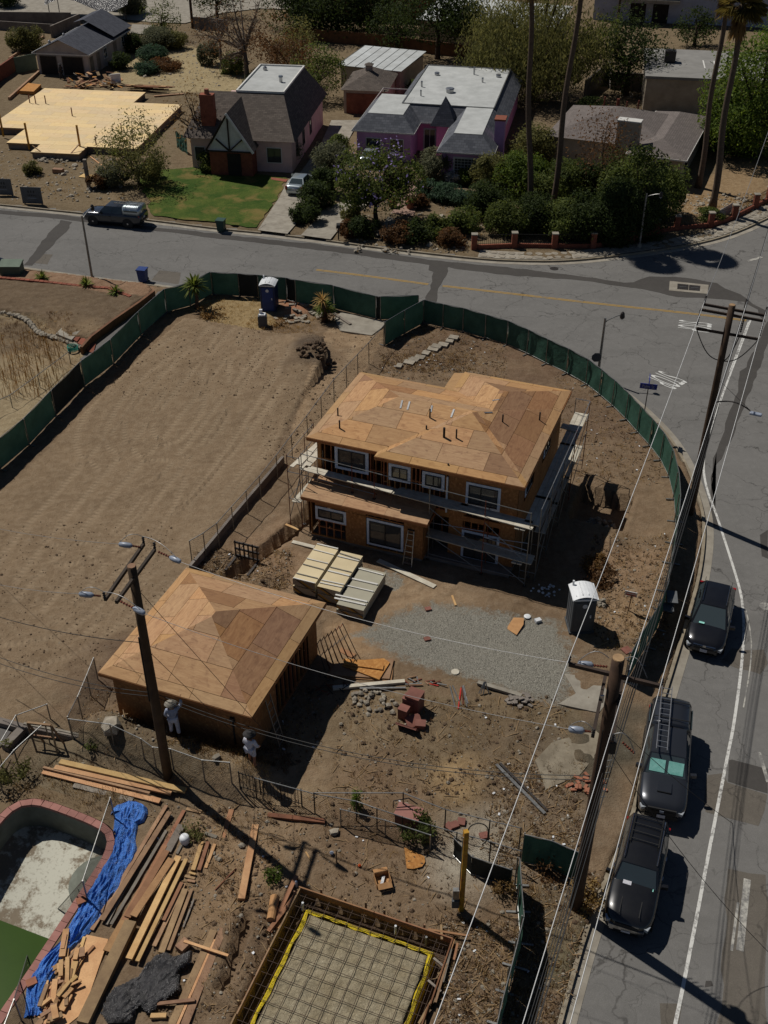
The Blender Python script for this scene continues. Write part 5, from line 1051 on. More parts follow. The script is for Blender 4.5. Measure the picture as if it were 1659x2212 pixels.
# conductors
nxt=bR+(bR-b3_);far=b3_+(b3_-bR)
for i,(lab,p3e,pre)in enumerate((('street power line nearest the house, over the gravel and yard',c0,a0),('middle street power line between the two roadside poles',W(*s2(1390,190),12.0),W(*s1(740,520),HR)),('street power line farthest out, above the parked cars',c1,a1))):
    q=p3e+EZ*.15;r_=pre+EZ*.35;wire(lab,q,r_,.35,.0135,'wire_pale','street power lines');wire(lab.replace('between the two roadside poles','towards the camera').replace('over the gravel and yard','continuing over the slab yard').replace('above the parked cars','continuing over the kerb'),r_,r_+(nxt-bR)*1.15,.3,.0135,'wire_pale','street power lines');wire('far continuation of the '+lab.split(',')[0],q,q+(far-b3_)*1.6+Vector((0,0,.5)),.8,.015,'wire','street power lines')
wire('upper power line from the left edge to the garage pole',dead['lu']+(dead['lu']-dead['ru']).normalized()*30+Vector((0,3,0))if False else WY(*zI(-300,-40),46),dead['lu'],.3,.009);wire('lower power line from the left edge to the garage pole',WY(*zI(-300,240),40),dead['ll'],.3,.009)
wire('upper power line crossing from the garage pole to the roadside pole',dead['ru'],deadR['u'],.5,.009);wire('lower power line crossing from the garage pole to the roadside pole',dead['rl'],deadR['l'],.5,.009)
wire('twisted drop cable from the left edge to the garage pole',WY(*zI(-200,425),36),bL+EZ*7.6+Vector((-.15,0,0)),.35,.016,'cable',name='drop_cable')
for i,(z0_,v0)in enumerate(((5.0,655),(4.8,690))):
    wire(('upper' if i==0 else 'lower')+' service cable sagging from the left edge to the garage pole',WY(*zI(-200,v0-40),34),bL+EZ*z0_,.5,.014,'cable',name='service_cable');wire(('upper' if i==0 else 'lower')+' service cable crossing the lower site to the roadside pole',bL+EZ*z0_,bR+EZ*(7.2-.2*i),1.2,.014,'cable',name='service_cable')
wire('long guy wire from the garage pole top to the ground',bL+EZ*10.3,WG(*zI(1520,1250)),.05,.011,'cable',name='guy_wire');wire('short guy wire from the middle of the garage pole to the ground',bL+EZ*7.3,WG(*zI(1330,1200)),.05,.011,'cable',name='guy_wire')
for i in range(6):o_=Vector((.2+.05*i,.1,7.7-.13*(i*2%5)));wire(f'{ordn(i)} dark telephone cable of the bundle between the roadside poles',b3_+o_-EZ*.4,bR+o_,.3+.06*i,.011,'cable','telephone cable bundle','telephone_cable');wire(f'{ordn(i)} dark telephone cable of the bundle leaving towards the camera',bR+o_,nxt+o_+(nxt-bR)*.1,.3+.06*i,.011,'cable','telephone cable bundle','telephone_cable')
for i in range(2):o_=Vector((.22+.07*i,.1,7.3-.16*i));wire(f'{ordn(i)} dark telephone cable leaving the intersection pole up the side street',b3_+o_,far+o_+(far-b3_)*.5,.5,.018,'cable','telephone cable bundle','telephone_cable')
wire('service drop crossing the road to the lower corner of the frame',bR+EZ*8.8,WY(*zQ(1800,1330),21),.6,.011,'cable',name='service_cable');wire('thin drop wire crossing the road past the pickup windscreen',bR+EZ*9.9,WY(*zQ(1800,640),30),.5,.011,'cable',name='drop_cable')
# ------------------------------------------------------------------ street lamps and signs
def street_lamp(label,base,topz,arm,lamp_r=.2):
    t=thing('street_lamp',label,'street lamp',base);MB().tube([base-EZ*.1,base+EZ*topz],[.1,.07],10).obj('post',M['steel'],t);MB().lathe([(.2,0),(.17,.25),(.11,.3)],base,10).obj('base',M['concrete'],t)
    arm=Vector(arm);p=base+EZ*(topz-.35);MB().tube([p+arm*(k/8)+EZ*(.55*(k/8)**.6*(1 if k<7 else .95))for k in range(9)],.035,7).obj('arm',M['steel'],t)
    e=p+arm+EZ*.5;MB().lathe([(.06,.2),(.12,.12),(lamp_r,-.15),(lamp_r*.8,-.22)],e,12).obj('lamp_head',M['steel_dark'],t);MB().lathe([(.02,-.34),(lamp_r*.6,-.28),(lamp_r*.78,-.2),(.02,-.19)],e,12).obj('globe',M['lamp_glass'],t);return t
b=W(*zD(588,606));zt=WY(*zD(503,200),b.y).z;street_lamp('street lamp post in front of the neighbour lawn across from the pickup',b,zt,(.5,1.4,0),.16)
b=W(1291,814);zt=WY(*zF(615,850),b.y).z;t=street_lamp('street lamp with curved arm behind the corner fence',b,zt,WY(*zF(730,770),b.y)-WY(*zF(612,850),b.y)-EZ*.8,.17)
oc=MB();cc=WY(*zF(568,1095),b.y);oc.add([cc+Vector((.34*math.cos(a),-.12,.34*math.sin(a)))for a in np.linspace(.39,6.67,8,endpoint=False)]+[cc+Vector((.34*math.cos(a),-.1,.34*math.sin(a)))for a in np.linspace(.39,6.67,8,endpoint=False)],[tuple(range(8)),tuple(range(15,7,-1))]+[(i,i+8,(i+1)%8+8,(i+1)%8)for i in range(8)]);oc.obj('stop_sign_back',M['sign_grey'],t)
b=WG(*zF(840,400));zt=WY(*zF(895,60),b.y).z;street_lamp('dim street lamp standing in front of the dark shrubs',b,zt,(1.0,-.6,0),.16)
t=thing('street_name_sign','blue street name sign reading Palm St on a post behind the corner fence','sign',W(1393,905));b=Vector(W(*s2(186,1380),1.9));b.z=0;t.location=b;zt=WY(*s2(228,1130),b.y).z
MB().tube([b,b+EZ*(zt+.35)],.03,7).obj('post',M['steel_dark'],t);rx=Vector((.97,-.25,0)).normalized();ux=Vector((-.05,-.25,1)).normalized();nn=rx.cross(ux);pc=b+EZ*(zt)-nn*.05*0;pl=MB().box(pc+nn*.04,(1.0,.42,.02),(rx,ux,nn)).obj('name_plate',M['blue_sign'],t)
text_mesh('lettering','Palm St',M['insul'],pc+nn*.056-rx*.36-ux*.12,rx,ux,.72,.24,pl)
r2x=Vector((.2,.97,0)).normalized();MB().box(b+EZ*(zt+.42),(.9,.02,.36),(r2x,Vector((-r2x.y,r2x.x,0)),EZ)).obj('cross_name_plate',M['blue_sign'],t)
t=thing('notice_boards','pair of grey sign boards hung outside the screened fence above the parked SUV','sign',WG(*zK(900,600)));b=WG(*zK(905,640))
for k,q in enumerate((zK(920,575),zK(890,655))):c=W(*q,1.2-.2*k);MB().box(c,(.5,.9-.3*k,.03),rz=-.15).obj('board',M['sign_grey'],t)
# ------------------------------------------------------------------ drained pool
PO=thing('swimming_pool','drained concrete pool with pink coping and green water in the deep end','pool',LW(-21.5,18,0))
ring=smooth_line([LW(a,b)for a,b in((-19.0,9.),(-19.0,14.2),(-19.15,19.6),(-19.2,20.6),(-19.5,21.25),(-20.1,21.55),(-22.6,21.65),(-23.3,21.55),(-23.75,21.2),(-23.9,20.4),(-23.9,9.))],2)
wl_=MB();n=len(ring);wl_.add([p+EZ*.0 for p in ring]+[p-EZ*3.2 for p in ring],[(i,i+1,n+i+1,n+i)for i in range(n-1)]);wl_.sm=True;wl_.obj('wall',M['pool_plaster'],PO)
seg=[];acc=0;cur=ring[0].copy();i=0      # coping laid piece by piece
lens=[0]
for p,q in zip(ring,ring[1:]):lens.append(lens[-1]+(q-p).length)
def at_len(line,lens,s):
    for k in range(len(line)-1):
        if lens[k+1]>=s:t_=(s-lens[k])/max(1e-6,lens[k+1]-lens[k]);return line[k].lerp(line[k+1],t_),(line[k+1]-line[k]).normalized()
    return line[-1],(line[-1]-line[-2]).normalized()
s=2.5
while s<lens[-1]-.3:
    (p,d),(q,e)=at_len(ring,lens,s+.008),at_len(ring,lens,s+.392);nr,ns=Vector((d.y,-d.x,0)),Vector((e.y,-e.x,0))
    zc=R.uniform(-.006,.006);MB().prism([p-nr*.03,q-ns*.03,q+ns*.27,p+nr*.27],-.08,.05+zc).obj('coping_stone',M['coping'],PO);s+=.4
struct(strip(offset(ring,-.55),.5,.025),'pool_surround',M['earth'])
fz=lambda b:-1.35 if b>20.5 else(-1.35-(20.5-b)*.156 if b>17.3 else-1.85-(17.3-b)*.34)
mb=MB();bs=[21.9,20.5,19,17.3,16,14,12,9.];mb.v=[tuple(LW(a,b,fz(b)+(.25 if abs(a+21.5)>2.4 else 0)))for b in bs for a in(-24.0,-23.4,-21.5,-19.7,-19.1)];mb.f=[(i*5+j,i*5+j+1,i*5+j+6,i*5+j+5)for i in range(len(bs)-1)for j in range(4)];mb.sm=True;mb.obj('floor',M['pool_floor'],PO)
MB().sheet([LW(-23.95,9),LW(-19.0,9),LW(-19.05,18.4),LW(-23.95,18.4)],-1.8).obj('water',M['water'],PO)
for k in range(3):MB().lathe([(1.25-.35*k,0),(1.25-.35*k,.33)],LW(-19.2,20.0,-1.35+.33*k),24).obj('step',M['pool_plaster'],PO)
for q in(zN(490,890),zN(190,1380)):single(MB().box(W(*q,.2),(.35,.28,.14),rz=.5),'sandbag',M['terracotta'],'salmon sandbag on the pool coping '+('halfway along the tarp' if q[1]<2000 else 'near the end of the tarp'),'sandbag')
# ------------------------------------------------------------------ slab formwork
SLB_T=thing('slab_formwork','timber slab form with rebar grid over sand and yellow vapour barrier','formwork',LW(-8.6,18,0))
A0,A1,B1=SLA[0],SLA[1],SLB[1]
def sbeam(a0,b0,a1,b1,z,w,h,m,name):return MB().beam(LW(a0,b0,z),LW(a1,b1,z),w,h).obj(name,M[m],SLB_T)
for k,(x0,x1)in enumerate(((A0,-8.6),(-8.59,A1))):sbeam(x0-.05,B1,x1,B1-.0,.12,.05,.32,'red_wood','form_board')
for k in range(3):sbeam(A0,B1-2.6*k,A0+.03*k,B1-2.6*(k+1)+.02,.1,.05,.3,'old_wood','form_board');sbeam(A1,B1-2.6*k,A1+.05,B1-2.6*(k+1)+.02,.12,.05,.34,'fence_wood','form_board')
sbeam(A0-.02,B1-.1,A0-.35,B1-2.0,.16,.14,.05,'red_wood','brace_board')
MB().box(LW((A0+A1)/2,17.5,-.62),(A1-A0+.3,8.6,.1),(E1,E2,EZ)).obj('trench_floor',M['clod'],SLB_T)
mb=MB();n=90
pad=[]
for k in range(n+1):
    pad.append(k)
nx_,ny_=46,56;mb=MB()
for j in range(ny_+1):
    for i in range(nx_+1):
        a=-10.92+(4.72)*i/nx_;b=14+7.0*j/ny_;e=min(i,nx_-i,ny_-j);w_=LW(a,b);zz=.06+(float(vnoise(np.array([w_.x]),np.array([w_.y]),4.)[0])-.5)*.06
        if e==0:a+=(-.1 if i==0 else .1 if i==nx_ else 0);b+=.1 if j==ny_ else 0;zz=-.62
        mb.v.append(tuple(LW(a,b,zz)))
mb.f=[(j*(nx_+1)+i,j*(nx_+1)+i+1,(j+1)*(nx_+1)+i+1,(j+1)*(nx_+1)+i)for j in range(ny_)for i in range(nx_)];mb.sm=True;mb.obj('sand_bed',M['sand'],SLB_T)
def film(path,inward):                             # folded film turned up round the bed
    mb=MB();m=len(path)
    for k,(a,b)in enumerate(path):
        w_=.035*math.sin(k*.8+a*3)+.025*math.sin(k*.37+b);o_=LW(a,b);ia=Vector(inward)
        for f,z in((.09+w_,.075),(.0,.11+w_*.3),(-.06+w_*.3,.05),(-.1,-.5)):mb.v.append(tuple(o_+ia*f+EZ*z))
    mb.f=[(k*4+j,k*4+j+1,(k+1)*4+j+1,(k+1)*4+j)for k in range(m-1)for j in range(3)];return mb.obj('vapour_film',M['yellow_film'],SLB_T)
film([(-10.95,b)for b in np.linspace(14,21.05,40)],E1);film([(a,21.02)for a in np.linspace(-10.95,-6.15,34)],-E2);film([(-6.15,b)for b in np.linspace(21.05,14,40)],-E1)
for k in range(12):a=A0+.3+.46*k;MB().tube([LW(a,B1-.12,.13),LW(a+.02,14,.13)],.011,5).obj('rebar',M['rebar'],SLB_T)
for k in range(16):b=B1-.25-.46*k;MB().tube([LW(A0+.1,b,.155),LW(A1-.1,b-.02,.155)],.011,5).obj('rebar',M['rebar'],SLB_T)
for k in range(3):
    MB().tube([LW(A0+.25+.15*k,B1-.2,-.35+.12*k),LW(A0+.25+.15*k,14,-.35+.12*k)],.011,5).obj('rebar',M['rebar'],SLB_T);MB().tube([LW(A0+.2,B1-.15-.13*k,-.35+.12*k),LW(A1-.2,B1-.15-.13*k,-.35+.12*k)],.011,5).obj('rebar',M['rebar'],SLB_T);MB().tube([LW(A1-.15-.12*k,B1-.2,-.2+.12*k),LW(A1-.15-.12*k,14,-.2+.12*k)],.011,5).obj('rebar',M['rebar'],SLB_T)
for q in(zO(575,770),zO(705,820),zO(815,840),zO(915,880),zO(1035,920),zO(1130,960),zO(430,780),zO(390,860),zO(290,1040),zO(205,1220),zO(130,1370)):p=W(*q);MB().box(p+EZ*.16,(.07,.05,.4),(E1,E2,EZ)).obj('stake',M['old_wood'],SLB_T)
for(q,w_)in((zO(475,835),'poly_white'),(zO(975,960),'poly_white'),(zO(440,720),'poly_white'),(zO(1140,1020),'steel')):p=W(*q);MB().tube([p-EZ*.2,p+EZ*.28],.045,8).obj('pipe_stub',M[w_],SLB_T)
for(x0,y0,x1,y1,m)in((1290,1010,1250,1130,'red_wood'),(1250,1140,1190,1350,'old_wood'),(1275,1060,1230,1240,'grey_wood'),(1180,1110,1240,1160,'grey_wood'),(1150,1230,1220,1290,'grey_wood'),(1220,930,1225,1010,'old_wood'),(1150,955,1370,990,'red_wood'),(1310,1030,1290,1120,'red_wood'),(1170,1340,1100,1465,'old_wood')):MB().beam(W(*zO(x0,y0),.22),W(*zO(x1,y1),.2),.08,.05).obj('brace_board',M[m],SLB_T)
# ------------------------------------------------------------------ lumber
def lum(x0,y0,x1,y1,w,th,z,m,label,zf=zN,cat='board',grp='lumber in the pool yard'):
    p,q=W(*zf(x0,y0),z),W(*zf(x1,y1),z);g=max(0,hz(*((p+q)/2).xy))*.5;return single(MB().beam(p+EZ*(g+th/2),q+EZ*(g+th/2),w,th),'board',M[m],label,cat,grp)
L1=[(552,1070,1000,322,.15,.05,.02,'old_wood'),(612,1012,1018,362,.2,.05,.12,'old_wood'),(640,1035,880,560,.1,.05,.03,'grey_wood'),(668,1035,1000,470,.12,.05,.05,'grey_wood'),(722,1040,1105,350,.15,.05,.02,'red_wood'),(745,1010,990,560,.2,.06,.1,'red_wood'),(765,990,1000,590,.26,.05,.17,'red_wood'),(640,1195,985,590,.28,.05,.1,'red_wood'),(800,985,1030,640,.28,.05,.26,'red_wood'),(775,1245,1072,630,.24,.1,.14,'new_wood'),(825,1258,1118,645,.15,.08,.12,'new_wood'),(925,1165,1105,790,.15,.05,.05,'old_wood'),(982,1010,1092,782,.13,.05,.12,'red_wood'),(968,1205,1112,822,.22,.06,.06,'old_wood'),(1012,1190,1152,822,.12,.06,.04,'old_wood')]
for i,b in enumerate(L1):lum(*b,f'{ordn(i)} long board from the blue tarp in the lumber spread')
lum(500,1640,790,1030,.42,.24,.04,'old_wood','huge squared timber beam beside the offcut pile',cat='beam');lum(1005,600,1092,440,.3,.05,.06,'grey_wood','wide grey weathered plank by the white bucket');lum(1062,612,1088,560,.1,.05,.03,'grey_wood','short grey plank end under the wide grey plank')
for i,b in enumerate(((1030,1640,1283,1072,.26,.07,.05,'old_wood'),(1065,1640,1288,1125,.09,.05,.06,'new_wood'),(1108,1640,1342,1060,.27,.07,.03,'old_wood'))):lum(*b,f'{ordn(i)} long board from the black plastic in the group beside it')
lum(1105,1135,1370,1222,.1,.06,.2,'new_wood','loose batten lying across the boards beside the black plastic');lum(945,1512,1170,1487,.12,.07,.14,'old_wood','short board on the lower edge of the black plastic');lum(1075,1195,1130,1140,.35,.2,.02,'old_wood','thick timber block touching the black plastic');lum(905,1590,1000,1588,.16,.12,.04,'new_wood','short fresh block at the bottom of the black plastic')
for i,b in enumerate(((1160,715,1215,542,.16,.09,.05,'new_wood'),(1195,715,1250,545,.14,.09,.05,'red_wood'),(1235,700,1290,556,.12,.07,.02,'new_wood'))):lum(*b,f'{ordn(i)} short stud from the lumber spread in the small trio')
for i,b in enumerate(((1110,745,1170,760,.1,.05,.02,'old_wood'),(1125,770,1172,778,.1,.05,.02,'old_wood'),(1135,725,1175,735,.08,.05,.08,'new_wood'))):lum(*b,f'{ordn(i)} small offcut below the trio of short studs')
lum(1450,890,1535,445,.26,.14,.03,'new_wood','lone thick beam standing apart across the pole shadow',cat='beam');lum(1338,515,1390,345,.2,.04,.02,'red_wood','thin reddish plank crossed by the pole shadow');lum(1120,340,1210,360,.16,.05,.02,'old_wood','short board near the head of the blue tarp');lum(1230,490,1302,515,.14,.06,.03,'grey_wood','small grey plank beside the weed by the bucket');lum(1290,828,1418,698,.035,.03,.02,'fence_wood','thin dark stick alone on bare earth');lum(1100,1050,1165,880,.06,.04,.02,'grey_wood','thin grey lath beyond the lumber spread')
for i,b in enumerate(((362,62,1115,235,.24,.1,.22,'new_wood'),(330,95,1030,248,.22,.08,.14,'new_wood'),(262,95,900,250,.1,.08,.12,'old_wood'),(258,118,962,296,.24,.06,.04,'new_wood'),(445,195,800,285,.3,.04,.0,'grey_wood'))):lum(*b,f'{ordn(i)} board counted from the garage in the stack above the pool')
lum(285,345,595,378,.2,.12,.05,'fence_wood','dark stacked plank pair lying by the iron pickets',zO);lum(250,280,320,325,.06,.04,.02,'old_wood','thin stick end by the iron pickets',zO);lum(490,540,520,588,.06,.04,.02,'new_wood','tiny fresh offcut beside the crossarm shadow',zO);lum(295,975,440,670,.16,.08,.06,'red_wood','reddish board along the near corner of the slab form',zO)
of=thing('offcut_pile','heaped pile of light timber offcuts between the tarp and the huge beam','wood pile',W(*zN(430,1350)))
for k in range(58):
    t_=R.random();cx,cy=480-200*t_+R.uniform(-95,110)*(1-.25*t_),1120+470*t_;dx,dy=R.uniform(25,55),R.uniform(60,170)*R.choice((1,1,.5));jx=R.uniform(-25,25)
    z=.03+.3*R.random();MB().beam(W(*zN(cx-dx/2-jx,cy+dy/2),z),W(*zN(cx+dx/2+jx,cy-dy/2),z+R.uniform(-.04,.04)),R.uniform(.08,.24),R.uniform(.03,.09)).obj('offcut',M[R.choice(['new_wood','new_wood','new_wood','old_wood','red_wood'])],of)
MB().prism(WP([zN(225,1590),zN(480,1085),zN(650,1120),zN(500,1560),zN(400,1640)],.05),.0,.06).obj('base_sheet',M['new_wood'],of)
# ------------------------------------------------------------------ tarps
def tarp_roll(name,label,path,mat,cat,seed=1):
    rr=np.random.default_rng(seed);P=[Vector((W(*q).x,W(*q).y,0))for q,w,h in path];Ws=[w for q,w,h in path];Hs=[h for q,w,h in path];n=90;m=22;mb=MB();ls=[0]
    for a,b in zip(P,P[1:]):ls.append(ls[-1]+(b-a).length)
    for i in range(n+1):
        s=ls[-1]*i/n;p,d=at_len(P,ls,s);k=np.interp(s,ls,range(len(P)));w=np.interp(k,range(len(P)),Ws);h=np.interp(k,range(len(P)),Hs);nr=Vector((-d.y,d.x,0));c=.05*math.sin(i*.23)+.03*math.sin(i*.51+1)
        for j in range(m+1):
            u=-1+2*j/m;q=p+nr*(u*w*1.2*(1+.05*math.sin(i*.4+j*.2))+c);wr=.26*(abs(float(vnoise(np.array([i*.16+j*.1]),np.array([j*.55]),1.)[0])-.5))+.14*(float(vnoise(np.array([i*.5]),np.array([j*.7+9]),1.)[0])-.5)-.05;mb.v.append((q.x,q.y,hz(q.x,q.y)*.3+.03+max(0,h*.72*(1-u*u)**.6+wr*(1-abs(u)**4))))
    mb.f=[(i*(m+1)+j,i*(m+1)+j+1,(i+1)*(m+1)+j+1,(i+1)*(m+1)+j)for i in range(n)for j in range(m)];return single(mb,name,M[mat],label,cat)
tarp_roll('blue_tarp','long crumpled bright blue tarpaulin draped along the pool edge',[(zN(785,300),.15,.1),(zN(780,335),.55,.4),(zN(770,385),.6,.42),(zN(745,420),.36,.22),(zN(745,470),.42,.25),(zN(735,590),.5,.28),(zN(665,720),.46,.3),(zN(600,860),.44,.28),(zN(540,980),.4,.26),(zN(460,1080),.34,.24),(zN(390,1160),.26,.2),(zN(330,1240),.26,.22),(zN(270,1330),.36,.25),(zN(235,1420),.3,.22),(zN(205,1500),.26,.2),(zN(195,1590),.3,.14)],'blue_tarp','tarpaulin')
bp=[tuple(W(*zN(*q)))[:2]for q in((600,1570),(640,1480),(690,1420),(830,1355),(900,1262),(1000,1205),(1060,1235),(1170,1208),(1155,1290),(1080,1330),(1090,1450),(960,1530),(900,1605),(840,1540),(790,1640),(640,1640))]
xa=np.array(bp);gx,gy=np.meshgrid(np.arange(xa[:,0].min()-.1,xa[:,0].max()+.1,.06),np.arange(xa[:,1].min()-.1,xa[:,1].max()+.1,.06));ok=inpoly(gx,gy,bp);ed=pdist(gx,gy,bp+bp[:1]);zz=np.minimum(ed*1.2,.14)*(.4+vnoise(gx,gy,1.6))+.34*np.abs(vnoise(gx+gy*.6,gy*.5,2.4)-.5)+.16*np.abs(vnoise(gx,gy-gx,5.)-.5);mb=MB();mb.v=np.stack([gx.ravel(),gy.ravel(),zz.ravel()+.05],-1).tolist();ny2,nx2=gx.shape
mb.f=[(j*nx2+i,j*nx2+i+1,(j+1)*nx2+i+1,(j+1)*nx2+i)for j in range(ny2-1)for i in range(nx2-1)if ok[j,i]and ok[j,i+1]and ok[j+1,i]and ok[j+1,i+1]];single(mb,'black_plastic_sheet',M['black_tarp'],'crumpled sheet of black plastic over the lumber near the slab','plastic sheet')
# ------------------------------------------------------------------ small things in the yard
single(MB().lathe([(.17,0),(.19,.05),(.2,.3),(.16,.38),(.06,.41)],W(*zN(1112,540)),14).smooth(),'white_jug',M['poly_white'],'white plastic jug standing by the grey weathered plank','jug')
cb=thing('cardboard_box','open cardboard box with white paper inside above the slab form','box',WG(*zO(905,710)));c=WG(*zO(905,700));ca=(Vector((.97,.25,0)),Vector((-.25,.97,0)),EZ)
for s_ in(-1,1):MB().box(c+ca[0]*.28*s_+EZ*.15,(.015,.5,.3),ca).obj('side',M['card'],cb);MB().box(c+ca[1]*.25*s_+EZ*.15,(.56,.015,.3),ca).obj('side',M['card'],cb);MB().box(c+ca[1]*.36*s_+EZ*.27,(.54,.22,.012),(ca[0],(ca[1]+EZ*.4*-s_).normalized(),EZ)).obj('flap',M['card'],cb)
MB().box(c+EZ*.02,(.54,.48,.02),ca).obj('bottom',M['card'],cb);MB().box(c+EZ*.1,(.12,.4,.05),(ca[0],(ca[1]+ca[0]*.5).normalized(),EZ)).obj('paper',M['poly_white'],cb)
mb=MB().prism([W(*zO(*q),.05)for q in((1022,512),(1130,560),(1135,590),(1118,615),(1070,628),(1035,625))],.03,.05);single(mb,'strand_board_offcut',M['osb_light'],'rounded offcut of orange strand board beside the chain-link gate panel','board')
stk=thing('survey_stake','upright wooden stake with a pale ball beside the crossarm shadow','stake',WG(*zO(657,595)));b=WG(*zO(657,595));MB().beam(b,b+EZ*.75,.06,.05).obj('post',M['old_wood'],stk);MB().lathe([(.01,0),(.08,.05),(.08,.1),(.01,.15)],b+Vector((-.2,.35,.05)),10).obj('ball',M['insul'],stk)
single(MB().lathe([(.01,0),(.06,.03),(.06,.08),(.01,.11)],WG(*zO(780,615)),8),'orange_cap',M['orange'],'tiny orange rebar cap on bare earth below the stake','cap')
yp=thing('temporary_power_post','weathered yellow power post with grey meter box and cable loop','post',WG(*zO(1327,850)));b=WG(*zO(1327,850));h_=WY(*zO(1367,425),b.y).z;MB().box(b+EZ*h_/2,(.17,.17,h_),rz=.2).obj('post',M['yellow_post'],yp);MB().box(b+Vector((-.22,-.08,1.1)),(.22,.16,.5)).obj('meter_box',M['steel'],yp);MB().box(b+Vector((-.22,-.08,.55)),(.26,.18,.4)).obj('socket_box',M['poly_grey'],yp)
MB().tube([b+Vector((.06,.05,h_-.1))+Vector((.35-.35*math.cos(a),0,.45*math.sin(a)-(a>3.14)*.3))for a in np.linspace(0,4.2,14)],.02,6).obj('cable_loop',M['cable'],yp);MB().tube([b+Vector((-.12,-.1,.8)),b+Vector((-.1,-.1,h_-.2))],.02,6).obj('conduit',M['steel'],yp)
single(MB().tube([WG(*zO(303,920),.16),WG(*zO(325,795),.16)],[.16,.18],12),'cardboard_form_tube',M['card'],'short cardboard form tube by the corner of the slab form','tube');single(MB().prism([W(*zO(*q),.05)for q in((313,920),(345,905),(362,930),(345,950),(316,940))],.03,.05),'cardboard_scrap',M['card'],'flat cardboard scrap below the form tube','cardboard')
rb=thing('red_box','reddish painted box with a pipe rack behind the chain-link fence','box',WG(*zO(1045,372)));c=WG(*zO(1045,375));MB().box(c+EZ*.3,(.95,.6,.6),rz=TH).obj('body',M['brown_box'],rb);MB().box(c+EZ*.62,(1.02,.68,.05),rz=TH).obj('lid',M['coping'],rb);MB().tube([c+Vector((-.6,.3,.5)),c+Vector((-.6,.3,.9)),c+Vector((.0,.4,.95)),c+Vector((.35,.3,.7))],.025,6).obj('pipe_rack',M['steel_dark'],rb)
for i,q in enumerate((zO(1290,397),zO(1330,380),zO(1265,405),zO(1452,455))):single(MB().box(WG(*q,.06),(.34,.3,.12),rz=.4+i),'concrete_block',M['brown_box'],f'{ordn(i)} brown paver block left of the roadside fence, counted from the red box','block','paver blocks behind the chain-link fence')
sw=thing('sawhorse','weathered timber sawhorse frame by the pool-yard fence','sawhorse',W(*s5(500,640)))
sa,sb_=W(*s5(435,610)),W(*s5(680,590)if False else s5(660,640));top0,top1=sa+EZ*1.3+Vector((-.35,.2,0)),sb_+EZ*1.3+Vector((-.25,.2,0));MB().beam(top0,top1,.1,.08).obj('top_rail',M['old_wood'],sw);MB().beam(sa.lerp(top0,.5),sb_.lerp(top1,.5),.06,.06).obj('cross_rail',M['old_wood'],sw)
for a,b in((sa,top0),(sb_,top1)):
    for o_ in(-.25,.3):MB().beam(a+E2*o_,b,.08,.06).obj('leg',M['old_wood'],sw)
P=[W(*s5(*q))for q in((270,425),(650,500),(1050,590),(1640,715))];mb=MB()
for a,b in zip(P,P[1:]):mb.beam(a+EZ*.15,b+EZ*.15,.28,.45)
single(mb,'timber_retaining_kerb',M['wallconc'],'low weathered retaining kerb with a boarded top across the yard','wall')
for a,b,o_,l in((P[0],P[2],.05,'far'),(P[1],P[3],-.06,'near')):single(MB().beam(a+EZ*.4+E2*o_,b+EZ*.4+E2*o_,.12,.05),'board',M['grey_wood'],f'grey board on top of the retaining kerb at its {"pool fence" if l == "far" else "utility pole"} end','board')
mb=MB();a,b=W(*s5(-40,350)),W(*s5(265,430));mb.beam(a+EZ*.1,b+EZ*.1,.3,.4);a2=W(*s5(60,640));mb.beam(b+EZ*.1,a2+EZ*.1,.35,.42);single(mb,'concrete_kerb',M['wallconc'],'cornered concrete kerb at the edge of the frame above the pool','wall');struct(MB().prism(WP([s5(-300,380),s5(0,400),s5(120,440),s5(0,600),s5(-300,800)],.03),-.1,.05),'concrete_pad',M['drive'])
for i,q in enumerate((s5(825,635),s5(900,640))):single(MB().rock(W(*q,.08),.09+.09*i),'boulder',M['rubble'],('small pale' if i==0 else 'larger grey')+' round stone below the retaining kerb','stone')
for i,(q,r_,l)in enumerate(((s5(1210,420),.5,'lumpy grey boulder behind the fence beside the garage'),(zO(645,435),.2,'pale rock below the dark plank pair'),(zO(145,505),.14,'small rock beside the thin reddish plank'),(zO(25,580),.12,'small rock beside the trio of short studs'),(r5(1120,885),.2,'grey stone behind the fence between the two workers'))):single(MB().rock(WG(*q,r_*.4),r_),'boulder',M['rubble'],l,'stone')
lum(0,60,1,61,.02,.02,-.5,'grey_wood','x',s5)if False else None
# steps in the corner earth, rubble row, straw-yard steps
stp=thing('stone_steps','row of broken concrete garden steps half buried in the corner earth','steps',WG(*s4(1350,680)))
for i,(x,y,w_)in enumerate(((1105,815,45),(1195,785,85),(1240,760,75),(1290,738,80),(1345,700,60),(1410,665,85),(1440,640,80),(1500,625,80),(1560,590,60),(1595,560,75))):c=WG(*s4(x,y));MB().box(c+EZ*.07,(w_/4.167*c.y*.00053,.55,.16),rz=-.3+R.uniform(-.12,.12)).obj('tread',M['rubble'],stp)
heap('paver_row','row of broken pale pavers along the rust-red earth mound',zE(350,840),34,1.9,.1,'rubble','pavers',.15,(.4,.22,.12));heap('dark_clods','dark lump of dug soil on the bank of the graded lot',(682,788),48,1.3,.17,'clod','soil lump',.75)
board('long weathered plank lying on the driveway apron behind the gates',zE(560,825),zE(665,893),.22,.08,'grey_wood',.06)
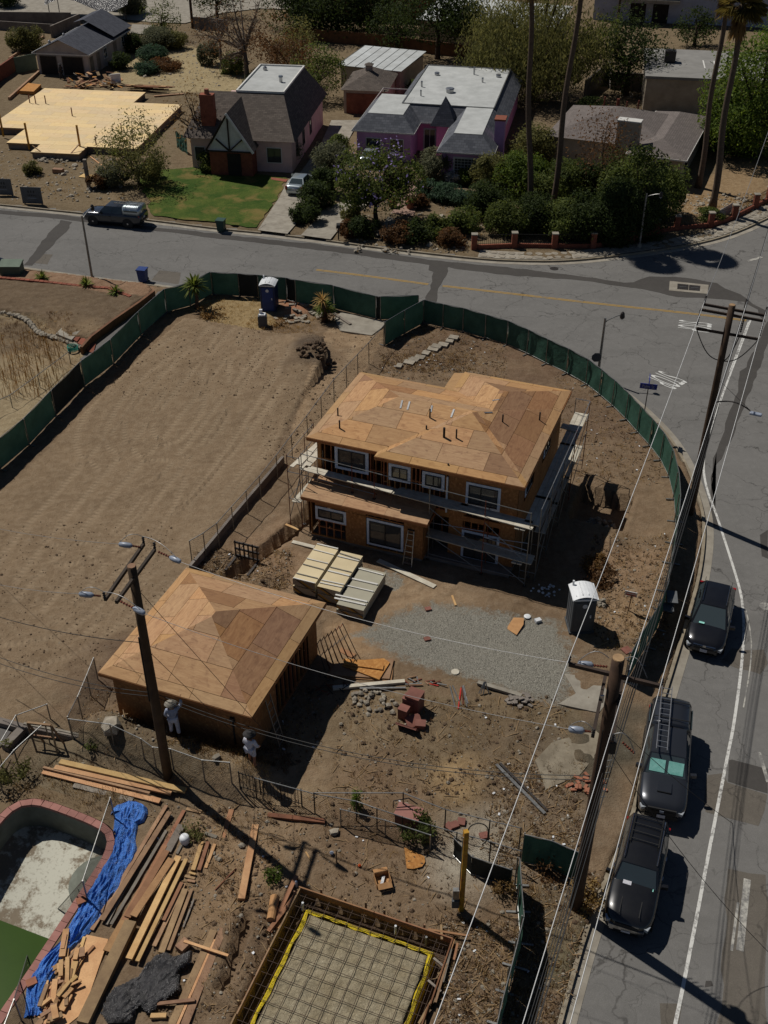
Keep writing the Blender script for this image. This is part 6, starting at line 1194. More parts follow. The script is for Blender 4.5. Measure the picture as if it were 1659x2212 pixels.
# ------------------------------------------------------------------ vehicles (front is +x, wheels on z = 0)
def loft(secs,closed_ends=True):
    mb=MB();n=len(secs[0])
    for s in secs:mb.v+=[tuple(p)for p in s]
    m=len(secs);mb.f=[(i*n+j,i*n+(j+1)%n,(i+1)*n+(j+1)%n,(i+1)*n+j)for i in range(m-1)for j in range(n)]
    if closed_ends:mb.f+=[tuple(range(n))[::-1],tuple((m-1)*n+k for k in range(n))]
    mb.sm=True;return mb
def car(name,label,cat,L,Wd,H,prof,wb,wr,cab,paint,wheel_r=.36,track_in=.02,glass=None,front='suv',roof_rails=True,pos=(0,0),z=ROADZ,rz=0.,side_div=(.36,.68),rim='alu',trim=None,group=None,plate=True):
    t=thing(name,label,cat,(pos[0],pos[1],z),rz,group);hw=Wd/2;gl=glass or M['car_glass'];trim=trim or M['black']
    def O(mb,nm,mat,par=t):return mb.obj(nm,mat,par,world=False)
    secs=[]
    for(x,zb,zt,wf,cr)in prof:
        w=hw*wf;pts=[(x,0,zt+cr),(x,w*.55,zt+cr*.75),(x,w*.86,zt),(x,w*.965,zt-.07),(x,w,zt-.22),(x,w,(zt+zb)*.5),(x,w*.975,zb+.12),(x,w*.88,zb)]
        secs.append(pts+[(p[0],-p[1],p[2])for p in reversed(pts[1:])])
    body=O(loft(secs),'body',paint)
    xw0,xw1,xr1,xr0,zbelt,wb0,wr0=cab;wb_,wr_=hw*wb0,hw*wr0
    zr=H-.05
    base=[(xw0,wb_*.93,zbelt),(xr0,wb_*.95,zbelt)];roof=[(xw1,wr_*.94,zr),(xr1,wr_*.95,zr-.02)]
    mb=MB();xs_=np.linspace(0,1,7);ys_=np.linspace(-1,1,7)
    for kx in xs_:
        for ky in ys_:
            mb.v.append((xw1+(xr1-xw1)*kx,wr_*(.965-.065*kx)*ky,zr+.05*(1-ky*ky)*(1-(2*kx-1)**4*.8)))
    mb.f=[(i*7+j,i*7+j+1,(i+1)*7+j+1,(i+1)*7+j)for i in range(6)for j in range(6)];mb.sm=True;O(mb,'roof',paint)
    c=[(xw0,-wb_,zbelt-.08),(xw0,wb_,zbelt-.08),(xr0,wb_,zbelt-.08),(xr0,-wb_,zbelt-.08),(xw1,-wr_*.97,zr+.004),(xw1,wr_*.97,zr+.004),(xr1,wr_*.9,zr+.004),(xr1,-wr_*.9,zr+.004)]
    mb=MB();mb.add(c,[(0,1,5,4),(1,2,6,5),(2,3,7,6),(3,0,4,7)]);O(mb,'pillars',paint)
    C=[Vector(p)for p in c]
    def pane(a,b,d,e,u0,u1,v0,v1,nm):          # a-b lower edge, e-d upper edge
        P_=lambda u,v:(a.lerp(b,u)).lerp(e.lerp(d,u),v);q=[P_(u0,v0),P_(u1,v0),P_(u1,v1),P_(u0,v1)];n=(q[1]-q[0]).cross(q[3]-q[0]).normalized();ctr=sum(q,Vector())/4
        if n.dot(ctr-Vector((0,0,zbelt+.1)))<0:n=-n
        m=MB();m.add([p+n*.012 for p in q]+[p-n*.02 for p in q],[(0,1,2,3),(7,6,5,4),(0,4,5,1),(1,5,6,2),(2,6,7,3),(3,7,4,0)]);return O(m,nm,gl)
    ws=pane(C[0],C[1],C[5],C[4],.05,.95,.12,.95,'windscreen');pane(C[2],C[3],C[7],C[6],.07,.93,.2,.9,'rear_window')
    cuts=[.05]+list(side_div)+[.95]
    for s_ in(0,1):
        a,b,d,e=(C[1],C[2],C[6],C[5])if s_ else(C[0],C[3],C[7],C[4])
        for u0,u1 in zip(cuts,cuts[1:]):pane(a,b,d,e,u0+.012,u1-.012,.17,.88,'side_window')
    # wheels
    for xw in wr:
        for s_ in(-1,1):
            y=s_*(hw-track_in-.11);O(MB().lathe([(wheel_r+.07,-.02),(wheel_r+.07,.012)],(xw,s_*(hw*.992),wheel_r+.02),20,(0,s_,0)),'wheel_arch',M['black'])
            w=O(MB().lathe([(wheel_r*.62,-.11),(wheel_r*.94,-.11),(wheel_r,-.06),(wheel_r,.06),(wheel_r*.94,.12),(wheel_r*.62,.125)],(xw,y,wheel_r),20,(0,s_,0)),'wheel',M['rubber'])
            O(MB().lathe([(wheel_r*.6,.1),(wheel_r*.6,.128),(wheel_r*.5,.122),(wheel_r*.2,.135),(.02,.14)],(xw,y,wheel_r),18,(0,s_,0)),'rim',M[rim],w)
            for k in range(5):a=k*1.257;m=MB();m.box((xw+math.cos(a)*wheel_r*.34,y+s_*.135,wheel_r+math.sin(a)*wheel_r*.34),(wheel_r*.34,.012,.05),(Vector((math.cos(a),0,math.sin(a))),Vector((0,1,0)),Vector((-math.sin(a),0,math.cos(a)))));O(m,'spoke',M['black'],w)
    # fittings
    f=L/2;zf=prof[1][2]
    for s_ in(-1,1):
        O(MB().box((f-.16,s_*hw*.7,zf-.14),(.22,hw*.36,.13),rz=-s_*.35),'headlamp',M['lamp_glass']);O(MB().box((-f+.07,s_*hw*.84,prof[-2][2]-.2),(.12,hw*.2,.32)),'tail_lamp',M['red_lamp'])
        O(MB().box((xw0-.28,s_*(hw+.12),zbelt+.08),(.13,.24,.16),rz=s_*.2),'door_mirror',paint if rim!='steel_dark' else M['black'])
        for xd in(xw0-.12,xw0+(xr0-xw0)*side_div[0],xw0+(xr0-xw0)*side_div[-1]):O(MB().box((xd,s_*hw*1.0,zbelt-.38),(.012,.012,.5)),'door_seam',M['black'])
        for xd in(xw0+(xr0-xw0)*side_div[0]+.12,xw0+(xr0-xw0)*side_div[-1]+.12):O(MB().box((xd,s_*(hw+.012),zbelt-.2),(.18,.03,.035)),'door_handle',M['chrome']if trim!=M['black']else paint)
        if roof_rails:O(MB().tube([(xw1-.15,s_*wr_*.86,zr+.06),(xw1-.3,s_*wr_*.86,zr+.11),(xr1+.25,s_*wr_*.86,zr+.1),(xr1+.1,s_*wr_*.86,zr+.05)],.022,6),'roof_rail',trim)
    O(MB().box((f-.05,0,zf-.2),(.14,hw*.95,.22)),'grille',M['black']);O(MB().box((f-.06,0,prof[0][1]+.16),(.16,Wd*.66,.18)),'front_bumper',paint if front=='suv' else trim);O(MB().box((-f+.05,0,prof[0][1]+.2),(.14,Wd*.72,.2)),'rear_bumper',trim)
    O(MB().box((xw0+.06,.1,zbelt-.02),(.04,hw*1.0,.03)),'wiper',M['black'])
    if plate:O(MB().box((f+.045,0,prof[0][1]+.2),(.02,.32,.16)),'number_plate',M['plate']);O(MB().box((-f-.035,0,prof[0][1]+.42),(.02,.32,.16)),'number_plate',M['plate'])
    return t,O,C
def kdir(a,b):d=W(*a)-W(*b);return math.atan2(d.y,d.x)
def front_at(px,rz,L,side=0.):p=W(*px,ROADZ);k=L/2-.38;return(p.x-math.cos(rz)*k-math.sin(rz)*side,p.y-math.sin(rz)*k+math.cos(rz)*side)
SUVP=lambda L,zt,za,h0:[(L/2+.03,.34,h0-.28,.5,.0),(L/2-.08,.27,h0-.06,.78,.02),(L/2-.3,.25,h0+.03,.92,.03),(L/2-.6,.24,h0+.08,.99,.04),(L/2-1.05,.24,h0+.13,1.,.04),(.2,.24,zt,1.,.02),(-L/2+1.0,.24,zt+.02,1.,.02),(-L/2+.35,.26,zt+.03,.96,.02),(-L/2+.1,.28,zt,.86,.01),(-L/2+.0,.34,zt-.12,.7,.0)]
rz=kdir((1446,1478),(1508,1274))+.03
suv,O,C=car('black_suv','glossy black crossover SUV parked uppermost along the side street','car',4.55,1.82,1.62,SUVP(4.55,1.02,0,.84),0,(1.4,-1.3),(1.15,.2,-1.6,-2.15,.98,.94,.7),M['paint_black'],pos=front_at(zK(1155,1012),rz,4.55),rz=rz,trim=M['chrome'])
O(MB().tube([(2.24,-.5,.78),(2.28,0,.8),(2.24,.5,.78)],.025,6),'grille_bar',M['chrome']);O(MB().box((2.31,0,.8),(.02,.14,.11)),'emblem',M['chrome']);O(MB().box((.95,-.35,1.06),(.2,.25,.02)),'dashboard_paper',M['sunshade']);O(MB().box((.78,.45,1.12),(.1,.2,.02)),'dash_toy',M['yellow_line'])
for y in(-.62,.62):O(MB().tube([(.2,y,1.68),(-1.7,y,1.7)],.012,5),'roof_seam',M['black'])
rz=kdir((1372,1770),(1397,1636))+.06
TP=[(2.7,.44,.8,.6,.0),(2.6,.36,.98,.82,.03),(2.4,.34,1.07,.94,.04),(2.1,.32,1.12,.99,.05),(1.35,.32,1.16,1.,.05),(.2,.32,1.18,1.,.02),(-1.0,.32,1.2,1.,.02),(-2.3,.34,1.2,.99,.02),(-2.66,.4,1.16,.95,.0)]
tac,O,C=car('charcoal_pickup','charcoal pickup with camper shell, roof ladder and teal windscreen shade','pickup truck',5.4,1.89,1.8,TP,0,(1.72,-1.5),(1.2,.5,-1.05,-1.15,1.18,.95,.76),M['paint_char'],.4,pos=front_at(zQ(1005,395),rz,5.4),rz=rz,roof_rails=False,side_div=(.5,),trim=M['black'],front='p')
O(loft([[(x,s*w,z)for s,w,z in((1,.86,1.16),(1,.82,1.55),(1,.68,1.8),(1,.3,1.86),(-1,.3,1.86),(-1,.68,1.8),(-1,.82,1.55),(-1,.86,1.16))]for x in(-1.12,-1.2,-2.5,-2.62)]),'camper_shell',M['paint_char'])
for s_ in(-1,1):O(MB().box((-1.85,s_*.82,1.45),(1.1,.03,.26),(Vector((1,0,0)),Vector((0,.9,-s_*.35)),Vector((0,s_*.35,.9)))),'shell_window',M['car_glass'])
O(MB().box((1.75,0,1.2),(.5,.55,.07)),'hood_scoop',M['paint_char']);O(MB().box((1.99,0,1.2),(.05,.5,.05)),'scoop_intake',M['black']);O(MB().box((2.68,0,.86),(.06,1.1,.3)),'grille_mesh',M['black']);O(MB().box((2.73,0,.88),(.02,.16,.12)),'emblem',M['insul'])
for s_ in(-1,1):m=MB();cen=(C[0]+C[1]+C[4]+C[5])/4;u_=(C[1]-C[0]).normalized();v_=((C[4]+C[5])/2-(C[0]+C[1])/2).normalized();n_=u_.cross(v_);n_=n_ if n_.x>0 else-n_;m.box(cen+u_*s_*.36+n_*.02-v_*.02,(.6,.5,.012),(u_,v_,n_));o_=O(m,'sunshade',M['sunshade']);b_=o_.modifiers.new('b','BEVEL');b_.width=.12;b_.affect='VERTICES';b_.segments=4
for x in(-1.35,-2.35):O(MB().tube([(x,-.75,1.78),(x,-.7,1.93),(x,.7,1.93),(x,.75,1.78)],.02,6),'rack_bar',M['black'])
def roof_ladder(label,root,x0,x1,y,z,rungs,w=.42):
    M_=Matrix.Translation(root.location)@ Matrix.Rotation(root.rotation_euler.z,4,'Z');p0,p1=M_ @ Vector((x0,y,z)),M_ @ Vector((x1,y,z+.02));return ladder('extension_ladder',label,p0,p1,w,M_.to_3x3()@ Vector((0,1,0)),rungs)
ld=roof_ladder('aluminium extension ladder strapped on the charcoal pickup roof',tac,.55,-3.1,-.3,2.0,12)
for k in(3,8):pass
rz=kdir((1372,1770),(1397,1636))-.03
run,O,C=car('old_black_suv','older black off-road SUV with sun-faded bonnet, parked nearest the camera','car',4.55,1.76,1.74,SUVP(4.55,1.12,0,.98),0,(1.4,-1.27),(.78,.3,-2.0,-2.2,1.08,.94,.78),M['paint_old'],.38,pos=front_at(zQ(805,1065),rz,4.55),rz=rz,trim=M['chrome'],front='p',side_div=(.32,.62),rim='alu')
for k in range(4):O(MB().tube([(-.75-.36*k,-.5,1.8),(-.75-.36*k,.5,1.8)],.018,5),'rack_bar',M['black'])
for s_ in(-1,1):O(MB().tube([(-.6,s_*.52,1.8),(-1.95,s_*.52,1.8)],.022,5),'rack_side',M['black']);O(MB().box((1.5,s_*.35,1.12),(1.1,.03,.015)),'hood_crease',M['black'])
O(MB().box((2.27,0,.62),(.12,1.25,.16)),'chrome_bumper',M['chrome']);O(MB().box((.72,-.3,1.16),(.25,.3,.02)),'dashboard_paper',M['plate']);O(MB().box((.75,.05,1.1),(.12,1.2,.06)),'dash_shade',M['sunshade'])
# pickup across the street
a,b=W(*zD(588,262),ROADZ),W(*zD(822,283),ROADZ);d=(a-b).normalized();rz=math.atan2(d.y,d.x);ctr=(a+b)/2+Vector((-d.y,d.x,0))*-.95
pk,O,C=car('grey_pickup','grey pickup with silver camper shell and ladder parked by the green lawn','pickup truck',5.3,1.89,1.8,TP,0,(1.72,-1.5),(1.2,.5,-1.05,-1.15,1.18,.95,.76),M['paint_char'],.4,pos=(ctr.x+d.x*-.1,ctr.y-d.y*.1),rz=rz,roof_rails=False,side_div=(.52,),front='p')
O(loft([[(x,s*w,z)for s,w,z in((1,.86,1.16),(1,.82,1.55),(1,.7,1.82),(1,.3,1.88),(-1,.3,1.88),(-1,.7,1.82),(-1,.82,1.55),(-1,.86,1.16))]for x in(-1.1,-1.2,-2.45,-2.6)]),'camper_shell',M['paint_silver'])
for s_ in(-1,1):O(MB().box((-1.85,s_*.83,1.44),(1.2,.03,.3),(Vector((1,0,0)),Vector((0,.9,-s_*.35)),Vector((0,s_*.35,.9)))),'shell_window',M['car_glass'])
for x in(-1.3,-2.3):O(MB().tube([(x,-.75,1.8),(x,-.7,1.96),(x,.7,1.96),(x,.75,1.8)],.02,6),'rack_bar',M['black'])
roof_ladder('ladder on the roof rack of the grey pickup by the lawn',pk,-.3,-2.7,.3,2.02,8)
SED=[(2.22,.3,.55,.72,0),(2.1,.24,.74,.9,.02),(1.6,.22,.84,.98,.04),(1.0,.22,.92,1.,.04),(0,.22,.94,1.,.02),(-1.3,.22,.97,1.,.02),(-1.95,.24,1.0,.96,.03),(-2.2,.3,.92,.88,.0)]
rzs=math.atan2(10.9,2.6);p=W(*zB(308,1255));sed=car('silver_sedan','silver sedan parked on the pale driveway beside the lawn','car',4.45,1.76,1.45,SED,0,(1.35,-1.3),(.95,.2,-1.05,-1.72,.95,.93,.7),M['paint_silver'],.32,pos=(p.x+math.cos(rzs)*2.2,p.y+math.sin(rzs)*2.2),z=.03,rz=rzs,roof_rails=False,trim=M['paint_silver'])
p=W(*zB(770,1075));car('white_sedan','pale car half hidden behind the flowering jacaranda','car',4.45,1.76,1.45,SED,0,(1.35,-1.3),(.95,.2,-1.05,-1.72,.95,.93,.7),M['paint_silver'],.32,pos=(p.x+.5,p.y+2.2),z=.03,rz=rzs,roof_rails=False,trim=M['paint_silver'])
p=W(*zC(1240,720));car('backyard_car','silver car behind the far garden wall, under the leafy tree','car',4.45,1.76,1.45,SED,0,(1.35,-1.3),(.95,.2,-1.05,-1.72,.95,.93,.7),M['paint_silver'],.32,pos=(p.x,p.y+1),z=.03,rz=2.9,roof_rails=False)
p=W(*zD(-40,555));car('dark_car','dark parked car cut off by the frame edge beside the utility cabinet','car',4.45,1.76,1.45,SED,0,(1.35,-1.3),(.95,.2,-1.05,-1.72,.95,.93,.7),M['paint_black'],.32,pos=(p.x-1.6,p.y+1.0),z=ROADZ,rz=-.27,roof_rails=False)
# ------------------------------------------------------------------ people
def person(label,base,face,joints,radii,edges,clothes,hat,skin_parts=()):
    t=thing('person',label,'person',base,face)
    def skin(nm,verts,rad,ed,mat,par=t,sub=2):
        me=bpy.data.meshes.new(nm);me.from_pydata([tuple(v)for v in verts],ed,[]);o=bpy.data.objects.new(nm,me);COL.objects.link(o);o.parent=par;me.materials.append(mat)
        m=o.modifiers.new('skin','SKIN');m.use_smooth_shade=True
        for v,r in zip(me.skin_vertices[0].data,rad):v.radius=r if isinstance(r,tuple)else(r,r)
        me.skin_vertices[0].data[0].use_root=True;s=o.modifiers.new('sub','SUBSURF');s.levels=s.render_levels=sub;return o
    body=skin('body',joints,radii,edges,M['skin'])
    for nm,v,r,e,m in clothes:skin(nm,v,r,e,M[m])
    for f in hat:f(t)
    return t
def worker(label,base,face,lift_arm,shirt,pants,hatm,scale=1.,shorts=False,stride=.1):
    V=Vector;k=scale
    P={'pel':V((0,0,.95)),'wai':V((0,.0,1.12)),'che':V((0,.02,1.35)),'nk':V((0,0,1.5)),'hd0':V((0,.02,1.58)),'hd1':V((0,.04,1.7)),'ls':V((-.19,.0,1.42)),'rs':V((.19,0,1.42)),'le':V((-.27,.02,1.15)),'lw':V((-.24,.14,.95)),'lh':V((-.23,.17,.87)),
         're':V((.3,.02,1.17)),'rw':V((.26,.18,1.0)),'rh':V((.25,.22,.93)),'lhp':V((-.1,0,.92)),'rhp':V((.1,0,.92)),'lk':V((-.13,.04+stride,.5)),'rk':V((.13,.03,.5)),'la':V((-.15,.0+stride,.09)),'ra':V((.16,-.04-stride*.3,.09)),'lt':V((-.16,.16+stride,.05)),'rt':V((.18,.12-stride*.3,.05))}
    if lift_arm:P['re']=V((.36,.12,1.52));P['rw']=V((.42,.2,1.8));P['rh']=V((.42,.22,1.9))
    P={a:b*k for a,b in P.items()};R_={'pel':.15,'wai':.13,'che':.15,'nk':.06,'hd0':.085,'hd1':.095,'ls':.075,'rs':.075,'le':.05,'re':.05,'lw':.038,'rw':.038,'lh':.045,'rh':.045,'lhp':.1,'rhp':.1,'lk':.07,'rk':.07,'la':.05,'ra':.05,'lt':.045,'rt':.045}
    names=list(P);ix={n:i for i,n in enumerate(names)};ed=[('pel','wai'),('wai','che'),('che','nk'),('nk','hd0'),('hd0','hd1'),('che','ls'),('ls','le'),('le','lw'),('lw','lh'),('che','rs'),('rs','re'),('re','rw'),('rw','rh'),('pel','lhp'),('lhp','lk'),('lk','la'),('la','lt'),('pel','rhp'),('rhp','rk'),('rk','ra'),('ra','rt')]
    sel=lambda ns,es,g:([P[n]for n in ns],[R_[n]*k+g for n in ns],[(ns.index(a),ns.index(b))for a,b in es])
    sh=sel(['pel','wai','che','ls','le','lw','rs','re','rw'],[('pel','wai'),('wai','che'),('che','ls'),('ls','le'),('le','lw'),('che','rs'),('rs','re'),('re','rw')],.022)
    leg_end=0.0
    if shorts:pn=(['pel','lhp','lk','rhp','rk'],[('pel','lhp'),('lhp','lk'),('pel','rhp'),('rhp','rk')])
    else:pn=(['pel','lhp','lk','la','rhp','rk','ra'],[('pel','lhp'),('lhp','lk'),('lk','la'),('pel','rhp'),('rhp','rk'),('rk','ra')])
    pt=sel(pn[0],pn[1],.024);bt=sel(['la','lt','ra','rt'],[('la','lt'),('ra','rt')],.018)
    def hatf(t):
        h=P['hd1'];MB().lathe([(.25*k,-.02),(.26*k,.0),(.13*k,.03),(.115*k,.13),(.07*k,.16),(.01,.15)],h+Vector((0,0,.02)),18,(0,.12,1)).smooth().obj('hat',M[hatm],t,world=False);MB().lathe([(.1,-.2),(.13,-.1),(.12,.02)],h+Vector((0,-.03,0)),12).smooth().obj('neck_flap',M['cloth_dark' if hatm!='straw_hat' else hatm],t,world=False)
    def face_(t):
        h=P['hd1']+Vector((0,.1*k,-.03));MB().lathe([(.005,.02),(.018,0),(.012,-.02)],h,6,(0,1,0)).obj('nose',M['skin'],t,world=False)
    def fingers(t):
        for hd,wr in(('lh','lw'),('rh','rw')):
            d=(P[hd]-P[wr]).normalized();sx=d.orthogonal().normalized()
            hnd=MB()
            for q in range(4):hnd.tube([P[hd]+sx*(.028*q-.042),P[hd]+sx*(.03*q-.045)+d*(.06+.01*(q in(1,2)))],.0085,5)
            hnd.tube([P[hd]-sx*.04-d*.02,P[hd]-sx*.075+d*.02],.01,5);hnd.obj('fingers',M['skin'],t,world=False)
    return person(label,base,face,[P[n]for n in names],[R_[n]*k for n in names],[(ix[a],ix[b])for a,b in ed],[('shirt',*sh,shirt),('shorts' if shorts else 'trousers',*pt,pants),('boots',bt[0],bt[1],bt[2],'cloth_dark')],(hatf,face_,fingers))
p=W(*r5(750,665),1.0);worker('worker in pale blue shirt reaching up to the garage eave',p,.15,True,'cloth_blue','cloth_white','straw_hat',1.03);p=W(*r5(1440,945),.8);p.z=hz(p.x,p.y);worker('worker in white shirt and shorts near the front corner of the garage',p,-.45,False,'cloth_white','cloth_white','cloth_dark',1.03,shorts=True);p=W(*zA(397,505));worker('dark-clothed person bending by the wood debris near the far garage',p,1.2,False,'cloth_dark','cloth_dark','cloth_dark')
# ------------------------------------------------------------------ far side of the street: ground cover
struct(MB().sheet([Vector((p.x,p.y,0))for p in ragged([(296,392),(340,372),(460,362),(520,372),(618,391),(600,430),(556,497),(480,489),(400,479),(330,470),(318,430)],.22,21)],.12),'lawn',M['lawn'])
farsheet('driveway',[(557,500),(621,508),(668,455),(716,395),(745,320),(775,262),(716,262),(690,320),(645,380),(622,392),(603,430)],.13,M['concrete'])
farsheet('driveway',[(650,511),(714,520),(742,486),(800,440),(775,428),(700,452),(680,480)],.132,M['concrete'])
for q in([(612,432),(666,440)],[(590,465),(640,473)],[(628,398),(690,408)],[(575,487),(560,498)]):struct(strip([W(*q[0]),W(*q[1])],.05,.136),'driveway_joint',M['wallconc'])
farsheet('paver_path',[(845,462),(892,470),(905,440),(915,390),(893,384),(880,420)],.13,plain('pinkish_pavers',srgb(150,124,110),srgb(128,104,92),3.,.9,.4));farsheet('garden_path',[(815,512),(842,516),(855,478),(838,470)],.132,M['concrete'])
farsheet('brick_edging',[(586,386),(622,390),(618,396),(586,391)],.14,M['brick_red']);farsheet('parking_lot',[(-200,-40),(-200,28),(0,34),(170,38),(250,42),(330,50),(400,52),(480,30),(560,20),(700,25),(900,30),(900,-60)],.14,M['concrete']);farsheet('garden_slab',[zA(840,160),zA(985,165),zA(940,225),zA(825,215)],.13,M['concrete'])
k0,k1=near_idx(1024,558,KF),len(KF)-1;seg_=KF[k0:k1];sw_=struct(strip(offset(seg_,.95),1.5,.06),'sidewalk',M['concrete'])
ls_=[0]
for p,q in zip(seg_,seg_[1:]):ls_.append(ls_[-1]+(q-p).length)
s=.4;pm=[MB().prism([Vector((math.cos(a)*R.uniform(.24,.36),math.sin(a)*R.uniform(.24,.36),0))for a in np.linspace(0,6.28,7,endpoint=False)],0,.03).mesh('paving_stone')for _ in range(5)]
for m_ in pm:m_.materials.append(M['rubble'])
while s<min(ls_[-1],42):
    for o_ in(.55,1.3):p,d=at_len(seg_,ls_,s+R.uniform(-.1,.1));o=bpy.data.objects.new('paving_stone',R.choice(pm));COL.objects.link(o);o.parent=sw_;o.location=p+Vector((-d.y,d.x,0))*(o_+R.uniform(-.08,.08))+EZ*.062;o.rotation_euler.z=R.random()*6
    s+=.78
# ------------------------------------------------------------------ builders for far houses
def uvquad(mb,pts,u=None):
    P_=[Vector(p)for p in pts];ud=(P_[1]-P_[0]).normalized();nrm=(P_[1]-P_[0]).cross(P_[2]-P_[0]);vd=nrm.cross(ud).normalized();mb.uv=mb.uv or[];mb.add(P_,[tuple(range(len(P_)))]);mb.uv+=[((p-P_[0]).dot(ud),(p-P_[0]).dot(vd))for p in P_];return mb
def hip_mesh(parent,F,rects,z0,slope,mat,cap=None,capmat=None,name='roof',thick=.12):
    mb=MB();mb.uv=[]
    for i,r in enumerate(rects):
        for k in range(4):
            n,d=planes(r)[k];big=[(r[0]-1,r[2]-1),(r[1]+1,r[2]-1),(r[1]+1,r[3]+1),(r[0]-1,r[3]+1)]
            for pc in roof_pieces(rects,i,k,big):
                if cap:pc=clip(pc,(-n[0],-n[1]),cap-d)
                if not pc or area(pc)<.01:continue
                P_=[F(p[0],p[1],z0+slope*(n[0]*p[0]+n[1]*p[1]+d))for p in pc];ar=sum(P_[q].x*P_[(q+1)%len(P_)].y-P_[(q+1)%len(P_)].x*P_[q].y for q in range(len(P_)))
                if ar<0:P_=P_[::-1];pc=pc[::-1]
                along=1 if n[0]else 0;sl_=math.hypot(1,slope);mb.add(P_,[tuple(range(len(P_)))]);mb.uv+=[(p[along],(n[0]*p[0]+n[1]*p[1]+d)*sl_)for p in pc]
    ob=mb.obj(name,mat,parent)
    if cap:
        for i,r in enumerate(rects):q=[(r[0]+cap,r[2]+cap),(r[1]-cap,r[2]+cap),(r[1]-cap,r[3]-cap),(r[0]+cap,r[3]-cap)];MB().sheet([F(*p,z0+slope*cap+.006+.008*i)for p in q]).obj('flat_roof',capmat,parent);fascia(ob,F,q,z0+slope*cap+.1,.1,M['steel'],.1)if i==0 else None
    return ob
def walls(parent,F,a0,a1,b0,b1,z1,mat,z0=0.):
    mb=MB();P_=[(a0,b0),(a1,b0),(a1,b1),(a0,b1)];mb.prism([F(*p)for p in P_],z0,z1);return mb.obj('wall',mat,parent)
# new floor deck
DK=Frame((-40.2,108,0),math.radians(-8));t=thing('floor_deck','new timber floor deck of pale plywood on low footings','floor deck',DK(6,12))
for(a0,a1,b0,b1)in((-2.6,9.6,8.2,23.4),(9.6,15.2,3.3,19.1),(1.5,9.6,3.4,8.2),(5.1,10.1,.9,3.4)):
    walls(t,DK,a0+.1,a1-.1,b0+.1,b1-.1,.62,M['wallconc']);MB().prism([DK(*p)for p in((a0,b0),(a1,b0),(a1,b1),(a0,b1))],.55,.68).obj('rim_joist',M['old_wood'],t)
    row=0;b=b0
    while b<b1-.05:
        a=a0-(row%2)*1.22
        while a<a1-.02:
            x0,x1,y1_=max(a,a0)+.006,min(a+2.44,a1)-.006,min(b+1.22,b1)-.006
            if x1-x0>.05:mb=MB();mb.prism([DK(x0,b+.006),DK(x1,b+.006),DK(x1,y1_),DK(x0,y1_)],.685,.71);mb.uv=[(x0,b),(x1,b),(x1,y1_),(x0,y1_)]*2;mb.obj('floor_panel',M['ply_fresh'],t)
            a+=2.44
        b+=1.22;row+=1
for q,h in((zA(25,880),2.3),(zA(190,960),2.6),(zA(515,975),2.6)):
    p=W(*q);MB().box(p+EZ*(h/2+.2),(.16,.16,h),rz=-.14).obj('post',M['yellow_post'],t)
MB().beam(W(*zA(260,965),.7),W(*zA(205,925),1.2),.1,.06).obj('brace',M['old_wood'],t);MB().beam(W(*zA(450,975),.7),W(*zA(505,915),1.3),.1,.06).obj('brace',M['old_wood'],t)
for q in((190,655),(228,660),(292,660),(460,738),(612,922),(775,840)):p=W(*zA(*q),.7);MB().tube([p,p+EZ*.9],.06,6).obj('riser_pipe',M['rust'],t)
# distant garage with gable
GN=Frame((-42.87,140.2,0),math.radians(-10));t=thing('gabled_garage','grey-roofed stucco garage with two open bays facing the floor deck','garage',GN(3.6,7))
w_=walls(t,GN,.3,6.9,.4,13.6,2.7,M['stucco_pale'])
mb=MB();mb.add([GN(.3,.4,2.7),GN(6.9,.4,2.7),GN(3.6,.4,4.1),GN(.3,13.6,2.7),GN(6.9,13.6,2.7),GN(3.6,13.6,4.1)],[(0,1,2),(4,3,5)]);mb.obj('gable',M['stucco_pale'],t)
mb=MB();uvquad(mb,[GN(-.1,0,2.6),GN(3.6,0,4.2),GN(3.6,14,4.2),GN(-.1,14,2.6)]);uvquad(mb,[GN(3.6,0,4.2),GN(7.3,0,2.6),GN(7.3,14,2.6),GN(3.6,14,4.2)]);mb.obj('roof',M['shingle_slate'],t);fascia(t,GN,[(-.1,0),(7.3,0),(7.3,14),(-.1,14)],2.62,.14,M['white'])
mb=MB();uvquad(mb,[GN(2.2,8,4.5),GN(3.6,8,4.9),GN(3.6,14.4,4.9),GN(2.2,14.4,4.5)]);uvquad(mb,[GN(3.6,8,4.9),GN(7.4,8,3.0),GN(7.4,14.4,3.0),GN(3.6,14.4,4.9)]);mb.obj('rear_roof',M['shingle_slate'],t)
fw=Wall(GN,.4,'b',-1);
for u0,u1 in((.7,2.8),(3.6,6.2)):fw.rect(MB(),u0,u1,.05,2.2,.005,.03).obj('bay_opening',M['dark_void'],t);fw.ring(MB(),u0-.08,u1+.08,0,2.28,.08,.03,.07).obj('bay_frame',M['grey_wood'],t)
sw2=Wall(GN,6.9,'a',1)
for b0,b1,z0_,z1_ in((5.2,6.4,.9,2.2),(11.3,13.0,.9,2.3)):sw2.window(t,b0,b1,z0_,z1_,.08,.5,M['white'],M['white'],M['glass'],(2,2))
for b0,b1 in((3.0,4.0),(8.6,9.6),(.9,1.9)):sw2.rect(MB(),b0,b1,0,2.1,.01,.05).obj('door',M['grey_wood'],t)
for b,a in((2.2,1.4),(6,1.6)):MB().lathe([(.2,0),(.16,.4),(.05,.5)],GN(a,b,3.15),8).obj('roof_vent',M['alu'],t)
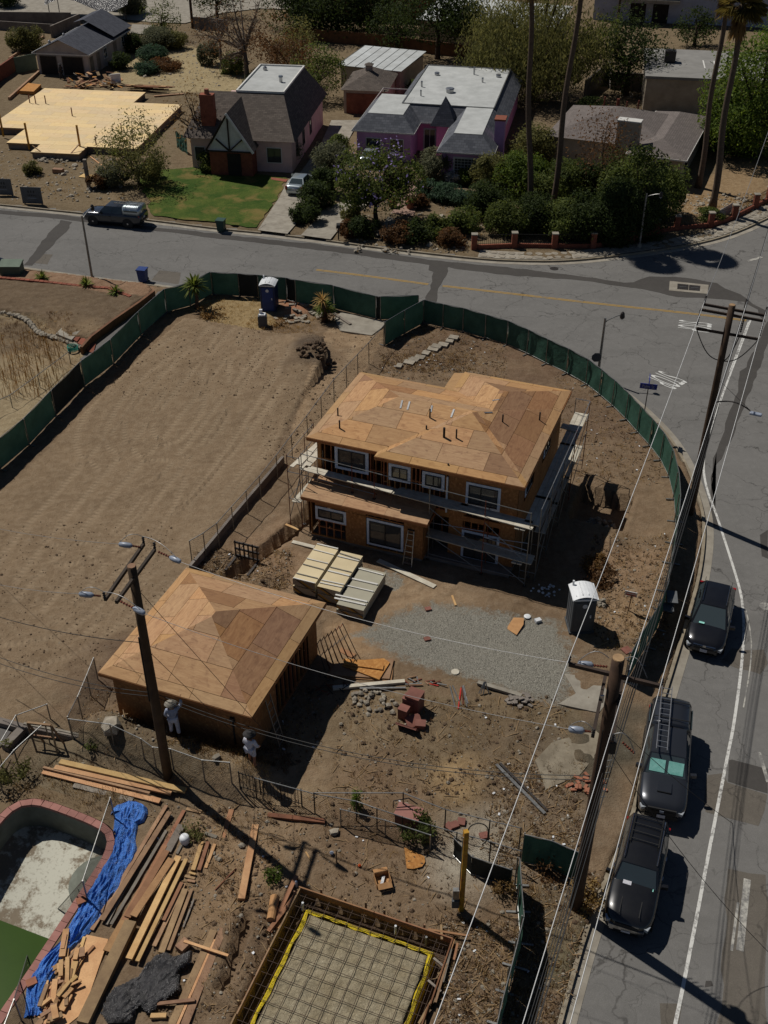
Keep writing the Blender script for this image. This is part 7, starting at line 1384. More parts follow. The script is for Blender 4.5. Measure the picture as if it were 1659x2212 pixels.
# Tudor house
TU=Frame((-8.42,103.4,0),math.radians(-8));t=thing('half_timbered_house','dark shingled house with half-timbered entry gable and white flat roof top','house',TU(-5,8))
walls(t,TU,-10.3,-.45,.5,16.5,3.2,M['rose'])
def quadm(name,pts,mat,par):mb=MB();uvquad(mb,pts);return mb.obj(name,mat,par)
E_=[(-6.2,0),(0,0),(0,17),(-6.2,17)];T_=[(-6.5,4.6),(-1.9,4.6),(-1.9,14.6),(-6.5,14.6)];ze,zt=3.1,6.3
quadm('roof_slope',[TU(-10.9,0,ze),TU(0,0,ze),TU(-1.9,4.6,zt),TU(-9.6,4.6,zt)],M['shingle_brown'],t);quadm('roof_slope',[TU(0,0,ze),TU(0,17,ze),TU(-1.9,14.6,zt),TU(-1.9,4.6,zt)],M['shingle_brown'],t);quadm('roof_slope',[TU(0,17,ze),TU(-6.5,17,ze),TU(-6.5,14.6,zt),TU(-1.9,14.6,zt)],M['shingle_brown'],t);quadm('roof_slope',[TU(-9.6,4.6,zt),TU(-6.5,4.6,zt),TU(-6.5,9.2,ze),TU(-10.9,9.2,ze)],M['shingle_brown'],t);quadm('roof_slope',[TU(-10.9,9.2,ze),TU(-10.9,0,ze),TU(-9.6,4.6,zt)],M['shingle_brown'],t);quadm('roof_slope',[TU(-6.5,17,ze),TU(-6.5,4.6,ze),TU(-6.5,4.6,zt),TU(-6.5,14.6,zt)],M['shingle_brown'],t)
fr_=MB().sheet([TU(*p,zt+.01)for p in T_]).obj('flat_roof',M['roll_roof'],t);fascia(fr_,TU,T_,zt+.16,.18,M['white'],.14);MB().lathe([(.2,0),(.22,.25),(.1,.4)],TU(-5.6,12.8,zt),10).obj('roof_vent',M['alu'],fr_);MB().lathe([(.16,0),(.16,.5),(.24,.5),(.2,.65)],TU(-3.0,8.5,zt),10).obj('roof_vent',M['alu'],fr_)
ga0,ga1,gm=-8.2,-3.7,-5.95;zg=6.0
quadm('gable_roof',[TU(ga1+.1,-1.8,2.5),TU(ga1+.1,3.2,2.5),TU(gm,4.4,zg),TU(gm,-1.8,zg)],M['shingle_brown'],t);quadm('gable_roof',[TU(gm,-1.8,zg),TU(gm,4.4,zg),TU(ga0-.1,3.2,2.5),TU(ga0-.1,-1.8,2.5)],M['shingle_brown'],t)
MB().add([TU(ga0+.1,-1.4,2.4),TU(ga1-.1,-1.4,2.4),TU(gm,-1.4,zg-.2)],[(0,1,2)]).obj('gable_panel',M['white'],t);mbw=MB().prism([TU(ga0+.2,-1.2),TU(ga1-.2,-1.2),TU(ga1-.2,1),TU(ga0+.2,1)],0,2.4).obj('entry_wall',M['brick_red'],t);Wall(TU,-1.2,'b',-1).rect(MB(),-6.3,-5.0,0,2.2,.02,.06).obj('door',M['dark_void'],t)
gp=lambda u,z,o=-1.46:TU(u,o,z)
for p,q in(((ga0,2.45),(ga1,2.45)),((gm,2.5),(gm,zg-.5)),((gm,2.5),(gm+1.25,3.6)),((gm,2.5),(gm-1.25,3.6)),((ga0-.05,2.45),(gm,zg-.05)),((ga1+.05,2.45),(gm,zg-.05))):MB().beam(gp(*p),gp(*q),.1,.26,up=TU.y).obj('half_timber',M['arm_wood'],t)
MB().beam(TU(ga1+.12,-1.85,2.48),TU(gm,-1.85,zg+.05),.12,.2).obj('barge_board',M['white'],t)
ch=MB().box(TU(-8.6,1.6,4.1),(1.3,.8,5.4),(TU.x,TU.y,EZ)).obj('chimney',M['brick_red'],t);MB().lathe([(.25,0),(.22,.45)],TU(-8.6,1.6,6.8),10).obj('chimney_pot',M['terracotta'],ch)
sw3=Wall(TU,-.45,'a',1);fwt=Wall(TU,.5,'b',-1)
for b0,b1 in((2.4,3.4),(5.6,6.6),(9.2,10.2)):sw3.window(t,b0,b1,1.0,2.5,.06,None,M['grey_wood'],M['frame_black'])
fwt.window(t,-2.9,-1.4,.9,2.4,.08,.5,M['white'],M['frame_black']);fwt.window(t,-10.0,-8.9,.9,2.2,.08,.5,M['white'],M['frame_black'])
# rear garage and metal-roofed shed
BG=Frame((-4.8,123.6,0),math.radians(-9));t=thing('hip_roof_garage','small brown hip-roofed garage with rooftop vent turret behind the houses','garage',BG(2.6,4));walls(t,BG,.3,5.0,.4,7.4,2.6,M['offwhite']);hip_mesh(t,BG,[(0,5.3,0,7.8)],2.6,.5,M['shingle_brown']);Wall(BG,.4,'b',-1).rect(MB(),.6,4.6,0,2.2,.01,.05).obj('bay_door',M['fence_wood'],t);MB().box(BG(2.6,3.7,4.15),(.7,.7,.6),(BG.x,BG.y,EZ)).obj('vent_turret',M['offwhite'],t);hip_mesh(t,BG,[(2.1,3.1,3.2,4.2)],4.45,.5,M['shingle_brown'],name='turret_roof')
MS=Frame((-5.3,133.2,0),math.radians(-22));t=thing('metal_roof_shed','shed with pale seamed metal roof behind the brown garage','shed',MS(3.8,4));walls(t,MS,.2,7.6,.2,7.9,2.8,M['offwhite'])
for k in range(7):
    a0=-.1+k*1.14;MB().prism([MS(a0+.01,-.1),MS(a0+1.13,-.1),MS(a0+1.13,8.2),MS(a0+.01,8.2)],lambda p:2.85+.05*MS.loc(p)[1],lambda p:2.9+.05*MS.loc(p)[1]).obj('roof_panel',M['metal_roof'],t);MB().beam(MS(a0,-.1,2.91),MS(a0,8.2,3.32),.04,.05).obj('roof_seam',M['steel'],t)
# pink house
PK=Frame((5.07,101.67,0),math.radians(-11.5));t=thing('pink_house','pink stucco house with grey shingled mansard edges and white flat roof','house',PK(-1,12))
hip_mesh(t,PK,[(-6.6,5.3,8.2,26.2),(-9.3,-3.1,4.4,14.0),(-.1,5.25,-.4,20.0)],2.95,1.0,M['shingle_blue'],1.35,M['roll_roof'])
walls(t,PK,-6.1,4.9,8.7,25.7,2.95,M['pink']);walls(t,PK,-8.9,-3.5,4.9,13,2.94,M['lilac']);walls(t,PK,.3,4.85,.1,12,2.93,M['lilac'])
fascia(t,PK,[(-9.3,4.4),(-3.1,4.4),(-3.1,8.2),(-.1,8.2),(-.1,-.4),(5.25,-.4),(5.25,20),(-9.3,20)],2.95,.12,M['white'])
tr=hip_mesh(t,PK,[(-2.0,.6,7.0,9.6)],3.0,2.0,M['shingle_slate'],name='turret_roof');walls(t,PK,-1.4,.25,7.5,9.2,3.0,M['pink'])
Wall(PK,.1,'b',-1).window(t,1.4,4.2,.6,2.4,.1,None,M['white'],M['white'],M['glass'],(8,6));Wall(PK,8.7,'b',-1).window(t,-2.9,-1.6,.1,2.3,.08,.5,M['white'],M['white'],M['glass'],None);Wall(PK,4.9,'b',-1).window(t,-8,-6.5,.9,2.2,.08,.5,M['white'],M['frame_black']);Wall(PK,4.9,'b',-1).window(t,-5.6,-4.2,.9,2.2,.08,.5,M['white'],M['frame_black'])
ch=MB().box(PK(5.3,3.2,2.6),(.9,1.3,5.2),(PK.x,PK.y,EZ)).obj('chimney',M['lilac'],t);MB().box(PK(5.3,3.2,5.25),(1.05,1.45,.15),(PK.x,PK.y,EZ)).obj('chimney_cap',M['brick_red'],ch)
for a,b,r_,h in((-3.6,21,.25,.2),(-1.2,14.5,.4,.35),(.3,22,.1,.7),(1.6,19,.1,.4),(-4.4,16,.1,.5),(3.0,21.5,.25,.2),(-3.9,12.6,.08,.5)):MB().lathe([(r_,0),(r_,h),(r_*1.2,h),(r_,h+.1)],PK(a,b,4.3),10).obj('roof_vent',M['alu'],t)
# grey ranch house
GH=Frame((27.73,99.41,0),math.radians(-22));t=thing('grey_ranch_house','low ranch house with grey shingle roof and cream chimney behind dark shrubs','house',GH(-7,7))
hip_mesh(t,GH,[(-14,-2.0,2.2,13.5),(-5.6,0,-.3,14.6)],2.75,.34,M['shingle_tan']);walls(t,GH,-13.5,-.5,2.7,13.2,2.75,M['offwhite']);walls(t,GH,-5.1,-.5,.3,14.0,2.74,M['offwhite']);fascia(t,GH,[(-5.6,-.3),(0,-.3),(0,14.6),(-5.6,14.6)],2.76,.13,M['white'])
ch=MB().box(GH(-5.9,1.6,2.6),(2.1,1.0,5.2),(GH.x,GH.y,EZ)).obj('chimney',M['offwhite'],t);MB().box(GH(-5.9,1.6,5.25),(2.2,1.1,.12),(GH.x,GH.y,EZ)).obj('chimney_cap',M['white'],ch);Wall(GH,-.5,'a',1).window(t,2.5,4.2,.9,2.1,.08,.5,M['white'],M['frame_black']);Wall(GH,.3,'b',-1).window(t,-3.6,-1.6,.9,2.2,.08,.5,M['white'],M['frame_black'])
for a,b in((-10,9.5),(-8.6,9.2),(-7.6,8.6),(-6.6,9.4)):MB().tube([GH(a,b,4),GH(a,b,5.0)],.08 if a!=-8.6 else .16,8).obj('roof_vent',M['rust'],t)
# flat-roofed building, tall pale building, roofs between the trees
FB=Frame((28.8,124.4,0),math.radians(-10));t=thing('flat_roof_building','flat grey-roofed building with one air-conditioning unit on top','building',FB(5,6));walls(t,FB,0,16,0,12.5,3.6,M['offwhite']);MB().prism([FB(-.2,-.2),FB(16.2,-.2),FB(16.2,12.7),FB(-.2,12.7)],3.6,3.9).obj('roof',M['grey_roof'],t)
ac=MB().box(FB(2.6,6.5,4.55),(1.2,1.1,1.2),(FB.x,FB.y,EZ)).obj('air_conditioner',M['steel_dark'],t);MB().lathe([(.45,0),(.45,.06)],FB(2.6,6.5,5.16),14).obj('fan_grille',M['black'],ac)
for a in(6.4,7.6):MB().box(FB(a,6.0,3.92),(.14,3.6,.02),(FB.x,FB.y,EZ)).obj('roof_marking',M['white'],t)
TB=Frame((30.5,171,0),math.radians(-12));t=thing('tall_pale_building','tall pale blue-grey block with canopy at the top edge','building',TB(9,5));walls(t,TB,0,26,0,20,9,M['bluegrey']);tw=Wall(TB,0,'b',-1);tw.rect(MB(),3.6,12,3.0,3.35,0,2.0).obj('canopy',M['concrete'],t)
for u0,u1 in((5.2,7.4),(8.4,10.6)):tw.rect(MB(),u0,u1,0,2.5,.01,.06).obj('bay_door',M['dark_void'],t)
tw.window(t,16.5,17.8,4.0,6.0,.06,None,M['white'],M['steel_dark']);tw.rect(MB(),19,22,4.4,7.5,.01,.05).obj('balcony_recess',M['dark_void'],t)
for k in range(14):tw.rect(MB(),13.2,13.7,.4+.6*k,.45+.6*k,.05,.12).obj('wall_rung',M['alu'],t)
WB2=Frame((3,158,0),math.radians(-22));t=thing('white_roof_building','long low building with worn white roof glimpsed between trees','building',WB2(10,4));walls(t,WB2,2,20,0,9,2.9,M['offwhite']);MB().prism([WB2(1.6,-.5),WB2(20.5,-.5),WB2(20.5,9.5),WB2(1.6,9.5)],lambda p:2.9+.12*WB2.loc(p)[1],lambda p:3.05+.12*WB2.loc(p)[1]).obj('roof',M['roll_roof'],t)
for u in(6.5,10.4):Wall(WB2,0,'b',-1).window(t,u,u+1.5,.9,2.1,.1,.5,M['white'],M['frame_black'])
WB3=Frame((-12,172,0),math.radians(-10));t=thing('pale_roof_block','pale flat-roofed block behind the darkest trees','building',WB3(8,3));walls(t,WB3,0,26,0,9,3.2,M['brick_red']);MB().prism([WB3(-.3,-.3),WB3(26.3,-.3),WB3(26.3,9.3),WB3(-.3,9.3)],3.2,3.45).obj('roof',M['roll_roof'],t)
# garden walls and fences on the far side
def gwall(label,pts,h,mat,w=.2,name='garden_wall',cap=None):
    P_=[W(*q)for q in pts];mb=MB()
    for a,b in zip(P_,P_[1:]):mb.beam(a+EZ*h/2,b+EZ*h/2,w,h)
    return single(mb,name,M[mat],label,'wall')
gwall('concrete garden wall behind the grey ranch house',[zC(490,625),zC(640,500),zC(660,570),zC(1060,590),zC(1290,620)],2.0,'wallconc');gwall('long brown block wall under the dark trees',[zB(250,250),zB(500,270),zB(780,292),zB(1440,375)],1.6,'fence_wood');gwall('long concrete wall at the edge of the pale parking lot',[zA(-300,130),zA(0,150),zA(460,155)],1.6,'wallconc');gwall('short concrete wall beside the grey-roofed garage',[zA(510,160),zA(420,200),zA(330,240)],1.5,'wallconc');gwall('lower terrace wall with loose blocks on it, above the grey garage',[zA(-300,175),zA(0,190),zA(385,215)],1.2,'wallconc');gwall('low concrete wall beside the bare-branched tree',[zA(1235,185),zA(1330,190),zA(1450,205)],1.6,'wallconc')
gwall('red brick wall running up beside the floor deck',[zA(-100,600),zA(0,520),zA(100,450)],1.7,'brick_red');gwall('green painted fence joining the brick wall to the grey garage',[zA(105,470),zA(240,440)],1.9,'util_green',.08,'board_fence');gwall('timber sleeper edging by the floor deck debris',[zA(60,640),zA(250,470)],.4,'old_wood',.25,'timber_edging');gwall('low timber edging beside the terrace bush',[zA(60,380),zA(280,240)],.3,'old_wood',.2,'timber_edging')
bf=thing('board_fence','reddish timber board fence between the pink house and the brown garage','fence',W(*zB(870,690)));a,b=W(*zB(862,690)),W(*zB(1062,520))
for k in range(60):p=a.lerp(b,k/59);MB().box(p+EZ*.95,((b-a).length/61,.03,1.9),((b-a).normalized(),(b-a).normalized().cross(EZ),EZ)).obj('board',M['fence_wood'],bf)
# iron fence with brick piers round the shaded corner
ifn=thing('pier_fence','iron picket fence with brick piers along the stone sidewalk','fence',W(*zF(45,400)))
PP=[WG(*q)if False else W(*q)for q in(zE(1450,415),zF(45,405),zF(300,410),zF(545,405),zF(790,365),zF(945,315),zF(1075,295),zF(1290,275),zF(1440,225),zF(1575,155),zF(1659,110))]
for p in PP:pr=MB().box(p+EZ*.65,(.45,.45,1.3)).obj('pier',M['brick_red'],ifn);MB().box(p+EZ*1.33,(.52,.52,.08)).obj('pier_cap',M['concrete'],pr)
for a,b in zip(PP,PP[1:]):
    MB().beam(a+EZ*.2,b+EZ*.2,.2,.4).obj('plinth',M['brick_red'],ifn);mb=MB();n_=int((b-a).length/.16)
    for k in range(1,n_):p=a.lerp(b,k/n_);mb.tube([p+EZ*.4,p+EZ*1.3],.013,4,False)
    for z in(.5,1.2):mb.tube([a+EZ*z,b+EZ*z],.018,4,False)
    mb.obj('picket_panel',M['black'],ifn)
single(MB().beam(W(*zF(1340,245))+EZ*.7,W(*zF(1420,200))+EZ*.75,.03,.9),'pale_banner',M['stucco_pale'],'pale banner tied to the iron picket fence','banner')
# street-side odds and ends
def bin_(label,q,mat,z=ROADZ,rz=0.):
    p=W(*q,z);t=thing('wheelie_bin',label,'bin',p,rz);mb=MB();a,b,h=.28,.34,1.0
    mb.add([(-a,-a,.08),(a,-a,.08),(a,a,.08),(-a,a,.08),(-b,-b,h),(b,-b,h),(b,b,h),(-b,b,h)],[(3,2,1,0),(4,5,6,7),(0,1,5,4),(1,2,6,5),(2,3,7,6),(3,0,4,7)]);mb.obj('body',mat,t,world=False);mb=MB();mb.box((0,0,h+.04),(.76,.78,.08));ld_=mb.obj('lid',mat,t,world=False);mb=MB();mb.tube([(-.3,.42,h),(.3,.42,h)],.025,6);mb.obj('handle',M['black'],t,world=False)
    for s_ in(-1,1):mb=MB();mb.lathe([(.13,-.03),(.13,.03)],(s_*.26,.3,.13),12,(1,0,0));mb.obj('wheel',M['rubber'],t,world=False)
bin_('green wheelie bin at the kerb of the lawn',zD(1408,300),M['poly_green'],ROADZ,-.2);bin_('blue wheelie bin at the kerb across from the lawn',zD(912,618),M['poly_blue'],ROADZ,-.2)
t=thing('utility_cabinet','green utility cabinet ringed with stones beside the dark car','cabinet',W(*zD(85,595)));p=W(*zD(85,590));MB().prism([p+Vector(q)for q in((-.8,-.55,0),(.8,-.55,0),(.8,.55,0),(-.8,.55,0))],.0,1.1).obj('body',M['util_green'],t);MB().prism([p+Vector(q)for q in((-.85,-.6,0),(.85,-.6,0),(.85,.6,0),(-.85,.6,0))],1.1,lambda q:1.18+(q.y-p.y)*.12).obj('lid',M['util_green'],t)
for k in range(12):MB().rock(p+Vector((-1.2+.22*k,-.85+.1*math.sin(k),.08)),.17).obj('stone',M['rubble'],t)
for i,(q,l)in enumerate((((zA(25,1245)),'dark site sign board cut by the frame edge'),(zA(212,1300),'dark site sign board by the kerb beside the other board'))):
    p=W(*q);t=thing('site_sign',l,'sign',p);ax=(Vector((.99,-.1,0)),Vector((.1,.99,0)),EZ);MB().box(p+EZ*.85,(1.9,.05,1.5),ax).obj('board',M['sign_grey'],t)
    for s_ in(-1,1):MB().box(p+EZ*.5+ax[0]*.8*s_+ax[1]*.06,(.08,.06,1.0),ax).obj('post',M['old_wood'],t)
    for k in range(3):MB().box(p+ax[0]*(-.25+.25*k)+EZ*1.18-ax[1]*.03,(.1,.01,.2),ax).obj('lettering',M['black'],t)
    for k in range(5):MB().box(p+ax[0]*(-.32+.16*k)+EZ*.85-ax[1]*.03,(.07,.01,.16),ax).obj('lettering',M['black'],t)
    MB().box(p+EZ*.6-ax[1]*.03,(.8,.008,.04),ax).obj('lettering',M['insul'],t)
rp=thing('debris_pile','jagged pile of demolition boards between the deck and the grey garage','debris',W(*zA(560,540)))
for k in range(70):p=W(*zA(430+R.random()*340,500+R.random()*75),0);c=p+EZ*R.uniform(.1,.9);d=Vector((R.uniform(-1,1),R.uniform(-.6,.6),R.uniform(-.3,.3)))*R.uniform(.4,1.1);MB().beam(c-d,c+d,R.uniform(.12,.5),.05).obj('scrap',M[R.choice(['new_wood','osb_light','old_wood','grey_wood','red_wood','fence_wood'])],rp)
MB().box(W(*zA(735,500),.8),(1.2,.1,1.1),rz=.4).obj('white_panel',M['poly_white'],rp)
ls2=thing('lumber_stack','long stacked lumber pile behind the floor deck','lumber stack',W(*zA(960,545)))
for k in range(34):x0=790+R.random()*130;x1=x0+R.uniform(120,230);y=550-R.random()*12;MB().beam(W(*zA(x0,y),.1+.08*(k//4)),W(*zA(min(1140,x1),y+8),.1+.08*(k//4)),.2,.07).obj('board',M[R.choice(['old_wood','fence_wood','red_wood','new_wood'])],ls2)
single(MB().prism(WP([zA(125,585),zA(180,535),zA(262,545),zA(215,590)],.3),.05,.45),'plywood_pile',M['osb_light'],'yellow plywood pile at the corner of the floor deck','plywood stack');board('loose pair of boards on earth beside the bare tree',zA(980,620),zA(1170,605),.3,.1,'old_wood',dz=0.1);board('pale plywood scrap below the floor deck steps',zA(515,1120),zA(600,1130),.9,.04,'new_wood',dz=.05);board('diagonal prop board below the floor deck',zA(575,1000),zA(690,1090),.12,.06,'new_wood',dz=.05)
heap('masonry_rubble','heap of broken masonry and boards below the deck edge',zA(340,1025),30,1.6,.22,'rubble','rubble',.3);single(MB().box(W(*zA(370,1085),.25),(1.0,.5,.4),rz=-.2),'wooden_crate',M['old_wood'],'small wooden crate alone on earth below the deck','crate')
single(MB().beam(W(*zA(565,1190)),W(*zA(553,1085),.0)+EZ*0 if False else W(*zA(565,1190))+EZ*2.6,.35,.3),'old_timber_post',M['grey_wood'],'stout weathered post beside the yucca below the deck','post')
fl_=thing('dark_tarp_shelter','dark sheet stretched over a frame behind the grey garage','shelter',W(*zA(590,120)));c=W(*zA(590,110));mb=MB();mb.v=[tuple(c+Vector((-6+1.5*i,-3+1.5*j,2.2+.9*math.sin(i*.8+j)+.5*j)))for j in range(5)for i in range(9)];mb.f=[(j*9+i,j*9+i+1,(j+1)*9+i+1,(j+1)*9+i)for j in range(4)for i in range(8)];mb.sm=True;mb.obj('sheet',M['black_tarp'],fl_)
for dx,dy in((-5.5,-2.8),(5.5,-2.8),(-5.5,2.5),(5.5,2.5)):MB().tube([c+Vector((dx,dy,0)),c+Vector((dx,dy,2.8))],.06,6).obj('post',M['steel_dark'],fl_)
b=W(*zA(1225,180));t=thing('utility_pole','distant utility pole at the edge of the parking lot','utility pole',b);MB().tube([b,b+EZ*12],[.2,.14],10).obj('shaft',M['pole_wood'],t)
b=W(*zC(680,340));t=thing('utility_pole','distant utility pole with transformer among the right-hand trees','utility pole',b);MB().tube([b,b+EZ*12],[.2,.15],10).obj('shaft',M['pole_wood'],t);MB().lathe([(.3,0),(.3,.9),(.2,1.)],b+Vector((-.5,-.2,9.5)),10).obj('transformer',M['insul'],t)
t=thing('green_netting','torn green netting hung between the deck and the half-timbered house','netting',W(*zA(1160,960)));mb=MB();a,b=W(*zA(1125,940)),W(*zA(1195,985));mb.v=[tuple(a.lerp(b,i/6)+EZ*(1.7*j/4+.15*math.sin(i*2))+Vector((0,.15*math.sin(i*1.7+j),0)))for j in range(5)for i in range(7)];mb.f=[(j*7+i,j*7+i+1,(j+1)*7+i+1,(j+1)*7+i)for j in range(4)for i in range(6)];mb.obj('net',M['green_mesh'],t)
mbx=W(*zE(590,355));t=thing('mailbox','dark mailbox on a post at the kerb by the second driveway','mailbox',mbx);MB().box(mbx+EZ*.6,(.1,.1,1.1)).obj('post',M['arm_wood'],t);MB().box(mbx+EZ*1.25,(.3,.5,.28)).obj('box',M['black'],t)
for i,q in enumerate((zE(930,150),zE(1045,160))):
    p=W(*q);t=thing('plant_pot',('large terracotta pot with spiky plant' if i==0 else 'large terracotta pot with cactus')+' on the paver path','pot',p);MB().lathe([(.28,0),(.4,.6),(.45,.65),(.45,.75),(.34,.7)],p,14).obj('pot',M['terracotta'],t);pl_=MB()
    for k in range(22):a=R.random()*6.28;e_=p+EZ*.7;q_=e_+Vector((math.cos(a)*.5,math.sin(a)*.5,R.uniform(.2,.6)));pl_.add([e_+Vector((.05,0,0)),e_-Vector((.05,0,0)),q_],[(0,1,2)])
    pl_.obj('foliage',M['leaf_mid'],t)
# steps and edging in the neighbour's yard
st2=thing('yard_steps','brick-edged concrete steps down from the dry lawn to the drive','steps',W(*zD(500,960)))
MB().prism(WP([zD(355,950),zD(400,905),zD(515,925),zD(455,990)],.4),-.1,.42).obj('landing',M['concrete'],st2)
for k in range(4):MB().prism(WP([zD(455+33*k,985+18*k),zD(512+22*k,922+20*k),zD(540+22*k,935+20*k),zD(490+33*k,1003+18*k)],.3),-.1,.36-.09*k).obj('tread',M['brick_red'],st2)
P_=[W(*q)for q in(zD(-400,600),zD(0,628),zD(250,650),zD(540,685),zD(690,695),zD(745,715),zD(835,750))];be=thing('brick_edging','red brick edging strip round the dry neighbour lawn','edging',P_[1]);ls3=[0]
for a,b in zip(P_,P_[1:]):ls3.append(ls3[-1]+(b-a).length)
s=0.
while s<ls3[-1]-.3:p,d=at_len(P_,ls3,s);MB().beam(p+EZ*.44,p+d*.36+EZ*.44,.3,.14).obj('brick',M['brick_red'],be);s+=.39
P_=[W(*q)for q in((334,642),(303,666),(245,706),(198,742),(178,765))];mb=MB()
for a,b in zip(P_,P_[1:]):mb.beam(a+EZ*.15,b+EZ*.15,.2,.8)
single(mb,'drive_retaining_wall',M['fence_wood'],'dark retaining wall between the dry lawn and the narrow drive','wall')
t=thing('garden_hose','coiled teal garden hose in the straw yard','hose',WG(*zD(465,1060)));c=WG(*zD(465,1060));MB().tube([c+Vector((math.cos(a)*(.35+.02*math.sin(a*3)),math.sin(a)*.35,.05+.012*a))for a in np.linspace(0,30,90)],.025,6).obj('coil',M['rubber_hose'],t)
P_=smooth_line([W(*q)for q in(zD(0,815),zD(110,840),(190/2.942,398+880/2.942),zD(240,950),zD(330,980),zD(430,1005),zD(520,1050))],2);mb=MB()
for i in range(0,len(P_)-1):mb.rock(P_[i]+EZ*.12,.26,R,.7);mb.rock(P_[i].lerp(P_[i+1],.5)+EZ*.1,.2,R,.7)
single(mb,'stone_border',M['rubble'],'curving border of low stones below the dry lawn','stone border')
# ------------------------------------------------------------------ plants
VR=np.random.default_rng(11)
def leaves(c,rad,n,size,clumps=14,shell=.55,droop=0.,spread=.25):
    """n small bent leaf faces gathered in clumps inside an ellipsoid"""
    c=np.array(c);rad=np.array(rad);d=VR.normal(size=(clumps,3));d/=np.linalg.norm(d,axis=1)[:,None];cc=c+d*rad*(.45+.68*VR.random((clumps,1))**.8)
    k=VR.integers(0,clumps,n);off=VR.normal(size=(n,3))*(.55+.9*VR.random((clumps,1)))[k]*rad*spread;P=cc[k]+off
    if droop:P[:,2]-=droop*VR.random(n)**2*rad[2]
    q=(P-c)/rad;r_=np.linalg.norm(q,axis=1);P=np.where((r_>1.4)[:,None],c+q/r_[:,None]*rad*1.3,P);P[:,2]=np.maximum(P[:,2],.06)
    nr=VR.normal(size=(n,3))+(P-c)/rad*.9+np.array([0,0,.5]);nr/=np.linalg.norm(nr,axis=1)[:,None];t=np.cross(nr,VR.normal(size=(n,3)));t/=np.linalg.norm(t,axis=1)[:,None]
    if droop:t[:,2]-=1.2;t/=np.linalg.norm(t,axis=1)[:,None]
    b=np.cross(nr,t);s=size*(.6+.8*VR.random((n,1)));asp=.45 if not droop else .3
    V=np.stack([P-t*s,P+b*s*asp,P+t*s,P-b*s*asp],1).reshape(-1,3);F=np.arange(4*n).reshape(-1,4);return V,F,cc
def leaf_obj(name,VF,mat,parent):
    V=np.concatenate([v for v,f,c in VF]);F=[];o=0
    for v,f,c in VF:F.append(f+o);o+=len(v)
    me=bpy.data.meshes.new(name);off=Vector();p=parent
    while p is not None:off+=p.location;p=p.parent
    V=V-np.array(off);F=np.concatenate(F);me.vertices.add(len(V));me.vertices.foreach_set('co',V.astype(np.float32).ravel());me.loops.add(F.size);me.loops.foreach_set('vertex_index',F.ravel().astype(np.int32));me.polygons.add(len(F));me.polygons.foreach_set('loop_start',np.arange(0,F.size,4,dtype=np.int32));me.update(calc_edges=True);me.validate()
    me.materials.append(M[mat]);ob=bpy.data.objects.new(name,me);COL.objects.link(ob);ob.parent=parent;return ob
def tree(label,px,crowns,mat,trunk_r=.22,size=.16,bark='bark',limbs=7,name='tree',fork=None,twigs=0,dens=1.):
    b=W(*px)if len(px)==2 else Vector(px);t=thing(name,label,'tree',b);VF=[];tops=[]
    for(dx,dy,z,rx,rz_,n,*m)in crowns:
        L_=leaves((b.x+dx,b.y+dy,z),(rx,rx,rz_),int(n*dens),size,max(10,int(rx*9)),droop=.5 if name=='pepper_tree' else 0);VF.append((L_,m[0]if m else mat));tops+=[Vector(q)for q in L_[2][:limbs]]
    zf=fork or min(c[2]-c[4]*.5 for c in crowns);top=b+EZ*zf;tr=MB().tube([b-EZ*.2,b+EZ*.3,b.lerp(top,.5)+Vector((R.uniform(-.15,.15),.1,0)),top],[trunk_r*1.35,trunk_r*1.1,trunk_r*.9,trunk_r*.7],9);tr.sm=True;to=tr.obj('trunk',M[bark],t);lb=MB()
    for q in tops:
        mid=top.lerp(q,.5)+Vector((R.uniform(-.2,.2),R.uniform(-.2,.2),R.uniform(0,.3)));lb.tube([top-EZ*.1,mid,q],[trunk_r*.5,trunk_r*.3,trunk_r*.1],5,False)
        for _ in range(twigs):d=Vector((R.uniform(-1,1),R.uniform(-1,1),R.uniform(-.2,1)))*R.uniform(.5,1.4);s_=mid.lerp(q,R.random());lb.tube([s_,s_+d*.6+Vector((R.uniform(-.1,.1),)*3),s_+d],[trunk_r*.12,trunk_r*.08,.012],4,False)
    lb.sm=True;lb.obj('limb',M[bark],to)
    for m in sorted({m for _,m in VF}):leaf_obj('crown' if m==mat else 'blossom',[v for v,k in VF if k==m],'leaf_'+m,t)
    return t
def shrub(label,px,r,h,mat,n=1500,size=.11,extra=None,name='shrub',grp='garden shrubs'):
    b=W(*px)if px[1]<560 else WG(*px);t=thing(name,label,'shrub',b,group=grp);st_=MB()
    for k in range(5):a=k*1.26+R.random();st_.tube([b-EZ*.05,b+Vector((math.cos(a)*r*.5,math.sin(a)*r*.5,h*.6))],[.04,.015],4,False)
    st_.obj('stem',M['bark'],t);VF=[leaves((b.x,b.y,b.z+h*.52),(r,r,h*.52),n,size,max(9,int(r*12)))];leaf_obj('foliage',VF,'leaf_'+mat,t)
    if extra:leaf_obj('flowers',[leaves((b.x,b.y,b.z+h*.6),(r*1.03,r*1.03,h*.5),n//8,size*.8,10,.9)],'leaf_'+extra,t)
    return t
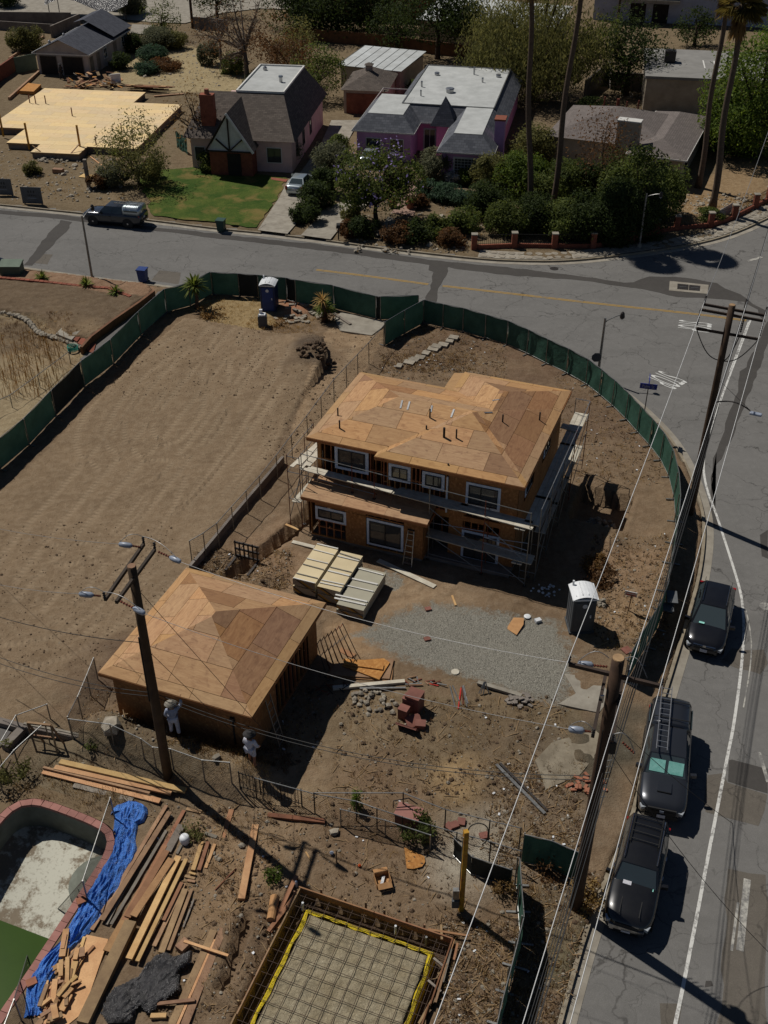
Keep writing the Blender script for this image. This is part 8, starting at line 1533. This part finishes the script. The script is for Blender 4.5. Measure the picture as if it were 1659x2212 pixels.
def spiky(label,px,h,r,mat,trunk=0.,n=60,grp=None,name='spiky_plant',w=.06):
    b=WG(*px)if px[1]>560 else W(*px);t=thing(name,label,'plant',b,group=grp);mb=MB();top=b+EZ*trunk
    for k in range(n):
        a=R.random()*6.28;e=R.uniform(-.3,1.3)if trunk else R.uniform(.2,1.4);d=Vector((math.cos(a)*math.cos(e),math.sin(a)*math.cos(e),math.sin(e)));L_=r*R.uniform(.7,1.1);s_=Vector((-math.sin(a),math.cos(a),0))*w;m=top+d*L_*.55;q=top+d*L_-EZ*L_*.25*math.cos(e);mb.add([top+s_*.5,top-s_*.5,m-s_,m+s_,q],[(0,1,2,3),(3,2,4)])
    mb.obj('leaves',M['leaf_'+mat],t)
    if trunk:MB().tube([b-EZ*.1,b+EZ*trunk*.5+Vector((.1,0,0)),top],[.16,.13,.12],8).obj('trunk',M['palm_bark'],t)
    return t
def palm(label,base,top,r=.24):
    b,tp=Vector(base),Vector(top);t=thing('fan_palm',label,'palm tree',b,group='tall fan palms');n=14;MB().tube([b.lerp(tp,k/n)+Vector((.12*math.sin(k*.7),0,0))for k in range(n+1)],[r*1.5]+[r*(1.1-.35*k/n)for k in range(1,n+1)],10).smooth().obj('trunk',M['palm_bark'],t);g_,dr=MB(),MB()
    for k in range(46):
        a=R.random()*6.28;e=R.uniform(-.5,1.2);d=Vector((math.cos(a)*math.cos(e),math.sin(a)*math.cos(e),math.sin(e)));c=tp+d*.75;s_=Vector((-math.sin(a),math.cos(a),0));u=d.cross(s_);g_.tube([tp,c],.025,3,False)
        for j in range(13):f=-1.25+2.5*j/12;q=(d*math.cos(f)+s_*math.sin(f)).normalized();w_=q.cross(u).normalized()*.08;g_.add([c-w_,c+w_,c+q*.75+w_,c+q*1.45-EZ*.35,c+q*.75-w_],[(0,1,2,3,4)])
    for k in range(160):a=R.random()*6.28;z=R.uniform(-2.2,-.2);p=tp+Vector((math.cos(a)*.45,math.sin(a)*.45,z));q=p+Vector((math.cos(a)*.35,math.sin(a)*.35,-.9));s_=Vector((-math.sin(a),math.cos(a),0))*.12;dr.add([p-s_,p+s_,q],[(0,1,2)])
    g_.obj('fronds',M['leaf_palm'],t);dr.obj('dead_fronds',M['leaf_dry'],t);return t
palm('palm trunk rising from the dark shrubs beside the pink house',(12.66,91.8,0),(11.2,91.9,20.3));palm('palm trunk leaning behind the shrubs, second from the pink house',(14.69,92.9,0),(15.5,93,20.6));palm('palm trunk by the grey ranch house, behind the frontmost palm',(29.31,100,0),(29.0,100,17.4));palm('palm with its crown in view above the brown corner yard',(29.11,94.0,0),(28.6,94.1,16.9),.28)
T=tree
T('dark evergreen tree above the metal-roofed shed, first of the dark trees',(640,62),[(0,0,4.6,4.2,4.2,6500)],'dark',.3,.2);T('widest dark evergreen tree above the metal-roofed shed',(730,78),[(0,0,4.8,5.4,4.4,10000),(-4,1,4.2,3.6,3.4,3500)],'dark',.35,.2);T('dark tree between the shed and the round-crowned one, at the top edge',(805,66),[(0,0,4.8,4.4,4.4,7000)],'dark',.3,.2)
T('round dark tree with bare trunk behind the pink house',(945,128),[(0,0,6.4,4.6,3.4,8000),(3,0,5,3,2.2,2600)],'dark',.34,.18,fork=3.5)
T('spreading olive-green pepper tree behind the pink house',(1150,215),[(0,2,7.4,6.4,4.8,16000),(-3.6,0,5.2,4.2,3.6,7000),(4.2,0,5.4,4.2,3.6,7000),(0,-2,4.4,4.4,2.8,5000)],'olive',.45,.22,name='pepper_tree',fork=2.4);T('dense dark tree between the pepper tree and the flat grey roof',(1352,205),[(0,0,5.2,3.6,3.8,4600),(-2.5,1,5.5,2.4,2.6,1600,'mid')],'dark',.3,.17)
T('tall leafy bright green tree at the edge beside the palms',(1625,335),[(0,0,6.5,4.6,5,13000),(-2.6,-1,4.2,2.8,3,4500),(3,0,8.5,4,4,6000)],'bright',.35,.17);T('dark leafy tree cut by the frame edge below the bright one',(1668,330),[(0,0,4.2,3.2,3.6,3600)],'mid',.25,.16);T('dark tree beside the tall pale building',(1500,100),[(0,0,2.6,2.4,1.9,1900)],'dark',.25,.17)
T('large bare-branched grey tree behind the half-timbered house',(535,195),[(0,0,7.2,4.8,4.4,900,'brown'),(-1.5,0,6,3.6,3,500)],'brown',.3,.12,'bark_grey',14,twigs=9);T('second bare tree beside the large grey one',(480,150),[(0,0,5,3,3,500)],'brown',.2,.12,'bark_grey',12,twigs=8)
T('rusty leafed shrubby tree behind the half-timbered house',(600,150),[(0,0,3.4,3.4,2.6,2600)],'brown',.2,.15,twigs=2);T('olive tree between the rusty one and the dark evergreens',(655,150),[(0,0,3.0,2.8,2.4,2200)],'olive',.2,.15);T('citrus tree beside the brown hip-roofed garage',(688,218),[(0,0,3.2,2.5,2.3,3600)],'mid',.2,.14)
T('flowering jacaranda with lilac blossom in front of the pink house',(812,478),[(.2,0,4.0,2.9,2.2,5600),(-1.7,-.4,2.7,1.5,1.4,1700),(2.2,.6,3.3,1.7,1.5,1900),(.2,-.2,4.2,3.1,2.3,260,'purple')],'mid',.2,.14,fork=1.6,limbs=10)
T('thin leafy sapling standing against the floor deck',(300,400),[(0,0,3.7,2.7,2.6,2400),(.6,0,1.9,2.0,1.7,3000)],'olive',.12,.12,twigs=4);T('leaning half-bare tree in front of the half-timbered chimney',(436,352),[(-.4,0,4.8,2.2,2.4,500,'dry'),(.9,0,3.6,1.6,1.6,260)],'brown',.2,.12,'bark',11,twigs=6)
T('dry brown tree among the shrubs in front of the grey ranch house',(1295,425),[(0,0,4.6,3.0,2.8,1500),(1.2,-.6,2.6,2.4,1.8,1300,'mid')],'brown',.18,.12,twigs=5);T('tall dark tree at the shaded corner above the brick piers',(1362,508),[(0,0,4.4,2.2,2.4,3800),(-1.6,.4,2.8,1.8,1.8,1900)],'mid',.24,.15);T('leafy tree behind the dim street lamp at the thicket end',(1425,480),[(0,0,3.0,1.7,1.9,2600)],'mid',.2,.14);T('scrubby dark tree behind the metal-roofed shed',(855,108),[(0,0,3.0,3.0,2.6,3200)],'dark',.2,.16);T('olive tree against the long brown wall',(1030,118),[(0,0,3.4,3.0,2.8,3200)],'olive',.2,.16);T('dark tree at the top edge beside the distant parking-lot pole',(470,40),[(0,0,3.4,3.2,2.8,2600)],'dark',.2,.16);T('brownish tree filling the gap behind the citrus tree',(635,185),[(0,0,2.8,2.8,2.4,2600)],'brown',.18,.14,twigs=3);T('small tree in the back garden behind the lumber stack',(352,88),[(0,0,3.1,2.1,1.9,1300)],'mid',.14,.14)
S=[((245,398),1.5,2.0,'grey','grey-green bush by the kerb of the deck lot'),((212,408),.9,1.3,'brown','brown scrubby bush beside the grey-green one by the kerb'),((72,378),.8,1.2,'olive','lone small bush on the earth below the deck'),((330,385),1.2,1.7,'dark','dark bush at the corner of the lawn'),((462,368),1.35,1.8,'mid','round glossy bush by the half-timbered entry'),((578,352),1.2,2.0,'grey','pale-leaved bush below the half-timbered house window'),((628,350),1.3,2.0,'grey','second pale-leaved bush at the house corner by the sedan'),((602,362),1.0,1.2,'dark','low dark bush between the two pale-leaved bushes'),
     ((662,478),1.3,2.0,'dark','dark hedge bush nearest the street between the driveways'),((684,450),1.5,2.3,'dark','dark hedge bush behind the nearest, beside the silver sedan'),((704,418),1.5,2.5,'dark','third dark hedge bush up the driveway'),((716,372),1.7,2.8,'grey','tall pale-flecked bush beside the driveway and jacaranda'),((735,340),1.2,2.0,'mid','bush at the far end of the driveway hedge'),
     ((938,388),1.6,2.7,'grey','rounded pale bush at the pink house recess'),((985,395),.9,1.2,'white','white-flowered bush below the gridded window'),((1010,398),.9,1.5,'bright','bright green bush beside the white flowers'),((930,425),1.3,1.4,'blue','clipped blue-green hedge end by the paver path'),((968,432),1.4,1.3,'blue','middle of the clipped blue-green hedge'),((1006,440),1.3,1.2,'blue','far end of the clipped blue-green hedge'),((905,448),1.0,1.3,'brown','dry rounded bush beside the terracotta pot'),
     ((752,508),1.0,1.4,'brown','dry scrub at the mailbox corner'),((785,512),1.2,1.7,'dark','dark scrub below the jacaranda near the kerb'),((858,522),1.3,1.6,'brown','shaded brown scrub beside the garden path'),((900,522),1.3,1.8,'dark','shaded dark scrub right of the garden path'),((945,512),1.2,1.9,'mid','rangy green bush below the clipped hedge'),((975,530),1.1,1.3,'brown','dry scrub by the kerb near the first brick pier'),((1005,500),1.4,2.0,'mid','bush above the first brick pier'),((765,480),1.0,1.5,'olive','yellowish bush under the jacaranda'),
     ((1055,470),1.9,3.0,'dark','dark shrub at the inner end of the big thicket'),((1062,410),1.8,3.2,'olive','tall olive shrub beside the gridded window'),((1100,505),1.9,2.6,'mid','round shrub behind the iron pickets, leftmost of the thicket'),((1125,425),2.3,3.8,'bright','brightest shrub of the thicket below the palms'),((1150,350),2.2,3.4,'olive','brownish shrub behind the thicket at the pink house side'),((1160,500),2.0,3.0,'dark','dark shrub in the thicket below the first palm'),((1205,440),2.3,3.6,'mid','tall shrub in the thicket below the second palm'),((1220,515),2.0,3.0,'mid','shrub at the thicket edge behind the third brick pier'),((1275,520),2.2,4.2,'dark','dark shrub in the thicket before the dry tree'),((1330,520),2.3,4.8,'dark','dark shrub in the thicket beside the dim street lamp'),((1345,462),2.2,4.4,'mid','tall shrub rising in front of the grey roof'),((1385,510),2.2,4.2,'dark','dark shrub behind the dim street lamp'),((1425,465),1.7,3.6,'mid','last green shrub of the thicket at the brown yard'),((1265,420),2.0,3.0,'dark','dark shrub behind the dry tree'),
     ((1530,318),1.6,2.6,'bright','bright shrub beside the wall of the grey ranch house'),((1530,478),1.2,1.0,'mid','low round shrub at the foot of the front palm'),((1590,330),2.0,2.6,'dark','dark shrub under the leafy tree at the frame edge'),
     ((60,108),2.2,3.0,'olive','yellow-green bush on the terrace above the grey garage'),((285,112),1.6,2.2,'dark','dark bush behind the grey garage'),((262,148),1.4,1.8,'dark','dark bush against the grey garage wall'),((345,108),2.2,2.6,'grey','big grey-green bush in the back garden'),((380,105),1.6,2.0,'olive','olive bush beside the big grey-green one'),((330,132),1.8,1.8,'blue','low round dark bush in the garden bed'),((318,158),1.6,1.5,'blue','rounded bush at the front of the garden bed'),((358,150),1.8,1.4,'brown','brownish flowering bush in the garden bed'),((455,140),1.4,2.6,'grey','grey upright bush by the round brown lawn'),((500,160),1.6,2.4,'mid','green shrub behind the house with the chimney'),((240,20),1.6,4.0,'dark','tall dark bush beside the stretched dark sheet'),((285,30),2.0,3.0,'grey','scrubby bush at the parking lot edge'),((10,15),2.4,3.4,'dark','dark bush in the top corner'),((560,205),1.6,2.6,'dark','dark ivy-like bush beside the white flat roof'),((1275,255),1.6,2.0,'dark','dark bush beside the blue cover near the pink house'),((905,205),1.4,1.8,'mid','bush at the end of the reddish board fence')]
for(px,r,h,m,l)in S:shrub(l,px,r*.88,h*.92,m,int(1150*r*(r+h)**.9),.115)
for(q,r,h,m,l,n,s_)in((zO(1080,440),.6,.9,'mid','small green shrub behind the galvanised gate panel',800,.07),(zO(765,300),.22,1.0,'bright','little green conifer behind the chain-link fence',400,.06),(zN(1180,500),.5,.4,'olive','weed clump beside the white jug',300,.06),(zO(320,680),.35,.35,'bright','green weed below the lone thick beam',260,.06),(zN(20,130),.9,1.2,'olive','tall weeds at the frame edge above the pool',700,.08),(s5(1010,640),.3,.35,'mid','small weed on the retaining kerb',180,.05),(zE(220,900),.6,.5,'dry','dry flowering weed beside the wash station',300,.06),(zD(1340,850),.9,.7,'dry','dry brush by the yucca at the fence corner',500,.08),(zE(510,880),.7,.6,'brown','dry brush below the small spiky palm',300,.07),(zO(1560,760),.5,.6,'dry','dry weeds behind the yellow post',300,.06),(zQ(570,900),.7,.6,'straw','straw-coloured grass at the foot of the roadside pole',500,.07),(zQ(340,700),.6,.8,'brown','dry weed below the dark screened panel',300,.06),(zK(380,420),.9,.5,'brown','dead reddish brush beside the grey toilet',600,.09),(zK(330,330),.7,.5,'dry','dead straw brush in the house shade',500,.09),(zO(1130,470),.45,.7,'mid','second green shrub end at the galvanised gate panel',400,.06)):shrub(l,q,r,h,m,n,s_,grp='small weeds and brush',name='weed_clump')
spiky('bushy yucca tree at the bend of the green fence',zD(1250,790),2,1.2,'yucca',1.7,110,w=.07);spiky('small spiky palm with dead flower head beside the apron',zE(500,860),2,1.0,'yucca',.9,90);spiky('dead straw flower head over the small spiky palm',zE(492,868),2,.9,'straw',1.6,60,w=.03)
for q,l in((zD(268,600),'large agave beside the utility cabinet'),(zD(550,640),'small agave by the street lamp post'),(zD(735,690),'spread agave beside the brick edging'),(zA(640,1110),'yucca below the floor deck'),(zA(740,990),'spiky plant between the deck and the sapling')):spiky(l,q,1,.8,'yucca',0,50)
# loose ground cover that nobody could count
def scatter(name,label,zones,n,fn,mat,cat):
    mb=MB();k=0
    while k<n:
        zf,x0,y0,x1,y1=R.choice(zones);u,v=zf(R.uniform(x0,x1),R.uniform(y0,y1));p=W(u,v)
        if-36.5<p.x<20.5 and 13.5<p.y<84 and not bool(ins[int((p.y-13)/GS),int((p.x+37)/GS)]):k+=.2;continue
        z=HZ[int((p.y-13)/GS),int((p.x+37)/GS)]if(-36.5<p.x<20.5 and 13.5<p.y<84)else .03
        if z<-.2:k+=.3;continue
        fn(mb,Vector((p.x,p.y,z)));k+=1
    o=mb.obj(name,M[mat]);return tag(o,label,cat,kind='stuff')
SITE=[(zJ,300,900,1500,1400),(zH,560,0,1000,90),(zE,900,900,1659,1250),(r4,200,100,1475,1400),(zK,300,100,900,1000),(zO,0,200,1659,1000),(zN,900,300,1659,1600),(zI,400,850,1659,1250),(zI,1000,150,1500,350),(zO,1200,900,1659,1465),(zQ,0,50,550,700),(zQ,200,700,640,1628)]
PAD=[(zI,0,0,900,800),(zD,500,900,1659,1366),(zE,0,900,900,1366),(zH,0,0,350,500)]
FARZ=[(zA,0,950,800,1280),(zA,900,150,1400,560),(zF,1060,60,1659,200),(zE,700,150,1500,440),(zC,700,540,1300,620)]
def pebble(a,b):return lambda mb,p:mb.rock(p+EZ*.01,R.uniform(a,b)*(1 if R.random()<.9 else 2.2),R,.7)
def tuft(h,w):
    def f(mb,p):
        for _ in range(7):a=R.random()*6.28;l=h*R.uniform(.5,1.2);d=Vector((math.cos(a)*R.uniform(.2,.8),math.sin(a)*R.uniform(.2,.8),1)).normalized()*l;s_=Vector((-math.sin(a),math.cos(a),0))*w;q=p+Vector((R.uniform(-.12,.12),R.uniform(-.12,.12),0));mb.add([q-s_,q+s_,q+d],[(0,1,2)])
    return f
def twig(mb,p):a=R.random()*3.14;d=Vector((math.cos(a),math.sin(a),R.uniform(-.05,.15)))*R.uniform(.1,.35);mb.beam(p+EZ*.02-d,p+EZ*.03+d,R.uniform(.015,.04),.015)
scatter('scattered_stones','small stones and clods strewn over the building site',SITE,4200,pebble(.014,.045),'rubble','stones');scatter('earth_clods','brown clods of earth over the building site',SITE,6000,pebble(.018,.055),'clod','clods');scatter('pad_clods','small clods on the graded lot',PAD,2600,pebble(.015,.04),'clod','clods')
scatter('dry_grass','dry straw grass tufts over the earth',SITE+[(zD,0,850,500,1300),(zD,1300,720,1659,900),(zE,0,850,450,950),(s5,100,900,1500,1300),(r5,700,850,1600,1150)],4200,tuft(.2,.008),'leaf_straw','grass');scatter('brown_weeds','low brown weeds over the earth',SITE+[(s5,100,700,1659,1300),(zD,0,850,500,1000),(zI,1000,1150,1500,1300)],2600,tuft(.22,.012),'leaf_brown','weeds');scatter('twig_litter','twigs and wood splinters over the earth',SITE,1500,twig,'old_wood','twigs');scatter('white_litter','scraps of pale litter over the site',SITE,80,lambda mb,p:mb.box(p+EZ*.03,(R.uniform(.05,.13),R.uniform(.04,.09),.03),rz=R.random()*3),'poly_white','litter')
scatter('straw_stalks','upright dry stalks in the straw yard',[(zD,0,1000,420,1366)],260,lambda mb,p:mb.tube([p,p+Vector((R.uniform(-.1,.1),R.uniform(-.1,.1),R.uniform(.5,1.1)))],.014,4,False),'leaf_straw','stalks');scatter('far_scrub','low weeds over the far yards',FARZ,900,tuft(.2,.02),'leaf_straw','weeds');scatter('far_stones','stones and litter over the far yards',FARZ,1200,pebble(.05,.16),'rubble','stones')
